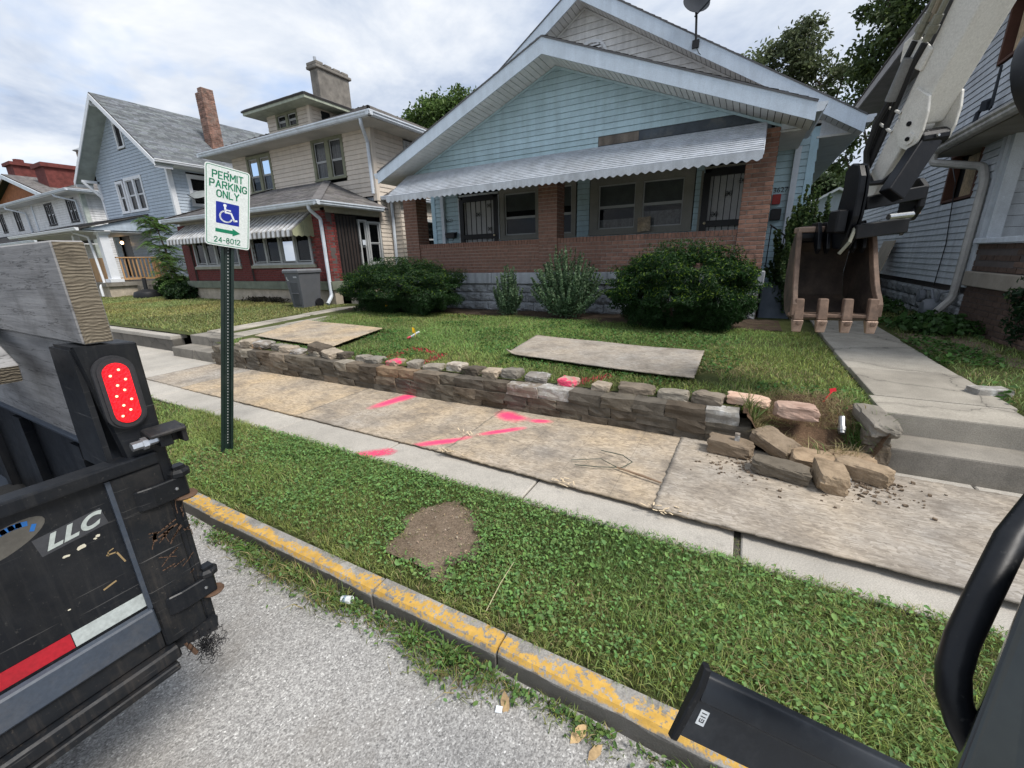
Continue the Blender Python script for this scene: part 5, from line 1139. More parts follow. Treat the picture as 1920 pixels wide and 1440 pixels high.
# ================================================================ grass
def blades(P, h, wd, lean, col):
    n = len(P); a = NR.random(n)*2*np.pi; b = NR.random(n)*2*np.pi
    side_ = np.stack([np.cos(a), np.sin(a), 0*a], 1)*wd[:, None]*.5; ln = np.stack([np.cos(b), np.sin(b), 0*b], 1)*(lean*h)[:, None]
    up = np.zeros((n, 3)); up[:, 2] = h
    mid = P+up*.6+ln*.35; tip = P+up*(1-.25*np.minimum(lean, 1.6))[:, None]+ln
    V = np.stack([P-side_, P+side_, mid-side_*.8, mid+side_*.8, tip], 1).reshape(-1, 3); k = np.arange(n)[:, None]*5
    F4 = k+np.array([[0, 1, 3, 2]]); F3 = k+np.array([[2, 3, 4]])
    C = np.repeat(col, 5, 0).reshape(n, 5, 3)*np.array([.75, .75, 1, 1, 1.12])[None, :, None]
    return V, F4, F3, C.reshape(-1, 3)
def leafquads(P, Nrm, size, aspect, col, droop=0):
    n = len(P); r = NR.normal(size=(n, 3)); u = np.cross(Nrm, r); u /= np.linalg.norm(u, axis=1, keepdims=True)+1e-9; v = np.cross(Nrm, u)
    s = size[:, None]; a = u*s; b = v*s*aspect
    t_ = Nrm*s*.14
    V = np.stack([P-a, P-b*.8-a*.45+t_, P-b*.85+a*.35+t_, P+a-Nrm*s*droop, P+b*.85+a*.35+t_, P+b*.8-a*.45+t_], 1).reshape(-1, 3); k = np.arange(n)[:, None]*6
    return V, np.concatenate([k+np.array([[0, 1, 2, 3]]), k+np.array([[0, 3, 4, 5]])]), np.repeat(col, 6, 0)
class Cloud:
    def __init__(s): s.V, s.F4, s.F3, s.C, s.n = [], [], [], [], 0
    def add(s, V, F4, F3, C):
        s.V.append(V); s.F4.append(F4+s.n); s.C.append(C)
        if F3 is not None: s.F3.append(F3+s.n)
        s.n += len(V)
    def build(s, name, material, parent=None, kind='stuff', base=(0,0,0)):
        return npmesh(name, np.concatenate(s.V), np.concatenate(s.F4), np.concatenate(s.F3) if s.F3 else None, np.concatenate(s.C), material, parent, kind, base)
def gcol(n, base=(.195,.29,.082), dry=.0, x=None, y=None):
    c = np.array(base)[None]*NR.uniform(.6, 1.45, (n, 1))*NR.uniform([.85, .95, .8], [1.2, 1.05, 1.25], (n, 3))
    if x is not None:
        t = vn(x, y, 1.1, 9); c *= (.72+.56*t)[:, None]; c[:, 0] *= .85+.4*vn(x, y, .7, 4)
    d = NR.random(n) < (dry if x is None else dry*(.3+2.2*np.clip(vn(x, y, 2.7, 11)+.5*vn(x, y, .8, 2)-.42, 0, 1)*1.5))
    c[d] = np.array([.36, .30, .15])*NR.uniform(.6, 1.2, (d.sum(), 1)); return c
def scatter(x0, x1, y0, y1, dens):
    n = int((x1-x0)*(y1-y0)*dens); return NR.uniform(x0, x1, n), NR.uniform(y0, y1, n)
def add_grass(cl, x, y, z, hr, wr, lean, base=(.20,.295,.085), dry=.10, paint=None):
    n = len(x)
    if not n: return
    h = NR.uniform(*hr, n)*(.65+.7*vn(x, y, 2.3, 6)); c = gcol(n, base, dry, x, y)
    if paint is not None: c[paint] = np.array([.75, .05, .11])*NR.uniform(.55, 1.1, (paint.sum(), 1))
    cl.add(*blades(np.stack([x, y, z], 1), h, NR.uniform(*wr, n), NR.uniform(.25, lean, n), c))
def add_clover(cl, x, y, z, sr, base=(.135,.245,.07), lift=(.015,.05)):
    n = len(x)
    if not n: return
    nn = NR.normal(size=(n, 3))*.45; nn[:, 2] = 1; nn /= np.linalg.norm(nn, axis=1, keepdims=True)
    P = np.stack([x, y, z+NR.uniform(*lift, n)], 1); c = np.array(base)[None]*NR.uniform(.65, 1.5, (n, 1))*NR.uniform([.85,.95,.85],[1.15,1.05,1.2],(n,3))
    V, F, C = leafquads(P, nn, NR.uniform(*sr, n), .62, c, .25); cl.add(V, F, None, C)
g1 = Cloud()
for x0, x1, dens, hr, wr in ((-2.6, 3.2, 17000, (.025, .062), (.0024, .0048)), (-5.2, -2.6, 9000, (.028, .062), (.003, .006)), (-12, -5.2, 2600, (.03, .065), (.006, .01))):
    x, y = scatter(x0, x1, 1.185, 2.165, dens)
    dd_ = dirtd(x, y); inside = NR.random(len(x)) > np.clip((dd_-.72)/.75, .012, 1)**1.4; edge_ = inside
    e = .035*vn(x, y, 9, 1); keep = ~inside & ((y > 1.205+e-.02) & (y < 2.135+.035*vn(x, y, 6, 8))) & ~(edge_ & (NR.random(len(x)) < .55)) & (NR.random(len(x)) < .6+.7*vn(x, y, 3.2, 7))
    x, y = x[keep], y[keep]; tn = np.exp(-((x+3.72)**2+(y-1.5)**2)/.09)
    add_grass(g1, x, y, -.018+0*x, hr, wr, 1.5, dry=.07); 
    k = NR.random(len(x)) < .5*tn; add_grass(g1, x[k], y[k], -.015+0*x[k], (.03,.06), wr, 1.8, (.20,.18,.08), .3)
xj, yj = scatter(.10, .165, 2.13, 2.36, 9000); add_grass(g1, xj, yj, -.02+0*xj, (.012,.035), (.002,.004), 1.8, (.17,.22,.07), .15)
x, y = scatter(-4, 3.2, 1.25, 2.13, 6500); k = ~dirtmask(x, y) & (NR.random(len(x)) < .25+1.1*np.clip(vn(x, y, 2.4, 3)+.25*vn(x, y, 9)-.45, 0, 1)) & (y > 1.26); x, y = x[k], y[k]
add_clover(g1, x, y, -.005+0*x, (.0055, .0115))
x, y = scatter(-4, 3.2, 1.25, 2.13, 380); k = ~dirtmask(x, y) & (vn(x, y, 1.7, 5) > .45); x, y = x[k], y[k]
add_clover(g1, x, y, 0*x, (.011, .021), (.14,.24,.07), (.01, .035))
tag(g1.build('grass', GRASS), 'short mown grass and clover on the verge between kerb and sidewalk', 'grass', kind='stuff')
# dry thatch and crumbs on the bare patch
g2 = Cloud(); x, y = scatter(-1.9, -.95, 1.3, 2.0, 900); k = dirtmask(x, y); x, y = x[k], y[k]
add_clover(g2, x, y, .0+0*x, (.003, .008), (.34,.27,.19), (.004, .016)); k = NR.random(len(x)) < .25
add_grass(g2, x[k], y[k], .0*x[k], (.01,.03), (.002,.004), 2.5, (.16,.14,.07), .6)
tag(g2.build('dirt_crumbs', GRASS), 'dry crumbs and thatch lying on the bare verge patch', 'debris', kind='stuff')
# gutter weeds
g3 = Cloud()
for cx_, n_, s_ in ((-3.05, 60, .6), (-2.72, 260, .9), (-2.55, 200, .9), (-2.3, 320, 1.1), (-2.08, 420, 1.15), (-1.9, 300, 1), (-1.68, 420, 1.1), (-1.5, 300, 1), (-1.30, 260, .9), (-1.05, 380, 1.2), (-.9, 520, 1.35), (-.78, 240, 1), (-.6, 160, .7), (-.42, 120, .7), (-.3, 170, .75), (-.05, 90, .6), (.12, 120, .9)):
    x = cx_+NR.normal(0, .075*s_, n_); y = 1.085-np.abs(NR.normal(0, .05*s_, n_)); z = -.112+0*x
    k = NR.random(n_) < .68; add_grass(g3, x[k], y[k], z[k], (.02*s_, .09*s_*R.uniform(.5, 1.2)), (.003, .007), 1.7, (.14,.21,.06), .12)
    add_clover(g3, x[~k], y[~k], z[~k], (.006, .014), (.10,.18,.05), (.005, .05*s_))
tag(g3.build('gutter_weeds', GRASS), 'ragged weeds and clover growing along the foot of the yellow kerb', 'weeds', kind='stuff')
for i, (cx_, cy_, s_) in enumerate(((-.93, 1.05, 1.0), (-1.12, 1.04, .8), (-2.42, 1.06, .8), (.10, 1.05, .9))):   # crabgrass tufts with broad blades
    g = Cloud(); n_ = 42; a = NR.random(n_)*6.28; x = cx_+.02*np.cos(a); y = cy_+.02*np.sin(a)
    P = np.stack([x, y, 0*x-.112], 1); h = NR.uniform(.05, .13, n_)*s_
    g.add(*blades(P, h, NR.uniform(.006, .011, n_), NR.uniform(.6, 1.9, n_), gcol(n_, (.09,.17,.035))))
    tag(g.build('crabgrass_tuft', GRASS, None, None, (cx_, cy_, -.112)), ('big crabgrass tuft by the worn kerb joint', 'smaller crabgrass tuft left of the worn kerb joint', 'crabgrass tuft against the yellow kerb behind the trailer', 'crabgrass tuft in the gutter below the black step end')[i], 'weed')
# lawn of the blue house
g4 = Cloud(); x, y = scatter(-8.4, 1.06, 3.66, 8.3, 3000)
bedline = 7.62+.35*(vn(x, 0*x, .9, 3)-.5)-.25*(x > -2.3)
osb1 = (np.abs((x+1.33)*.987-(y-4.93)*-.11) < 1.16) & (np.abs(y-4.93+.11*(x+1.33)) < .52); osb2 = (x > -7.75+.0*y) & (x < -5.2) & (y > 4.0) & (y < 5.35)
mound = np.hypot((x-.58)/.36, (y-3.75)/.40) < 1
straw = np.exp(-((x+.05)**2/.12+(y-4.85)**2/.05)); bare2 = np.exp(-((x-.35)**2/.25+(y-6.35)**2/.1))
keep = (y > wally(x)+.17+.05*vn(x, y, 6)) & (y < bedline+.12*vn(x, y, 7, 2)) & ~osb1 & ~osb2 & ~mound & (NR.random(len(x)) > .92*straw) & (NR.random(len(x)) > .8*bare2) & (x > -7.55-.31*(y-4))
x, y = x[keep], y[keep]; Pxy = np.stack([x, y], 1); pm = np.zeros(len(x), bool)
for a_2, b_2, r_ in (((-3.95,3.74),(-4.03,4.42),.075), ((-4.0,4.38),(-3.6,4.34),.06), ((-3.36,3.72),(-3.42,4.30),.085), ((-1.40,3.62),(-1.15,4.12),.07)):
    d, t = seg_d(Pxy, a_2, b_2); pm |= (d < r_*NR.uniform(.3, 1.15, len(x))) & (NR.random(len(x)) < .8)
add_grass(g4, x, y, lawnz(x, y)-.004, (.03, .062), (.0045, .0085), 1.4, (.205,.305,.085), .09, pm)
x, y = scatter(-7, 1.0, 3.68, 7.4, 420); k = ~osb1[:0].any() & (vn(x, y, 1.8, 4) > .55) & (y > wally(x)+.2) & ~(np.hypot((x-.58)/.36, (y-3.75)/.40) < 1); x, y = x[k], y[k]
add_clover(g4, x, y, lawnz(x, y), (.012, .026), (.06,.135,.03), (.02, .05))
x, y = scatter(-.7, .5, 4.4, 5.2, 1500); k = NR.random(len(x)) < np.exp(-((x+.05)**2/.12+(y-4.85)**2/.05)); x, y = x[k], y[k]; add_grass(g4, x, y, lawnz(x, y), (.03,.06), (.004,.007), 3.0, (.30,.24,.14), .5)
x, y = scatter(-7.4, .3, 3.55, 3.85, 260); k = NR.random(len(x)) < .5; x, y = x[k], y[k]; y = wally(x)+NR.uniform(.1, .3, len(x)); add_grass(g4, x, y, .30+0*x, (.03,.09), (.004,.008), 2.0, (.085,.14,.03), .1)
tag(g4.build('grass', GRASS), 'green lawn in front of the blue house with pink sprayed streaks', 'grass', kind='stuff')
# roots and straw over the dug earth
g5 = Cloud(); x, y = scatter(.18, 1.0, 3.45, 4.15, 6500); k = (np.hypot((x-.58)/.42, (y-3.78)/.4) < 1) & (vn(x, y, 5, 3) > .42); x, y = x[k], y[k]
z = np.maximum(lawnz(x, y)+.05, 0); add_grass(g5, x, y, z, (.03,.10), (.002,.004), 2.8, (.40,.32,.18), .5)
for cx_, cy_, n_ in ((.20, 3.66, 110), (.93, 3.72, 150), (.62, 3.48, 30), (.9, 3.85, 60)):
    x = cx_+NR.normal(0, .03, n_); y = cy_+NR.normal(0, .04, n_); add_grass(g5, x, y, np.maximum(lawnz(x, y), .02)+.02, (.08,.2), (.004,.008), 1.6, (.10,.17,.04), .12)
tag(g5.build('dry_roots', GRASS), 'straw coloured roots and grass tufts hanging over the dug earth', 'roots', kind='stuff')
# neighbours' lawns
g6 = Cloud(); x, y = scatter(-30, -8.6, 3.9, 8.5, 1000); k = (x < -9.0-.33*(y-4.1)*.83*.8-.0) & ~((x > -18.5) & (y > 8.3)) & ((y > 3.98)); x, y = x[k], y[k]
add_grass(g6, x, y, .325+.008*(y-3.7), (.035,.07), (.010,.018), 1.3, (.235,.275,.095), .06)
tag(g6.build('grass', GRASS), 'mown yellow-green lawn in front of the beige and grey houses', 'grass', kind='stuff')
g7 = Cloud(); x, y = scatter(1.93, 5.2, 4.05, 13, 2100); bare = np.exp(-((x-2.5)**2/.3+(y-7.3)**2/1.3)); k = (x > 1.96+.02*(y-4)) & (x < 2.9+10*(y < 5.9)) & (NR.random(len(x)) > .85*bare) & (NR.random(len(x)) < .25+1.1*vn(x, y, 1.6, 2)) & ((y < 9) | (NR.random(len(x)) < .35)); x, y = x[k], y[k]
add_grass(g7, x, y, lawnz(x, y)*(y < 10.4)+.36*(y >= 10.4), (.03,.075), (.005,.009), 1.6, (.19,.26,.08), .08)
x, y = scatter(1.95, 3.0, 4.1, 9.5, 700); k = vn(x, y, 1.5, 6) > .5; x, y = x[k], y[k]; add_clover(g7, x, y, lawnz(x, y), (.015,.035), (.06,.13,.03), (.02,.09))
tag(g7.build('grass', GRASS), 'patchy weedy grass between the right walk and the slate house', 'grass', kind='stuff')
struct('dirt_path', MB().prism([(2.02,6.6,.30),(2.75,5.9,.30),(2.9,9.3,.30),(2.15,12.5,.30)], (0,0,.052)), DIRT)

# ================================================================ shrubs
def shrub(name, label, cat, c, r, n, size, aspect, base, tips, material=LEAF, stems=True, lump=.22, shell=.72, upright=.0, light=.12, flat=.0, group=None):
    """c = ground point under the middle, r = half sizes (x,y,z)"""
    t = thing(name, label, cat, c, group); c = np.array(c); r = np.array(r)
    d = NR.normal(size=(n, 3)); d /= np.linalg.norm(d, axis=1, keepdims=True); pass
    ph = np.arctan2(d[:, 1], d[:, 0]); lum = 1+lump*(vn(ph*1.6+5, d[:, 2]*2.2, 1.6, 3)-.5)*2+lump*.55*(vn(ph*4+9, d[:, 2]*5, 1.5, 8)-.5)*2
    k = NR.uniform(shell, 1, n)**.7; P = d*k[:, None]*lum[:, None]*r; P[:, 2] = P[:, 2]+r[2]*.9; lo = P[:, 2] < .05; P[lo, 2] = NR.uniform(.03, .3, lo.sum())*r[2]
    hole = vn(P[:, 0]*1+3, P[:, 2]+P[:, 1], 9/max(r), 6) > .22; P, d, k = P[hole], d[hole], k[hole]; n = len(P)
    nn = d*.7+NR.normal(size=(n, 3))*.7; nn[:, 2] += .25; nn /= np.linalg.norm(nn, axis=1, keepdims=True)
    col = np.array(base)[None]*NR.uniform(.6, 1.4, (n, 1)); tp = (k > .93) & (NR.random(n) < light) & (d[:, 2] > -.1); col[tp] = np.array(tips)*NR.uniform(.7, 1.2, (tp.sum(), 1))
    V, F, C = leafquads(P+c, nn, NR.uniform(.6, 1.3, n)*size, aspect, col, .2)
    cl = Cloud(); cl.add(V, F, None, C)
    if upright:   # loose shoots reaching out of the mass
        m_ = int(n*upright); a = NR.random(m_)*6.28; zz = NR.uniform(.75, 1.12, m_); rad_ = NR.uniform(.15, 1.05, m_)*np.sqrt(np.clip(1.25-zz**2*.85, .05, 1))
        q = np.stack([np.cos(a)*r[0]*rad_, np.sin(a)*r[1]*rad_, r[2]*1.9*zz], 1); nn = NR.normal(size=(m_, 3)); nn[:, 2] += .4; nn /= np.linalg.norm(nn, axis=1, keepdims=True)
        V, F, C = leafquads(q+c, nn, NR.uniform(.6, 1.2, m_)*size, aspect, np.array(base)[None]*NR.uniform(.7, 1.7, (m_, 1)), .2); cl.add(V, F, None, C)
    cl.build('foliage', material, t, None)
    if stems:
        mb = MB()
        for i in range(9):
            a = R.random()*6.28; q = Vector((math.cos(a)*r[0]*.6, math.sin(a)*r[1]*.6, r[2]*R.uniform(.9, 1.5))); b_ = Vector((math.cos(a)*.08, math.sin(a)*.08, -.05))
            mb.tube([Vector(c)+b_, Vector(c)+b_*.5+q*.5+Vector((0,0,.05)), Vector(c)+q], [.02, .014, .006], 5)
        obj('stem', mb, BARK, t)
    return t
def spray_shrub(name, label, cat, c, h, spread, n, per, size, aspect, base, tips, tilt=.9, group=None):
    """many thin stems fanning out of the ground with leaves strung along them: a ragged, see-through bush"""
    t = thing(name, label, cat, c, group); c = np.array(c); mb = MB(); P, Nn, C = [], [], []
    for i in range(n):
        a = R.random()*6.283; k = R.random()**.6; top_ = c+np.array([math.cos(a)*spread[0]*k, math.sin(a)*spread[1]*k, h*(1.08-.5*k**2.2)*R.uniform(.62, 1.1)]); b = c+np.array([math.cos(a)*.1*R.random(), math.sin(a)*.08*R.random(), -.03]); md = b*.5+top_*.5+np.array([math.cos(a)*spread[0]*.14*k, math.sin(a)*spread[1]*.14*k, h*.03])
        if i % 3 == 0: mb.tube([b, md, top_], [.009, .006, .002], 4)
        q = NR.uniform(.12, 1, per)**.75; pts = (1-q)[:, None]**2*b+2*((1-q)*q)[:, None]*md+q[:, None]**2*top_+NR.normal(size=(per, 3))*.045*(1.1-q)[:, None]
        P.append(pts); nn = NR.normal(size=(per, 3))*.8+np.array([math.cos(a)*.4*k, math.sin(a)*.4*k, .5]); Nn.append(nn/np.linalg.norm(nn, axis=1, keepdims=True))
        cc = np.array(base)*NR.uniform(.6, 1.4, (per, 1))*R.uniform(.8, 1.2); tp = (q > .8) & (NR.random(per) < .5); cc[tp] = np.array(tips)*NR.uniform(.75, 1.2, (tp.sum(), 1)); C.append(cc)
    P, Nn, C = map(np.concatenate, (P, Nn, C)); P[:, 2] = np.maximum(P[:, 2], c[2]+.03); cl = Cloud(); V, F, CC = leafquads(P, Nn, NR.uniform(.6, 1.3, len(P))*size, aspect, C, .2); cl.add(V, F, None, CC); cl.build('foliage', LEAF, t, None); obj('stem', mb, BARK, t); return t
BARK = mat('bark', (.11,.085,.065), .95, var=.35, scale=9, bump=1, bscale=35, bdist=.02, streak=.4)
YB, YT = (.026,.066,.018), (.13,.21,.02)
shrub('yew_bush', 'wide flat-topped dark yew bush at the left end of the brick porch', 'shrub', (-7.15, 7.55, .36), (1.62, .75, .60), 85000, .026, .27, YB, YT, light=.10, lump=.3, upright=.02)
shrub('yew_bush', 'big rounded yew bush with yellow tips in front of the right brick pier', 'shrub', (-.88, 7.45, .36), (1.10, .78, .66), 85000, .026, .27, (.022,.062,.015), (.17,.27,.03), light=.17, lump=.26, upright=.02)
spray_shrub('privet_bush', 'small narrow grey-green bush in the middle of the porch foundation', 'shrub', (-4.4, 7.85, .36), .95, (.38, .3), 60, 130, .022, .5, (.115,.19,.10), (.23,.32,.18))
spray_shrub('privet_bush', 'larger loose grey-green bush between the small bush and the right yew', 'shrub', (-3.05, 7.8, .36), 1.22, (.78, .5), 150, 150, .023, .5, (.115,.195,.10), (.24,.33,.19))
spray_shrub('tall_shrub', 'tall dark leafy shrub between the blue house corner and the excavator bucket', 'shrub', (.86, 9.0, .36), 2.0, (.56, .5), 130, 170, .038, .55, (.045,.085,.032), (.10,.15,.05))
shrub('yew_bush', 'dark green shrub half cut off by the right edge of the photo', 'shrub', (3.35, 7.15, .3), (.5, .5, .62), 9000, .034, .4, (.02,.052,.02), (.08,.13,.04), light=.1, lump=.25)
shrub('ground_ivy', 'low dark bush at the left foot of the red brick porch', 'shrub', (-18.75, 8.1, .33), (.75, .5, .30), 5000, .06, .5, (.025,.055,.018), (.07,.12,.03), stems=False, lump=.3)
shrub('ground_ivy', 'leafy undergrowth below the young tree beside the grey house', 'shrub', (-20.6, 8.9, .33), (1.3, .6, .42), 6000, .07, .5, (.035,.075,.02), (.09,.15,.04), stems=False, lump=.4, shell=.3)
shrub('weed_patch', 'dry dark weeds along the beige stucco base behind the bin', 'weeds', (-13.6, 8.15, .32), (1.1, .16, .12), 1200, .05, .3, (.05,.045,.03), (.12,.10,.06), stems=False, shell=.2, lump=.5)
for i, (x_, y_, lab) in enumerate(((2.55, 8.35, 'low broad-leaved weeds at the foot of the dark brick porch'), (2.4, 11.6, 'low weeds along the slate house foundation near the meter'))):
    shrub('weed_patch', lab, 'weeds', (x_, y_, .34), (.45, .6 if i == 0 else 1.6, .13), 1800, .05, .6, (.05,.11,.03), (.09,.16,.04), stems=False, shell=.2, lump=.5)
# ================================================================ trees
def tree(name, label, base, trunk, blobs, n, size, col, tip, aspect=.5, group=None, clump=.5, gaps=.5):
    """blobs: (centre, radii) of the crown lobes; leaves sit in clumps inside them so that sky shows through"""
    t = thing(name, label, 'tree', base, group); base = Vector(base); mb = MB()
    top_ = Vector(blobs[0][0]); mb.tube([base-Vector((0,0,.2)), base+(top_-base)*.5+Vector((R.uniform(-.2,.2), 0, 0)), top_], [trunk, trunk*.75, trunk*.3], 8)
    cl = Cloud(); vol = [r[0]*r[1]*r[2] for c, r in blobs]
    for (c, r), v in zip(blobs, vol):
        m_ = max(6, int(n*v/sum(vol)/70)); c_ = np.array(c); r_ = np.array(r)
        mb.tube([base+(top_-base)*R.uniform(.35, .6), (base+Vector(c))/2+Vector((0,0,.2)), Vector(c)], [trunk*.4, trunk*.3, trunk*.1], 6)
        d = NR.normal(size=(m_, 3)); d /= np.linalg.norm(d, axis=1, keepdims=True); cc = c_+d*r_*NR.uniform(.25, 1.0, (m_, 1))**.6
        for j in range(0, m_, 3): mb.tube([Vector(c), Vector(c)*.4+Vector(cc[j])*.6, Vector(cc[j])], [trunk*.1, trunk*.06, trunk*.03], 5)
        k = 70; P = (cc[:, None, :]+NR.normal(size=(m_, k, 3))*clump*np.array([1, 1, .6])*NR.uniform(.5, 1.2, (m_, 1, 1))).reshape(-1, 3); q = len(P)
        nn = NR.normal(size=(q, 3))*.8; nn[:, 2] += .6; nn /= np.linalg.norm(nn, axis=1, keepdims=True)
        tone_ = np.repeat(NR.uniform(.6, 1.35, m_), k); cl_ = np.array(col)[None]*(tone_*NR.uniform(.7, 1.3, q))[:, None]; s_ = NR.random(q) < .15; cl_[s_] = np.array(tip)*NR.uniform(.7, 1.2, (s_.sum(), 1))
        V, F, C = leafquads(P, nn, NR.uniform(.6, 1.3, q)*size, aspect, cl_, .3); cl.add(V, F, None, C)
    obj('trunk', mb, BARK, t, smooth=True); cl.build('crown', LEAF, t, None); return t
GT = 'trees standing behind the houses'
tree('maple_tree', 'large dark maple rising over the slate house roof, nearest the arm', (5.6, 24, .3), .35,
     [((4.3, 24, 9.0), (1.5, 1.3, 1.8)), ((5.4, 24, 11.2), (2.0, 1.5, 1.7)), ((3.5, 24, 6.6), (.7, .7, .9)), ((3.6, 24, 10.6), (.8, .9, .8)), ((6.5, 24, 9.0), (1.3, 1.2, 1.6)), ((3.2, 24, 5.2), (.5, .6, .6)), ((3.4, 24, 8.2), (.6, .6, .6)), ((7, 24, 12.5), (2, 1.5, 1.5))], 20000, .10, (.085,.125,.045), (.11,.15,.04), group=GT, clump=.27)
tree('oak_tree', 'airy tree with gaps of sky above the blue house right gable', (1.6, 27, .3), .3,
     [((.8, 27, 10.3), (1.5, 1.2, 1.1)), ((-.7, 27, 10.2), (.9, .9, .8)), ((1.9, 27, 9.2), (1.1, .9, 1.0)), ((2.9, 27, 9.0), (.9, .8, .7)), ((.2, 27, 8.9), (1.2, .9, .8)), ((1.3, 27, 11.3), (.7, .7, .5))], 8000, .10, (.12,.15,.075), (.18,.21,.11), group=GT, clump=.26)
tree('small_tree', 'small pale green tree over the garage in the gap', (3.0, 36, .3), .2,
     [((3.6, 36, 5.6), (1.5, 1, 1.2)), ((4.8, 36, 5.2), (1.2, 1, 1.2)), ((3.6, 36, 3.8), (1.6, 1, 1.0))], 9000, .13, (.09,.13,.06), (.14,.19,.09), group=GT, clump=.4)
tree('round_tree', 'bright green treetop between the beige roof and the blue gable', (-20, 27, .3), .35,
     [((-20.3, 27, 11.3), (1.7, 1.5, 1.2)), ((-22.3, 27, 10.9), (1.4, 1.3, 1.0)), ((-18.4, 27, 11.4), (1.3, 1.2, 1.1)), ((-19.4, 27, 9.6), (3.4, 1.6, 1.8))], 24000, .12, (.09,.15,.04), (.15,.22,.06), group=GT, clump=.35)
# young tree of heaven: long feathery leaves
at_ = thing('young_tree', 'young tree with long feathery leaves between the grey house and red brick porch', 'tree', (-20.1, 8.7, .33))
cl = Cloud(); mb = MB(); root = Vector((-20.1, 8.7, .3)); mb.tube([root, (-20.3,8.7,1.3), (-20.6,8.7,2.4), (-20.9,8.7,3.4)], [.05,.045,.03,.012], 7)
for i in range(150):
    t = R.random()**.9; p = Vector((-20.3-.8*t+R.uniform(-.6,.6)*(1-t), 8.7+R.uniform(-.3,.3), .7+2.75*t)); a = R.random()*6.28; Ln = R.uniform(.55, 1.0)*(1.1-.45*t)
    dx, dy = math.cos(a), math.sin(a)*.7; rp = []
    for k in range(11):
        s_ = k/10; rp.append(p+Vector((dx*Ln*s_, dy*Ln*s_, Ln*(.42*s_-.62*s_*s_))))
    mb.tube([rp[0], rp[5], rp[10]], [.010, .007, .003], 5)
    for k in range(1, 11):
        for sg_ in (-1, 1):
            l_ = .2*(1.1-.5*k/10); sd_ = Vector((-dy, dx, -.25)).normalized()*sg_; tp_ = rp[k]+sd_*l_+Vector((dx,dy,0))*l_*.35; w_ = Vector((dx,dy,0)).normalized()*l_*.22
            m2 = (rp[k]+tp_)/2+Vector((0,0,.012)); c = np.array((.12,.21,.06))*R.uniform(.6, 1.45); V = np.array([tuple(rp[k]), tuple(m2-w_), tuple(tp_), tuple(m2+w_)])
            cl.add(V, np.array([[0,1,2,3]]), None, np.repeat(c[None], 4, 0))
obj('trunk', mb, BARK, at_, smooth=True); cl.build('crown', LEAF, at_, None)
# loose leaf litter along the gutter
LIT = mat('dry_leaf', (.36,.25,.13), .8, var=.35, scale=30, orand=.3)
for i, (x_, y_, s_, lab) in enumerate(((-2.12, 1.02, .045, 'curled tan leaf on the road beyond the paper cup'), (-1.72, 1.0, .03, 'small brown leaf at the weeds by the cup'), (-.92, .98, .035, 'dry leaf at the edge of the big crabgrass tuft'), (-.62, 1.0, .04, 'tan leaf on the road right of the big tuft'), (-.33, 1.03, .045, 'crumpled brown leaf near the kerb at the bottom'), (-.26, 1.0, .035, 'pale split leaf near the kerb at the bottom'))):
    nn = np.array([[.2, R.uniform(-.3,.3), 1.0]]); V, F, C = leafquads(np.array([[x_, y_, -.105]]), nn/np.linalg.norm(nn), np.array([s_]), .5, np.ones((1,3)), -.25)
    tag(npmesh('fallen_leaf', V, F, None, None, LIT, base=(x_, y_, -.112)), lab, 'leaf', 'dry leaves in the gutter')
tag(obj('dry_stalk', MB().tube([(-.86,1.25,.0),(-.83,1.34,.10),(-.80,1.42,.17)], [.0025,.002,.0015], 5), mat('stalk', (.52,.46,.28), .8)), 'thin pale dry stalk leaning out of the verge grass', 'stalk')
# ================================================================ street objects
# ---- permit parking sign on a leaning perforated post
PB = Vector((-3.76, 1.66, -.02)); PV = Vector((.0869, .1645, .9825)).normalized()
SU = Vector((math.sin(rad(15)), math.cos(rad(15)), 0)); SU = (SU-PV*SU.dot(PV)).normalized(); SN = SU.cross(PV)
sgn = thing('parking_sign', 'white permit parking sign with green lettering and a blue wheelchair square on a leaning post', 'sign', PB)
POSTG = mat('post_green', (.008,.020,.017), .42, var=.12, bump=.1, spec=.5, dirt=(.09,.10,.09), damt=.4); SGN = mat('sign_face', (.66,.70,.68), .38, var=.05, bump=.02, dirt=(.40,.44,.42), damt=.3)
SG_ = mat('sign_green', (.004,.19,.095), .45, var=.1, bump=.02); SB_ = mat('sign_blue', (.008,.022,.26), .4, var=.1, bump=.02); SW_ = mat('sign_white', (.72,.75,.76), .4, var=.03, bump=.0)
def sp_(u, v, d=0): return SC+SU*u+PV*v+SN*d
pm = MB(); hw = .029
for i in range(2):      # U-channel: web and two flanges
    pm.obox(PB+PV*1.12+SU*(-1 if i else 1)*hw-SN*.012, SU*.003, PV*1.2, SN*.018); pm.obox(PB+PV*1.12+SU*(-1 if i else 1)*(hw+.006)+SN*.005, SU*.010, PV*1.2, SN*.0025)
pm.obox(PB+PV*1.12-SN*.028, SU*hw, PV*1.2, SN*.003); pm.obox(PB+PV*1.12+SU*.0+SN*.0-SN*.024, SU*.012, PV*1.2, SN*.004)
obj('post', pm, POSTG, sgn); hl = MB()
for i in range(66): c = PB+PV*(.10+i*.0254)+SU*.010-SN*.0195; hl.lathe(c, [(.0048, 0), (.0048, .0008)], 8, SN)
obj('post_holes', hl, mat('hole_light', (.45,.46,.46), .8, bump=0), sgn)
SC = PB+PV*2.03+SN*.02; W2, H2 = .147, .292
def rrect(w_, h, r, n=5): return [(sx*(w_-r)+r*math.cos(a), sy*(h-r)+r*math.sin(a)) for sx, sy, a0 in ((1,1,0),(-1,1,math.pi/2),(-1,-1,math.pi),(1,-1,1.5*math.pi)) for a in (a0+math.pi/2*k/n for k in range(n+1))]
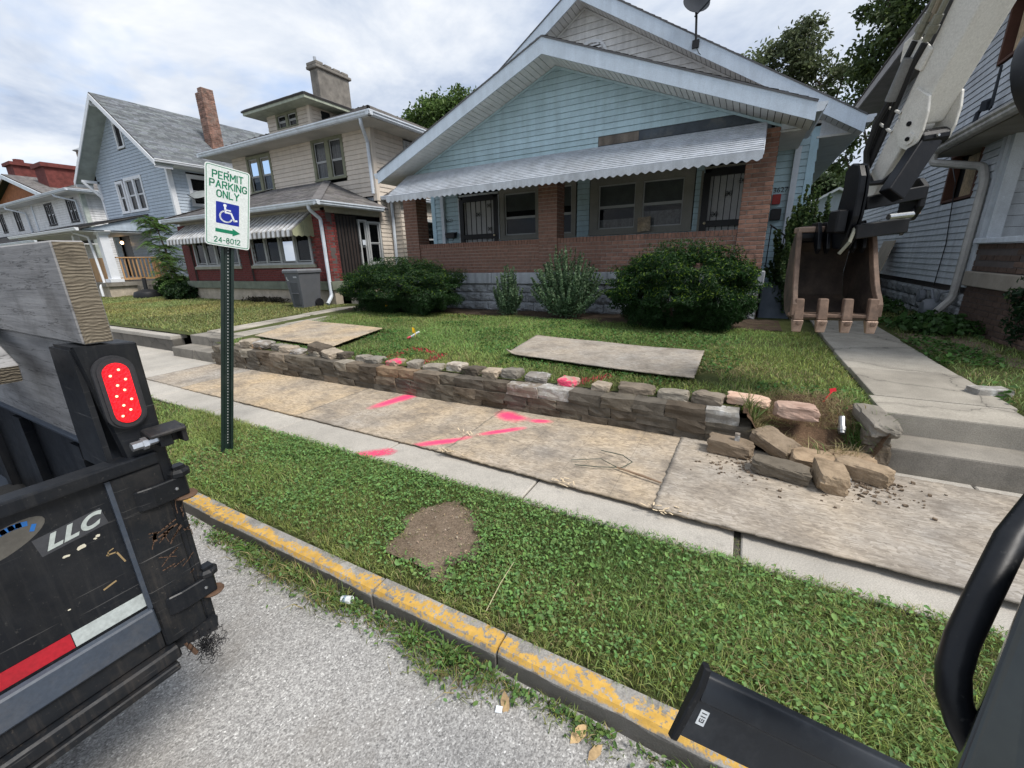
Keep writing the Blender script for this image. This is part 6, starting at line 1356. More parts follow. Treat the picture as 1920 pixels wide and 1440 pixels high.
obj('panel', MB().prism([sp_(u, v, 0) for u, v in rrect(W2, H2, .022)], SN*.0022), SGN, sgn)
o_, i_ = rrect(W2-.008, H2-.008, .016), rrect(W2-.0125, H2-.0125, .0125); k_ = len(o_)
obj('border', MB().add([sp_(u, v, .0028) for u, v in o_+i_], [(a, (a+1) % k_, k_+(a+1) % k_, k_+a) for a in range(k_)]), SG_, sgn)
def ribbon(mb, pts, w_, d):
    for (a, b) in zip(pts, pts[1:]):
        a, b = Vector((*a, 0)), Vector((*b, 0)); t = (b-a).normalized(); n = Vector((-t.y, t.x, 0))*w_/2; e = t*w_*.35
        mb.add([sp_(q.x, q.y, d) for q in (a-n-e, b-n+e, b+n+e, a+n-e)], [(0,1,2,3)])
STK = {'P': [[(0,0),(0,6),(2.6,6),(3.3,5.3),(3.3,3.7),(2.6,3),(0,3)]], 'E': [[(3,0),(0,0),(0,6),(3,6)],[(0,3),(2.4,3)]], 'R': [[(0,0),(0,6),(2.6,6),(3.3,5.3),(3.3,3.7),(2.6,3),(0,3)],[(1.6,3),(3.4,0)]],
 'M': [[(0,0),(0,6),(2,2.2),(4,6),(4,0)]], 'I': [[(0,0),(0,6)]], 'T': [[(1.7,0),(1.7,6)],[(0,6),(3.4,6)]], 'A': [[(0,0),(1.8,6),(3.6,0)],[(.7,2),(2.9,2)]], 'K': [[(0,0),(0,6)],[(3.3,6),(0,2.4)],[(1.2,3.6),(3.4,0)]],
 'N': [[(0,0),(0,6),(3.4,0),(3.4,6)]], 'G': [[(3.4,4.8),(2.7,5.8),(1.7,6),(.7,5.6),(0,4.4),(0,1.6),(.7,.4),(1.7,0),(2.8,.3),(3.4,1.2),(3.4,2.7),(2,2.7)]], 'O': [[(1.8,6),(.7,5.6),(0,4.4),(0,1.6),(.7,.4),(1.8,0),(2.9,.4),(3.6,1.6),(3.6,4.4),(2.9,5.6),(1.8,6)]],
 'L': [[(0,6),(0,0),(3,0)]], 'Y': [[(0,6),(1.8,3),(3.6,6)],[(1.8,3),(1.8,0)]], '2': [[(0,4.7),(.5,5.7),(1.6,6),(2.7,5.6),(3.1,4.6),(2.7,3.4),(0,0),(3.2,0)]], '4': [[(2.5,0),(2.5,6),(0,1.7),(3.4,1.7)]], '-': [[(0,2.8),(1.8,2.8)]],
 '8': [[(1.6,3.2),(.5,3.7),(.3,4.9),(.8,5.8),(1.6,6),(2.4,5.8),(2.9,4.9),(2.7,3.7),(1.6,3.2),(.4,2.6),(0,1.5),(.5,.4),(1.6,0),(2.7,.4),(3.2,1.5),(2.8,2.6),(1.6,3.2)]], '0': [[(1.6,6),(.6,5.5),(0,4.2),(0,1.8),(.6,.5),(1.6,0),(2.6,.5),(3.2,1.8),(3.2,4.2),(2.6,5.5),(1.6,6)]], '1': [[(0,4.8),(1.1,6),(1.1,0)]], 'C': [[(3.3,4.7),(2.7,5.7),(1.7,6),(.7,5.6),(0,4.4),(0,1.6),(.7,.4),(1.7,0),(2.7,.3),(3.3,1.3)]]}
def lettering(name, s, cu, cv, h, wd, stroke, d=.003, m_=None):
    mb = MB(); k = h/6; gap = 1.55*k; ws = [max(p[0] for q in STK[c] for p in q)*k for c in s]; sx = wd/(sum(ws)+gap*(len(s)-1)); x = cu-wd/2
    for c, w_ in zip(s, ws):
        for st in STK[c]: ribbon(mb, [(x+p[0]*k*sx, cv-h/2+p[1]*k) for p in st], stroke, d+R.uniform(0, .0002))
        x += (w_+gap)*sx
    obj(name, mb, m_ or SG_, sgn, fix=False)
lettering('lettering', 'PERMIT', .0, .222, .048, .196, .0085); lettering('lettering', 'PARKING', .004, .157, .048, .238, .0085); lettering('lettering', 'ONLY', .0, .091, .048, .142, .0085); lettering('lettering', '24-8012', -.004, -.245, .036, .170, .006)
obj('arrow', MB().prism([sp_(u, v, .0024) for u, v in ((-.082,-.163),(.030,-.163),(.030,-.148),(.082,-.176),(.030,-.204),(.030,-.189),(-.082,-.189))], SN*.0008), SG_, sgn)
obj('blue_square', MB().prism([sp_(u-.002, v-.045, .0024) for u, v in rrect(.076, .078, .006, 3)], SN*.0006), SB_, sgn)
wm = MB(); q = lambda u, v: (u-.002, v-.045)
wm.prism([sp_(*q(-.018+.0115*math.cos(a*.5236), .058+.0115*math.sin(a*.5236)), .0032) for a in range(12)], SN*.0005)
for st, w_ in (([(-.018,.050),(-.014,.008),(.022,.008),(.044,-.044),(.060,-.040)], .0125), ([(-.016,.026),(.018,.026)], .0095)): ribbon(wm, [q(*p) for p in st], w_, .0036)
ribbon(wm, [q(-.010+.040*math.cos(rad(a)), -.022+.040*math.sin(rad(a))) for a in range(118, 345, 12)], .0105, .0034)
obj('wheelchair_symbol', wm, SW_, sgn, fix=False)
for v in (.262, -.262): obj('bolt', MB().lathe(sp_(0, v, .002), [(.006, 0), (.006, .004), (.002, .005)], 8, SN), mat('galv_bolt', (.4,.41,.42), .35, metal=.8), sgn)

# ---- wheeled bin
bn = thing('wheeled_bin', 'grey wheeled rubbish bin standing before the red brick porch', 'bin', (-10.75, 7.62, .35))
BG = mat('bin_grey', (.10,.105,.115), .5, var=.08, bump=.05, dirt=(.16,.15,.14), damt=.3); B0 = Vector((-10.75, 7.62, .35))
def frus(c, a0, b0, a1, b1, z0, z1, dy=0): return MB().add([(c.x-a0,c.y-b0,c.z+z0),(c.x+a0,c.y-b0,c.z+z0),(c.x+a0,c.y+b0,c.z+z0),(c.x-a0,c.y+b0,c.z+z0),(c.x-a1,c.y-b1+dy,c.z+z1),(c.x+a1,c.y-b1+dy,c.z+z1),(c.x+a1,c.y+b1+dy,c.z+z1),(c.x-a1,c.y+b1+dy,c.z+z1)], [(0,3,2,1),(4,5,6,7),(0,1,5,4),(1,2,6,5),(2,3,7,6),(3,0,4,7)])
obj('body', frus(B0, .23, .27, .32, .34, .02, .98), BG, bn, bevel=.025, seg=2); obj('rim', frus(B0, .345, .365, .345, .365, .95, 1.0), BG, bn, bevel=.01)
obj('lid', frus(B0, .35, .37, .33, .35, 1.0, 1.055), mat('lid_grey', (.17,.175,.185), .5), bn, bevel=.02, seg=2); obj('front_panel', frus(B0+Vector((.02,-.03,0)), .14, .27, .16, .30, .10, .72), mat('bin_dark', (.055,.058,.065), .5), bn, bevel=.01)
obj('shelf', MB().box(B0.x-.12, B0.x+.16, B0.y-.345, B0.y-.3, B0.z+.41, B0.z+.43), BG, bn); obj('handle', MB().tube([B0+Vector((-.28,.38,.96)),B0+Vector((.28,.38,.96))], .018, 8), BG, bn)
for s_ in (-1, 1): obj('wheel', MB().lathe(B0+Vector((s_*.27,.20,.13)), [(.02,-.03),(.12,-.03),(.13,0),(.12,.03),(.02,.03)], 16, (1,0,0)), BLACKI, bn)
obj('emblem', MB().tube([B0+Vector((-.22,-.325,.86)),B0+Vector((-.23,-.32,.80)),B0+Vector((-.20,-.315,.76)),B0+Vector((-.17,-.32,.77))], .012, 6), SW_, bn)
obj('label', MB().box(B0.x+.06, B0.x+.2, B0.y-.337, B0.y-.32, B0.z+.83, B0.z+.87), mat('label_grey', (.38,.39,.4), .5), bn)

# ---- marker flags, stake, small things on the lawn
FY = mat('flag_yellow', (.80,.50,.02), .5, var=.1, bump=0); FRED = mat('flag_red', (.80,.03,.05), .5, bump=0); WIRE = mat('wire_steel', (.3,.3,.3), .4, metal=.8)
def flag(lab, c, m_, tilt, sz=.11):
    c = Vector((c[0], c[1], float(lawnz(c[0], c[1])))); t = thing('marker_flag', lab, 'flag', c); tp = c+Vector((tilt*.06, 0, .22)); obj('wire', MB().tube([c-Vector((0,0,.03)), tp], .0022, 5), WIRE, t)
    vs = []; n = 5
    for i in range(n+1): s_ = i/n; vs += [tuple(tp+Vector((sz*s_*.8, .03*math.sin(s_*4), -.03*s_-.035*s_*s_))), tuple(tp+Vector((sz*s_*.8, .03*math.sin(s_*4)+.012, -.09+.0*s_-.05*s_*s_)))]
    obj('flag', MB().add(vs, [(2*i, 2*i+2, 2*i+3, 2*i+1) for i in range(n)]), m_, t, fix=False)
flag('yellow marker flag in the grass right before the left yew bush', (-7.45, 7.3), FY, .3, .15); flag('yellow marker flag under the pink-tipped white stake on the lawn', (-4.42, 4.86), FY, -.3, .085)
st = thing('survey_stake', 'white whisker stake with a pink tip leaning over the yellow lawn flag', 'stake', (-4.55, 4.98, .34))
obj('stake', MB().tube([(-4.52,4.92,.40),(-4.40,4.98,.475)], .016, 8), SW_, st); obj('pink_tip', MB().tube([(-4.60,4.88,.365),(-4.52,4.92,.40)], .0165, 8), mat('pink_plastic', (.85,.12,.16), .5), st); obj('wire', MB().tube([(-4.55,4.9,.34),(-4.5,4.93,.41)], .003, 5), WIRE, st)
fl = thing('marker_flag', 'tiny red marker flag in the grass right of the dug earth', 'flag', (.70, 4.1, .34))
obj('wire', MB().tube([(.70,4.08,.34),(.755,4.12,.43)], .005, 5), FRED, fl); obj('flag', MB().obox((.757,4.12,.44), (.022,.005,.006), (0,.002,.0), (-.004,0,.014)), FRED, fl)
hb = thing('hoop_base', 'black round plastic base with a short post on the lawn by the young tree', 'planter', (-21.3, 8.0, .33))  # base of a portable basketball hoop
obj('base', MB().lathe((-21.3,8.0,.33), [(.42,0),(.46,.12),(.40,.28),(.18,.36),(.10,.38)], 16), mat('black_plastic', (.015,.016,.018), .5), hb, smooth=True); obj('post', MB().tube([(-21.3,8.0,.65),(-21.3,8.02,1.15)], .07, 8), MATS['black_plastic'], hb)
cpn = thing('paper_cup', 'small crushed white paper cup lying against the kerb weeds', 'litter', (-1.57, 1.07, -.08))
obj('cup', MB().tube([(-1.60,1.055,-.085),(-1.545,1.065,-.078)], [.017,.021], 10), SW_, cpn); obj('print', MB().tube([(-1.585,1.058,-.083),(-1.57,1.061,-.081)], [.0192,.0202], 10), mat('cup_print', (.25,.32,.4), .6), cpn)
for x_, y_, z_, lab in ((1.0, 1.72, .03, 'white paper scrap in the verge grass near the sidewalk'), (-.63, .97, -.105, 'grey plastic scrap at the right foot of the kerb weeds')):
    tag(obj('paper_scrap', MB().obox((x_, y_, z_), (.012,.004,0), (-.003,.01,.003), (0,0,.002)), SW_), lab, 'litter')
tag(obj('cigarette_end', MB().tube([(-.10,1.005,-.107),(-.07,.99,-.107)], .004, 6), mat('filter_tan', (.5,.27,.12), .8)), 'brown cigarette end in the gutter at the bottom edge', 'litter')

# ---- dump trailer seen from behind
TB = mat('trailer_black', (.0055,.007,.010), .38, var=.25, scale=6, bump=.12, bscale=45, spec=.28, dirt=(.055,.055,.055), dscale=7, damt=.3); TBS = mat('trailer_scuffed', (.008,.010,.013), .48, var=.3, scale=8, bump=.3, bscale=60, spec=.28, dirt=(.09,.065,.045), dscale=16, damt=.5)
def blackpaint(name, base, dust, amt, scr, rough):
    g = G(name); c = g.ramp(g.noise(5, 5), [(.3, tuple(x*.7 for x in base)), (.7, tuple(x*1.4 for x in base))])
    d = g.ramp(g.noise(3.2, 9, .74), [(.46, 0), (.74, amt)]); c = g.mix(d, c, dust)
    st_ = g.ramp(g.noise(1, 6, .7, g.map((60, 60, 3.5))), [(.50, 0), (.72, amt*.7)]); c = g.mix(st_, c, dust)
    for i, (r1, r2) in enumerate(((.5, .2), (-.9, 1.1), (1.5, -.4))):
        s_ = g.ramp(g.noise(1, 3, .5, g.map((4, 4, 150), (r1, 0, r2), (i*3, i, 0))), [(.70, 0), (.735, scr)]); c = g.mix(s_, c, (.16, .155, .15))
    sp2 = g.ramp(g.noise(120, 3), [(.66, 0), (.72, .5)]); c = g.mix(sp2, c, dust)
    g.bump(g.noise(45, 5), .1, .004); r = g.ramp(g.noise(7, 6, .7), [(.3, rough*.8), (.7, min(1, rough*1.5))])
    return g.set(c, r, None, .28)
TB = blackpaint('trailer_paint', (.006,.0075,.0105), (.06,.058,.055), .28, .35, .36); TBS = blackpaint('trailer_paint_worn', (.008,.0095,.012), (.085,.072,.06), .45, .6, .45)
TBL = mat('trailer_sill', (.04,.052,.072), .45, var=.2, bump=.1, spec=.5, dirt=(.13,.12,.11), dscale=6, damt=.5); RUST = mat('rust', (.10,.058,.036), .85, var=.4, bump=.5)
tr = thing('dump_trailer', 'black dump trailer tail with a lit red tail light, LLC lettering and board sides', 'trailer', (-3.2, -.5, -.15))
X = -1.40
gate = obj('tailgate', MB().box(X-.035, X-.012, -1.5, .335, .50, 1.02), TB, tr)
obj('top_rail', MB().box(X-.045, X+.012, -1.52, .445, 1.022, 1.058), TB, gate, bevel=.006, seg=2); obj('gate_stile', MB().box(X-.04, X+.004, .337, .448, .452, 1.02), TBS, gate, bevel=.005)
obj('stile_bead', MB().box(X-.011, X-.002, .326, .3365, .60, 1.015), TBL, gate); obj('bottom_sill', MB().prism([(X-.012,-1.5,.605),(X+.006,-1.5,.598),(X+.012,-1.5,.52),(X-.012,-1.5,.512)], (0,1.835,0)), TBL, gate, bevel=.004); obj('lower_strip', MB().box(X-.03, X-.004, -1.5, .335, .455, .51), TBS, gate)
RTAPE, WTAPE = mat('red_tape', (.36,.012,.022), .45, var=.2, bump=.1, dirt=(.12,.03,.03)), mat('silver_tape', (.42,.46,.45), .45, var=.12, bump=.15, dirt=(.22,.22,.2), scale=20)
for i in range(9):
    b = .328-i*.153; obj('reflective_tape', MB().box(X-.012, X-.0095, b-.151, b, .612, .655), WTAPE if i % 2 == 0 else RTAPE, gate)
LW = mat('decal_white', (.40,.44,.42), .5, var=.15); DSH = mat('decal_shadow', (.05,.052,.058), .45, var=.2); DGY = mat('decal_grey', (.085,.08,.07), .6, var=.3, dirt=(.02,.02,.02)); DBL = mat('decal_blue', (.02,.12,.36), .5, var=.3)
def gp(y, z, d=0): return Vector((X-.012+d, y, z))
def gstroke(mb, pts, w_, d):
    for a, b in zip(pts, pts[1:]):
        a, b = Vector((0, *a)), Vector((0, *b)); t = (b-a).normalized(); n = Vector((0, -t.z, t.y))*w_/2; e = t*w_*.4
        mb.add([gp(q.y, q.z, d) for q in (a-n-e, b-n+e, b+n+e, a+n-e)], [(0,1,2,3)])
mbk = MB(); gstroke(mbk, [(.200,.9128),(.288,.9242)], .050, .0007); obj('decal_backing', mbk, DSH, gate, fix=False)
def shear_text(name, tx, size, o, ux, uy, sh, sx, m_, par, thick=.0005, bold=.004):
    cu = bpy.data.curves.new('t', 'FONT'); cu.body = tx; cu.size = size; cu.extrude = thick; cu.shear = sh; cu.offset = bold; cu.space_character = 1.12; cu.align_x = 'CENTER'; cu.align_y = 'CENTER'
    ob = bpy.data.objects.new('t', cu); COL.objects.link(ob); bpy.context.view_layer.update(); me = bpy.data.meshes.new_from_object(ob.evaluated_get(bpy.context.evaluated_depsgraph_get())); bpy.data.objects.remove(ob)
    ux, uy = Vector(ux), Vector(uy).normalized(); uz = ux.normalized().cross(uy); off = origin(par)
    for v in me.vertices: v.co = Vector(o)+ux.normalized()*v.co.x*sx+uy*v.co.y+uz*v.co.z-off
    me.name = name; return link(name, me, m_, par)
shear_text('lettering', 'LLC', .050, gp(.2435, .9185, .0016), (0,1,.13), (0,-.0,1), .35, 1.12, LW, gate, bold=.0022)
lg = MB(); lg.add([gp(.135+.075*math.cos(a), .955+.033*math.sin(a)+.10*.075*math.cos(a)*3, .0006) for a in lin(0, 6.02, 24)], [tuple(range(24))]); obj('logo_disc', lg, DGY, gate, fix=False)
lg = MB()
pts = [(.135+.052*math.cos(rad(a)), .957+.023*math.sin(rad(a))+.3*.052*math.cos(rad(a))) for a in range(35, 170, 15)]; gstroke(lg, pts, .012, .0012); gstroke(lg, [(.185,.962),(.190,.972)], .008, .0012); obj('logo_arc', lg, DBL, gate, fix=False)
fk = MB()
for y, z, a_3 in ((.219,.862,.006),(.248,.868,.009),(.277,.875,.004),(.284,.879,.005),(.19,.72,.003),(.04,.77,.003)):
    fk.add([gp(y+a_3*math.cos(k*.785)*R.uniform(.6,1.4), z+a_3*.7*math.sin(k*.785)*R.uniform(.6,1.4), .001) for k in range(8)], [tuple(range(8))])
obj('paint_chips', fk, mat('chip_cream', (.62,.58,.46), .7), gate, fix=False)
sc_ = MB(); gstroke(sc_, [(.287,.815),(.306,.812),(.316,.775)], .004, .0008); gstroke(sc_, [(.289,.812),(.291,.823),(.302,.826)], .003, .0008); gstroke(sc_, [(.26,.725),(.285,.732)], .005, .0008); obj('rust_scratches', sc_, mat('scratch_tan', (.28,.20,.10), .8), gate, fix=False)
rs = MB()
for y, z, a_4, L_4, w_ in [(.395,.805,.35,.05,.005),(.40,.795,.6,.035,.007),(.385,.80,1.5,.02,.009)]+[(R.uniform(.36,.47), R.uniform(.62,.86), R.choice([.4,.9,-.5,1.5])+R.gauss(0,.25), R.uniform(.012,.05), R.uniform(.0012,.0035)) for _ in range(20)]:
    pts = [(y, z)]
    for k in range(4): pts.append((pts[-1][0]+math.cos(a_4)*L_4/4+R.gauss(0,.0012), pts[-1][1]+math.sin(a_4)*L_4/4+R.gauss(0,.0012)))
    pts = [(min(p, .472), q) for p, q in pts]; gstroke(rs, pts, w_, .0168)
obj('rust_scratches', rs, RUST, gate, fix=False)
# corner post and tail light
post = obj('corner_post', MB().prism([(X-.10,.352,.40),(X+.0,.452,.40),(X+.0,.472,1.02),(X+.0,.474,1.362),(X+.0,.350,1.37),(X-.02,.350,1.37),(X-.10,.34,1.05)][1:6]+[(X,.452,1.0)][:0], (-.11,0,0)), TB, tr, bevel=.004)
obj('corner_leg', MB().box(X-.10, X-.002, .4495, .474, .40, 1.02), TBS, tr, bevel=.003)
obj('post_web', MB().prism([(X-.02,.349,1.03),(X-.02,.349,1.36),(X-.16,.349,1.36),(X-.20,.349,1.03)], (0,.012,0)), TB, tr)
LC = Vector((X+.001, .4085, 1.24))
def oval(w_, h, n=12): return [(w_*math.cos(a), (h-w_)+w_*math.sin(a)) for a in lin(0, math.pi, n)]+[(w_*math.cos(a), -(h-w_)+w_*math.sin(a)) for a in lin(math.pi, 2*math.pi, n)]
def ov(w_, h, d): return [LC+Vector((d, a, b-.10*a*0)) for a, b in oval(w_, h)]
tl_ = obj('grommet', MB().prism(ov(.042, .098, 0), (.012,0,0)).prism(ov(.036, .092, .012), (.006,0,0)), mat('rubber', (.03,.03,.033), .6), tr)
gl = G('tail_light_red'); x, y, z = gl.sep(); gl.set((.60,.004,.010), .15); em = gl.n.new('ShaderNodeEmission'); gl.b.inputs['Emission Color'].default_value = (1,.008,.015,1)
gl.l.new(gl.ramp(gl.voro(130), [(.0, .25), (1, 1.0)]), gl.b.inputs['Emission Strength']); gl.b.inputs['Specular IOR Level'].default_value = .6
gl.bump(gl.voro(150, out='Distance'), .5, .003)
lens = obj('lens', MB().prism(ov(.027, .080, .014), (.006,0,0)).prism(ov(.024, .076, .020), (.003,0,0)), gl.m, tl_, smooth=True)
le = G('led_glow'); le.b.inputs['Emission Color'].default_value = (1,.22,.12,1); le.b.inputs['Emission Strength'].default_value = 4; le.set((.8,.1,.06))
for i in range(5):
    for s_ in (-1, 1):
        c = LC+Vector((.0235, s_*.0095+(.004 if i % 2 else -.004), .056-i*.027+s_*.006)); obj('led', MB().lathe(c, [(.0032, 0), (.0022, .0008), (0, .001)], 8, (1,0,0)), le.m, lens)
# latch bracket, bolt, hinges
br = obj('latch_bracket', MB().prism([(X+.002,.425,1.128),(X+.06,.425,1.118),(X+.06,.425,1.108),(X+.012,.425,1.112),(X+.012,.425,1.07),(X+.002,.425,1.07)], (0,.085,0)).box(X+.002, X+.05, .50, .512, 1.07, 1.122), TBS, tr, bevel=.003)
obj('bolt', MB().lathe((X+.028,.425,1.095), [(.012,-.034),(.012,-.012),(.0165,-.012),(.0165,.0),(.010,.0),(.010,.05)], 6, (0,1,0)), mat('bright_steel', (.60,.61,.62), .3, metal=.85), br)
obj('bolt_nut', MB().box(X+.01, X+.045, .448, .478, 1.072, 1.112), TB, br, bevel=.003)
for z0, yl in ((.90, .368), (.545, .362)):
    h_ = obj('hinge', MB().prism([(X+.004,yl,z0),(X+.012,yl+.01,z0),(X+.018,yl+.04,z0),(X+.018,.49,z0),(X-.02,.505,z0),(X-.02,.485,z0),(X+.004,.45,z0)], (0,0,.062)), TB, tr, bevel=.003)
    obj('hinge_pin', MB().lathe((X-.004,.483,z0+.062), [(.03,0),(.03,.012),(.022,.02),(.0,.022)], 8), TBS, h_); obj('pin_head', MB().box(X-.018, X+.012, .468, .498, z0+.082, z0+.092), TB, h_); obj('washer', MB().lathe((X-.002,.484,z0-.012), [(.028,0),(.032,.005),(.028,.011)], 12), RUST, h_); obj('rivet', MB().lathe((X+.018,.462,z0+.03), [(.005,0),(.004,.003),(0,.004)], 8, (1,0,0)), mat('galv_bolt', (.4,.4,.4), .3), h_)
bp = obj('bumper', MB().box(X-.12, X+.02, -1.5, .36, .40, .448), TBS, tr, bevel=.006); obj('bumper_flange', MB().box(X-.10, X+.03, -1.5, .345, .372, .398), TBS, bp, bevel=.004); obj('corner_lug', MB().prism([(X-.05,.35,.40),(X+.0,.46,.41),(X+.0,.47,.455),(X-.05,.36,.455)], (.02,0,0)), TBS, bp)
obj('prong', MB().tube([(X-.02,.385,.41),(X-.01,.40,.355)], .007, 6), RUST, bp)
nm = MB()
for i in range(150):
    p = Vector((X+R.uniform(-.03,.02), .432+R.gauss(0,.016), .365+R.gauss(0,.026))); q = Vector((R.gauss(0,1), R.gauss(0,1), R.gauss(0,1))).normalized(); r_ = q.orthogonal().normalized(); k_ = R.uniform(.006, .018)
    nm.tube([p+(q*math.cos(a)+r_*math.sin(a))*k_ for a in lin(0, R.uniform(3, 5.5), 7)], .0009, 3)
obj('netting', nm, BLACKI, bp, kind='stuff')
obj('side_wall', MB().box(-5.2, X-.11, .425, .455, .45, 1.03), TB, tr); obj('side_rail', MB().tube([(-5.2,.41,1.03),(X-.10,.41,1.035)], .022, 8), TBL, tr, smooth=True); obj('bed_floor', MB().box(-5.2, X-.05, -1.5, .425, .45, .49), TBL, tr)
obj('side_wall', MB().box(-5.2, X-.04, -1.55, -1.52, .45, 1.03), TB, tr); obj('front_wall', MB().box(-5.24, -5.2, -1.55, .455, .45, 1.5), TB, tr)
for i in range(6): obj('side_rib', MB().box(-4.9+i*.6, -4.82+i*.6, .395, .424, .49, 1.0), TB, tr)
for x_ in (-3.0, -3.85):
    for y_ in (.35, -1.45):
        wlh = obj('wheel', MB().lathe((x_, y_, .2), [(.2,-.1),(.33,-.1),(.35,-.06),(.35,.06),(.33,.1),(.2,.1)], 24, (0,1,0)), mat('tyre', (.02,.02,.02), .85), tr); obj('rim', MB().lathe((x_, y_, .2), [(.04,-.09),(.19,-.06),(.2,.0),(.19,.06),(.04,.09)], 16, (0,1,0)), MATS['galvanised2'], wlh)
# sideboards standing on the rail, loose stake in the bed
def plank_mat():
    g = G('grey_plank'); x, y, z = g.sep()
    c = g.ramp(g.noise(1, 6, .6, g.map((2.2, 4, 7))), [(.25, (.13,.128,.128)), (.5, (.27,.265,.262)), (.8, (.40,.39,.38))])
    c = g.mix(1, c, g.ramp(g.noise(1, 7, .65, g.map((3, 10, 60))), [(.3, .72), (.6, 1.08)]), 'MULTIPLY')
    crk = g.ramp(g.noise(1, 5, .6, g.map((1.4, 3, 22), loc=(3, 0, 1))), [(.490, 1), (.5, .2), (.510, 1)]); c = g.mix(.8, c, crk, 'MULTIPLY')
    stn = g.ramp(g.noise(4, 7, .7), [(.52, 0), (.72, .7)]); c = g.mix(stn, c, (.085,.078,.07))
    g.bump(g.noise(1, 6, .7, g.map((8, 30, 150))), .35, .004); return g.set(c, .85, None, .2)
def endgrain():
    g = G('plank_end_grain'); w_ = g.wave(46, 2.6, 4, g.map((1, 1, .95), loc=(0, -.40, -1.30)), kind='RINGS')
    w2 = g.wave(38, 9, 5, g.map((1, .6, 1.0)), direction='Z')
    c = g.ramp(g.mix(.4, w_, w2), [(.1, (.105,.088,.065)), (.9, (.20,.172,.13))]); c = g.mix(g.ramp(g.noise(14, 8, .7), [(.5, 0), (.72, .7)]), c, (.05,.043,.035))
    g.bump(w2, .5, .003); return g.set(c, .9, None, .15)
PLK, ENDG = plank_mat(), endgrain()
def plank(name, lab, x0, x1, y0, y1, z0, z1, dz=0):
    t = thing(name, lab, 'timber', ((x0+x1)/2, y0, z0)); obj('plank', MB().prism([(x1,y0,z0),(x1,y1,z0),(x1,y1,z1),(x1,y0,z1)], (x0-x1,0,dz)), PLK, t, bevel=.004); obj('end_grain', MB().box(x1+.0005, x1+.002, y0+.003, y1-.003, z0+.003, z1-.003), ENDG, t); return t
plank('sideboard', 'thick grey weathered plank standing on edge on top of the trailer side', -4.8, -1.40, .372, .432, 1.372, 1.615)
plank('sideboard', 'lower grey plank behind the black trailer corner post, under the thick one', -4.8, -1.515, .385, .425, 1.055, 1.368)
sk = thing('wood_stake', 'square grey wood stake poking up out of the trailer bed', 'timber', (-1.84, .315, 1.22))
P_, Q_ = Vector((-1.84,.312,1.262)), Vector((-2.9,.345,1.60)); obj('stake', MB().bar(P_, Q_, .055, .055), PLK, sk, bevel=.003); obj('end_grain', MB().bar(P_+(P_-Q_).normalized()*.0006, P_+(P_-Q_).normalized()*.002, .05, .05), ENDG, sk)

# ---- excavator: bucket, arm and the corner of its cab round the camera
MR, MF = Vector((.89,.456,0)), Vector((-.456,.89,0)); UZ = Vector((0,0,1))
ex = thing('excavator', 'white excavator arm with a rusty toothed bucket, seen from its own black cab', 'excavator', (.4, 1.2, -.15))
EXW = mat('arm_white', (.60,.585,.54), .42, var=.06, scale=3, bump=.04, spec=.4, dirt=(.33,.30,.25), dscale=5, damt=.45); EXB = mat('arm_black', (.0035,.004,.0055), .36, var=.2, bump=.12, spec=.22, dirt=(.05,.043,.036), damt=.35); HOSE = mat('hose', (.013,.013,.014), .55, bump=.1)
PIPE = mat('olive_pipe', (.19,.185,.14), .4, var=.15, spec=.5); BRN = mat('bucket_rust', (.17,.112,.080), .7, var=.4, scale=9, bump=.5, bscale=30, streak=.3, dirt=(.055,.042,.034), dscale=6, damt=.9); BIN_ = mat('bucket_inside', (.05,.036,.028), .75, var=.5, scale=6, bump=.6, bscale=30, streak=.35, dirt=(.15,.105,.07), dscale=4, damt=.65); EDGE = mat('worn_steel', (.30,.215,.165), .55, var=.4, metal=.3, bump=.3); CHR = mat('rod_steel', (.5,.5,.49), .25, metal=.9, bump=0)
A_, B_ = Vector((1.012,3.831,2.887)), Vector((.921,4.099,2.429)); AX = (A_-B_).normalized(); MD = Vector((.8,.6,0)); LT = (MD-AX*MD.dot(AX)).normalized(); DV = AX.cross(LT)
if DV.dot(MF) < 0: DV = -DV
def dp(t, l, d): return B_+AX*t+LT*l+DV*d
def slab(sec0, sec1): return MB().add(list(sec0)+list(sec1), [(0,3,2,1),(4,5,6,7),(0,1,5,4),(1,2,6,5),(2,3,7,6),(3,0,4,7)])
def sec(t, w0, w1, d0, d1): return [dp(t, w0, d0), dp(t, w1, d0), dp(t, w1, d1), dp(t, w0, d1)]
dip = obj('dipper_arm', slab(sec(-.10, .0, .20, .0, .165), sec(1.5, -.02, .25, -.0, .22)), EXW, ex, bevel=.012, seg=2)
obj('arm_end', slab(sec(-.64, .0, .10, .03, .15), sec(-.102, .0, .16, .004, .165)), EXW, dip, bevel=.008)
for l0 in (-.022, .20):
    pl = [dp(t, l0, d) for t, d in ((.08,.0),(.0,-.05),(-.10,-.085),(-.18,-.09),(-.235,-.05),(-.235,.02),(-.17,.09),(-.02,.14),(.10,.12))]; obj('boss_plate', MB().prism(pl, LT*.022), EXW, dip, bevel=.004)
obj('boss_pin', MB().lathe(dp(-.165, -.035, -.03), [(.0,0),(.036,0),(.036,.012),(.05,.012),(.05,.03),(.0,.03)], 14, LT), EXW, dip); obj('boss_bolt', MB().lathe(dp(-.165, -.045, -.03), [(.0,0),(.014,0),(.014,.012),(.0,.012)], 6, LT), EXB, dip)
obj('grease_cap', MB().lathe(dp(-.09, -.030, .03), [(.0,0),(.016,0),(.016,.014),(.0,.014)], 8, LT), EXB, dip)
lk0, lk1 = dp(-.17, .10, -.055), Vector((.83,4.02,1.90))
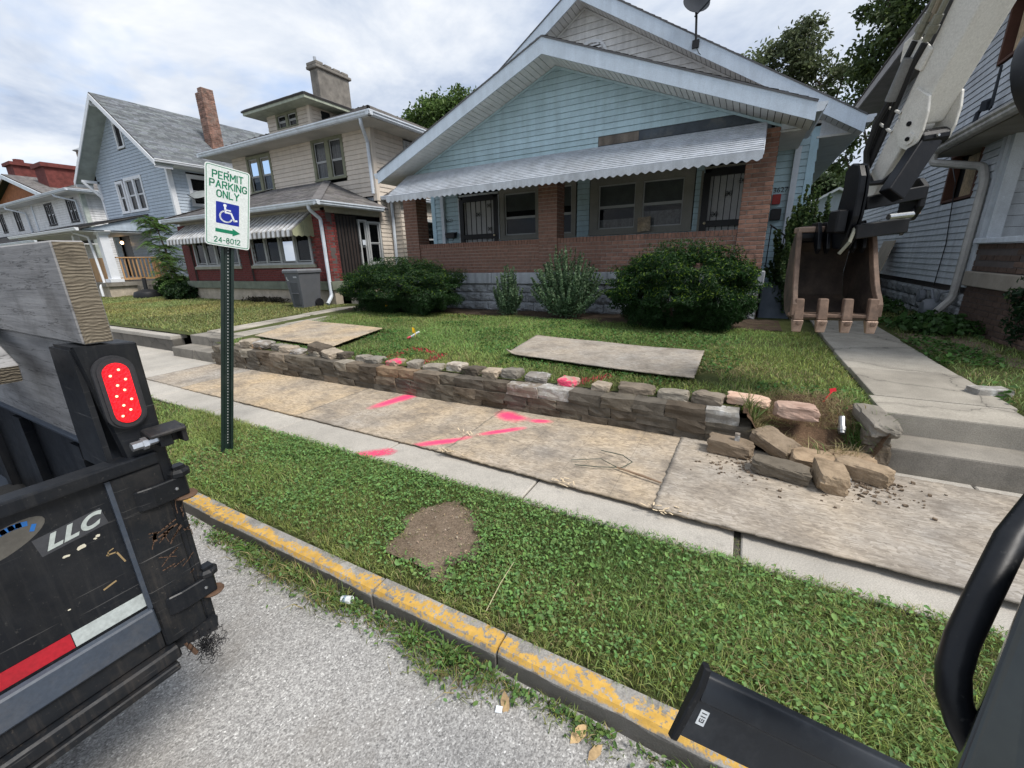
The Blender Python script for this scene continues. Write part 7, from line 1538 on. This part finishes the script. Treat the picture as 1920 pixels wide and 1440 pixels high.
obj('bucket_link', MB().bar(lk0, lk1, .135, .085, MF).tube([lk0-LT*.095, lk0+LT*.095], .055, 14), EXB, ex, bevel=.01, seg=2); obj('link_stud', MB().lathe(lk0-MF*.062, [(.012,.0),(.008,-.01)], 8, MF), CHR, ex)
# hydraulic lines along the left flank
bk_ = [dp(.30, .0, .15), dp(.36, -.01, .32), dp(.30, -.02, .36), dp(.20, -.01, .33), dp(.18, .0, .15)]
obj('hose_bracket', MB().prism(bk_, -LT*.022), EXW, dip, bevel=.006)
for k, (l_, mt) in enumerate(((-.045, PIPE), (-.085, PIPE))):
    obj('hydraulic_pipe', MB().tube([dp(1.45, -.04, .22+.09*k), dp(.9, -.04, .20+.10*k), dp(.44, -.03, .21+.075*k)], .017, 8), mt, dip, smooth=True); obj('fitting', MB().lathe(dp(.46, -.03, .21+.075*k), [(.026,0),(.026,-.05),(.034,-.05),(.034,-.09),(.024,-.09),(.024,-.13)], 8, AX), PIPE, dip)
    obj('hydraulic_hose', MB().tube([dp(.32, -.03, .21+.075*k), dp(.2, -.03, .22+.07*k), dp(.0, -.02, .21+.06*k), dp(-.2, -.01, .20+.05*k), dp(-.35, -.02, .18+.04*k), dp(-.5, -.03, .17+.02*k)], .021, 8), HOSE, dip, smooth=True)
obj('cylinder_rod', MB().tube([dp(1.4, -.0, .34), dp(.42, -.01, .27)], .026, 10), mat('rod_dull', (.30,.26,.2), .35, metal=.6), dip, smooth=True); obj('cylinder_barrel', MB().tube([dp(.24, -.05, .25), dp(-.0, -.05, .235)], .034, 12), mat('barrel_dull', (.17,.17,.165), .4, var=.2), dip, smooth=True)
lp_ = [dp(-.0, -.05, .24), dp(-.14, -.06, .25), dp(-.32, -.06, .22), dp(-.45, -.05, .14), dp(-.50, -.04, .06), dp(-.46, -.03, -.02), dp(-.38, -.01, -.05), dp(-.31, .0, -.055)]
obj('loop_hose', MB().tube(lp_, .02, 8), HOSE, dip, smooth=True); obj('fitting', MB().tube([lp_[-1], dp(-.25, .01, -.05), dp(-.21, .02, -.03)], [.024,.024,.018], 8), PIPE, dip); obj('hose_guard', MB().tube([dp(-.06,-.005,.15), dp(-.04,-.04,.27), dp(-.14,-.04,.27), dp(-.18,-.005,.15)], .010, 6), EXW, dip)
obj('top_knuckle', MB().lathe(dp(1.12, -.03, .30), [(.0,-.04),(.085,-.04),(.1,0),(.085,.04),(.0,.04)], 14, LT).bar(dp(1.12,-.05,.3), dp(1.6,-.03,.3), .06, .1, LT), EXW, dip); obj('knuckle_hose', MB().tube([dp(1.0,.05,.3), dp(1.15,.1,.36), dp(1.35,.04,.36)], .03, 8), HOSE, dip)
# quick coupler
def mp(c, l, f_, z): return Vector(c)+MR*l+MF*f_+UZ*z
HL = Vector((.60,4.12,1.80))
def hook(c, pts, th): return MB().prism([mp(c, 0, a, b) for a, b in pts], MR*th)
hkp = [(-.05,.33),(.02,.35),(.07,.30),(.06,.19),(.08,.05),(.12,-.10),(.06,-.24),(-.03,-.25),(-.07,-.17),(-.10,-.02),(-.10,.14),(-.09,.25)]
cq = obj('quick_coupler', hook(HL, hkp, .05).add(*(lambda m: (m.v, m.f))(hook(mp(HL,.06,0,0), hkp, .018))), EXB, ex, bevel=.008)
hk2 = [(-.04,.20),(.03,.21),(.08,.15),(.08,-.03),(.04,-.10),(-.05,-.09),(-.10,.0),(-.10,.14)]
obj('coupler_plate', hook(mp(HL,.50,.06,.04), hk2, .05), EXB, cq, bevel=.008); obj('plate_edge', hook(mp(HL,.552,.06,.04), [(-.06,.15),(.0,.17),(.03,.1),(.02,-.03),(-.06,-.05)], .008), EDGE, cq)
obj('coupler_bar', MB().bar(mp(HL,.07,-.05,.065), mp(HL,.51,-.0,.135), .12, .09), EXB, cq, bevel=.006); obj('coupler_bar', MB().bar(mp(HL,.02,-.08,-.13), mp(HL,.42,-.04,-.09), .10, .10), EXB, cq, bevel=.006); obj('coupler_pin', MB().tube([mp(HL,.22,-.14,-.035), mp(HL,.40,-.12,-.02)], .02, 10), CHR, cq)
obj('coupler_side', MB().prism([mp(HL,.40,-.05,-.14), mp(HL,.52,0,.10), mp(HL,.52,.05,.02), mp(HL,.44,.0,-.16)], MR*.03), EXB, cq, bevel=.004); obj('latch', MB().obox(mp(HL,-.05,-.02,-.05), MR*.04, MF*.05, UZ*.08), EXB, cq, bevel=.01)
obj('hose_end', MB().tube([mp(HL,.03,-.1,-.1), mp(HL,-.02,-.14,-.2), mp(HL,-.05,-.1,-.28)], .012, 6), PIPE, cq)
# bucket
LP = Vector((.645,4.005,1.06)); BW = .262; MR, MF = Vector((.985,.172,0)), Vector((-.172,.985,0)); bp_ = lambda l, a, b: mp(LP, l*(1-.38*max(0,a)), a, b)
front_e = [(.31,.65),(.27,.60),(.235,.53),(.20,.45),(.165,.37),(.13,.30),(.10,.24),(.07,.19),(.03,.14),(.0,.09),(-.01,.0)]; back_e = [(.0,.0),(.16,-.035),(.36,.0),(.52,.12),(.58,.30),(.55,.48),(.44,.62),(.30,.66)]
bu = obj('bucket', MB(), None, ex) if 0 else None
sh = MB(); n = len(back_e); th = .02
vs = []
for l_ in (-BW, BW):
    for a, b in back_e: vs.append(bp_(l_, a, b))
    for i, (a, b) in enumerate(back_e):
        a0, b0 = back_e[max(0, i-1)]; a1, b1 = back_e[min(n-1, i+1)]; t = Vector((a1-a0, b1-b0)).normalized(); vs.append(bp_(l_, a+t.y*th, b-t.x*th))
fs = []
for i in range(n-1): fs += [(i, i+1, 2*n+i+1, 2*n+i), (n+i, 3*n+i, 3*n+i+1, n+i+1), (i, n+i, n+i+1, i+1), (2*n+i, 2*n+i+1, 3*n+i+1, 3*n+i)]
fs += [(0, 2*n, 3*n, n), (n-1, 2*n-1, 4*n-1, 3*n-1)]
bu = obj('bucket', sh.add(vs, fs), BIN_, ex, smooth=False)
for l_ in (-BW-.024, BW+.001): 
    obj('side_plate', MB().prism([bp_(l_, a, b) for a, b in front_e[::-1]+back_e[:0:-1][0:]][:len(front_e)+n-1], MR*.023), BIN_, bu)
    obj('side_cutter', MB().add([bp_(l_+q_, a+r_, b) for (a, b) in front_e for q_, r_ in ((-.006,-.010),(.030,-.010),(.030,.05),(-.006,.05))], [(4*i+k, 4*i+(k+1) % 4, 4*i+4+(k+1) % 4, 4*i+4+k) for i in range(len(front_e)-1) for k in range(4)]+[(0,1,2,3), tuple(4*(len(front_e)-1)+k for k in (3,2,1,0))]), BRN, bu, bevel=.004)
obj('cutting_edge', MB().obox(mp(LP,0,.05,.0), MR*(BW+.02), MF*.06, UZ*.013), BRN, bu, bevel=.004); obj('top_lip', MB().obox(mp(LP,0,.36,.65), MR*(BW-.01), MF*.07, UZ*.022), EDGE, bu, bevel=.006); obj('torque_tube', MB().tube([bp_(-BW,.34,.60), bp_(BW,.34,.60)], .05, 12), EXB, bu)
for i in range(4):
    l_ = -.24+i*.16; tt = obj('tooth', MB().prism([mp(LP,l_-.030,-.0,.13), mp(LP,l_+.030,-.0,.13), mp(LP,l_+.034,-.03,-.03), mp(LP,l_-.034,-.03,-.03)], MF*.05), BRN, bu, bevel=.006)
    obj('tooth_tip', MB().add([mp(LP,l_+a,f_,z_) for z_, w_, f0, f1 in ((-.032,.036,-.04,.03),(-.125,.028,-.032,-.005)) for a, f_ in ((-w_,f0),(w_,f0),(w_,f1),(-w_,f1))], [(0,3,2,1),(4,5,6,7),(0,1,5,4),(1,2,6,5),(2,3,7,6),(3,0,4,7)]), EDGE, tt, bevel=.004); obj('tooth_pin', MB().lathe(mp(LP,l_,-.045,-.055), [(.018,0),(.018,-.008),(.0,-.01)], 10, MF), BRN, tt)
for l_ in (-.14, -.08, .09, .15):
    obj('bucket_ear', MB().prism([mp(LP,l_,a,b) for a, b in ((.40,.70),(.25,.70),(.20,.62),(.16,.50),(.20,.46),(.26,.52),(.32,.60),(.42,.62))], MR*.025), BRN if abs(l_) > .15 else EXB, bu, bevel=.004)
# cab: grab rail, post, black channel at the door sill, mirror
cr_, cu_, cb_ = a_, b_, c_ = cam_axes(rad(28.93), rad(16.94), rad(-1.474))
K_ = lambda r_, u_, f_: Vector((0,0,1.55))+cr_*r_+cu_*u_-cb_*f_       # metres right of / above / ahead of the driver's eye
CABB = mat('cab_black', (.006,.007,.009), .35, var=.2, scale=5, bump=.04, spec=.35, dirt=(.05,.05,.05), damt=.3); CABB = blackpaint('cab_paint', (.006,.007,.009), (.05,.05,.05), .15, 0, .34); CABG = mat('cab_post_gloss', (.010,.0125,.011), .22, var=.2, scale=4, bump=.03, spec=.6); SILLM = mat('sill_black', (.014,.018,.024), .42, var=.12, scale=6, bump=.06, spec=.5, dirt=(.16,.16,.16), dscale=14, damt=.25)
kp = lambda x, y, d: K_((x-960)/775*d, -(y-720)/775*d, d)
gr = [K_(.606,-.107,.46), K_(.519,-.161,.43), K_(.465,-.214,.41), K_(.435,-.248,.40), K_(.4215,-.273,.395), K_(.4166,-.294,.39), K_(.420,-.318,.385), K_(.4315,-.348,.38), K_(.449,-.396,.37)]
obj('grab_rail', MB().tube(gr, .0128, 16), CABB, ex, smooth=True)
obj('rail_weld', MB().tube([K_(.430,-.322,.375), K_(.447,-.325,.385), K_(.465,-.33,.40)], [.008,.010,.010], 10), CABB, ex, smooth=True)
obj('cab_post', MB().add([K_(*p) for p in ((.455,-.157,.36),(.335,-.395,.34),(.392,-.405,.325),(.462,-.240,.335),(.62,-.16,.46),(.43,-.50,.44),(.52,-.52,.42),(.66,-.26,.44))], [(0,1,2,3),(7,6,5,4),(0,4,5,1),(1,5,6,2),(2,6,7,3),(3,7,4,0)]), CABG, ex, bevel=.008, seg=3)
obj('door_seal', MB().tube([K_(.52,-.21,.36), K_(.41,-.43,.335)], .010, 8), CABB, ex, smooth=True)
e0 = K_(.263,-.462,.60); ed = (cr_*.90-cu_*.435).normalized(); en = (cu_*.90+cr_*.435).normalized(); ef = -cb_
prof = [(.050,.01),(.046,-.004),(.034,-.009),(.012,-.011),(.008,-.005),(-.05,-.003),(-.055,.012)]
obj('sill_channel', MB().prism([e0+en*a-ef*(-b) for a, b in prof], ed*.75), SILLM, ex, bevel=.003, seg=2, smooth=True)
obj('end_cap', MB().prism([e0-ed*.012+en*a+ef*b for a, b in ((.060,.004),(.056,-.009),(.03,-.014),(-.058,-.008),(-.060,.004))], ed*.011), CABB, ex, bevel=.002)
sb_ = obj('sticker', MB().obox(e0+ed*.018+en*(-.012)+ef*(-.0052), ed*.0065, en*.011, ef*.0004), SW_, ex); stq = MB()
for a, b, c2, d2 in ((-.004,.007,.004,.007),(-.004,.002,.004,.002),(-.003,-.001,-.003,-.006),(-.003,-.006,.003,-.006),(.003,-.006,.003,-.001),(0,-.001,0,-.004)): stq.bar(e0+ed*(.018+a)+en*(-.012+b)+ef*(-.0058), e0+ed*(.018+c2)+en*(-.012+d2)+ef*(-.0058), .0012, .0003, ef)
obj('sticker_print', stq, BLACKI, sb_)
mo = K_(.668,.385,.50); obj('work_light', MB().add([mo+cr_*(.045*math.cos(a))*(1.0)+cu_*(.066*math.sin(a))+ef*d_ for d_ in (-.02,.02) for a in lin(0, 2*math.pi*23/24, 24)], [tuple(range(24))[::-1], tuple(range(24, 48))]+[(i, (i+1) % 24, 24+(i+1) % 24, 24+i) for i in range(24)]), CABB, ex, bevel=.006, seg=2, smooth=True)
obj('light_stay', MB().tube([mo, mo+cr_*.1+cu_*.05], .012, 8), CABB, ex)
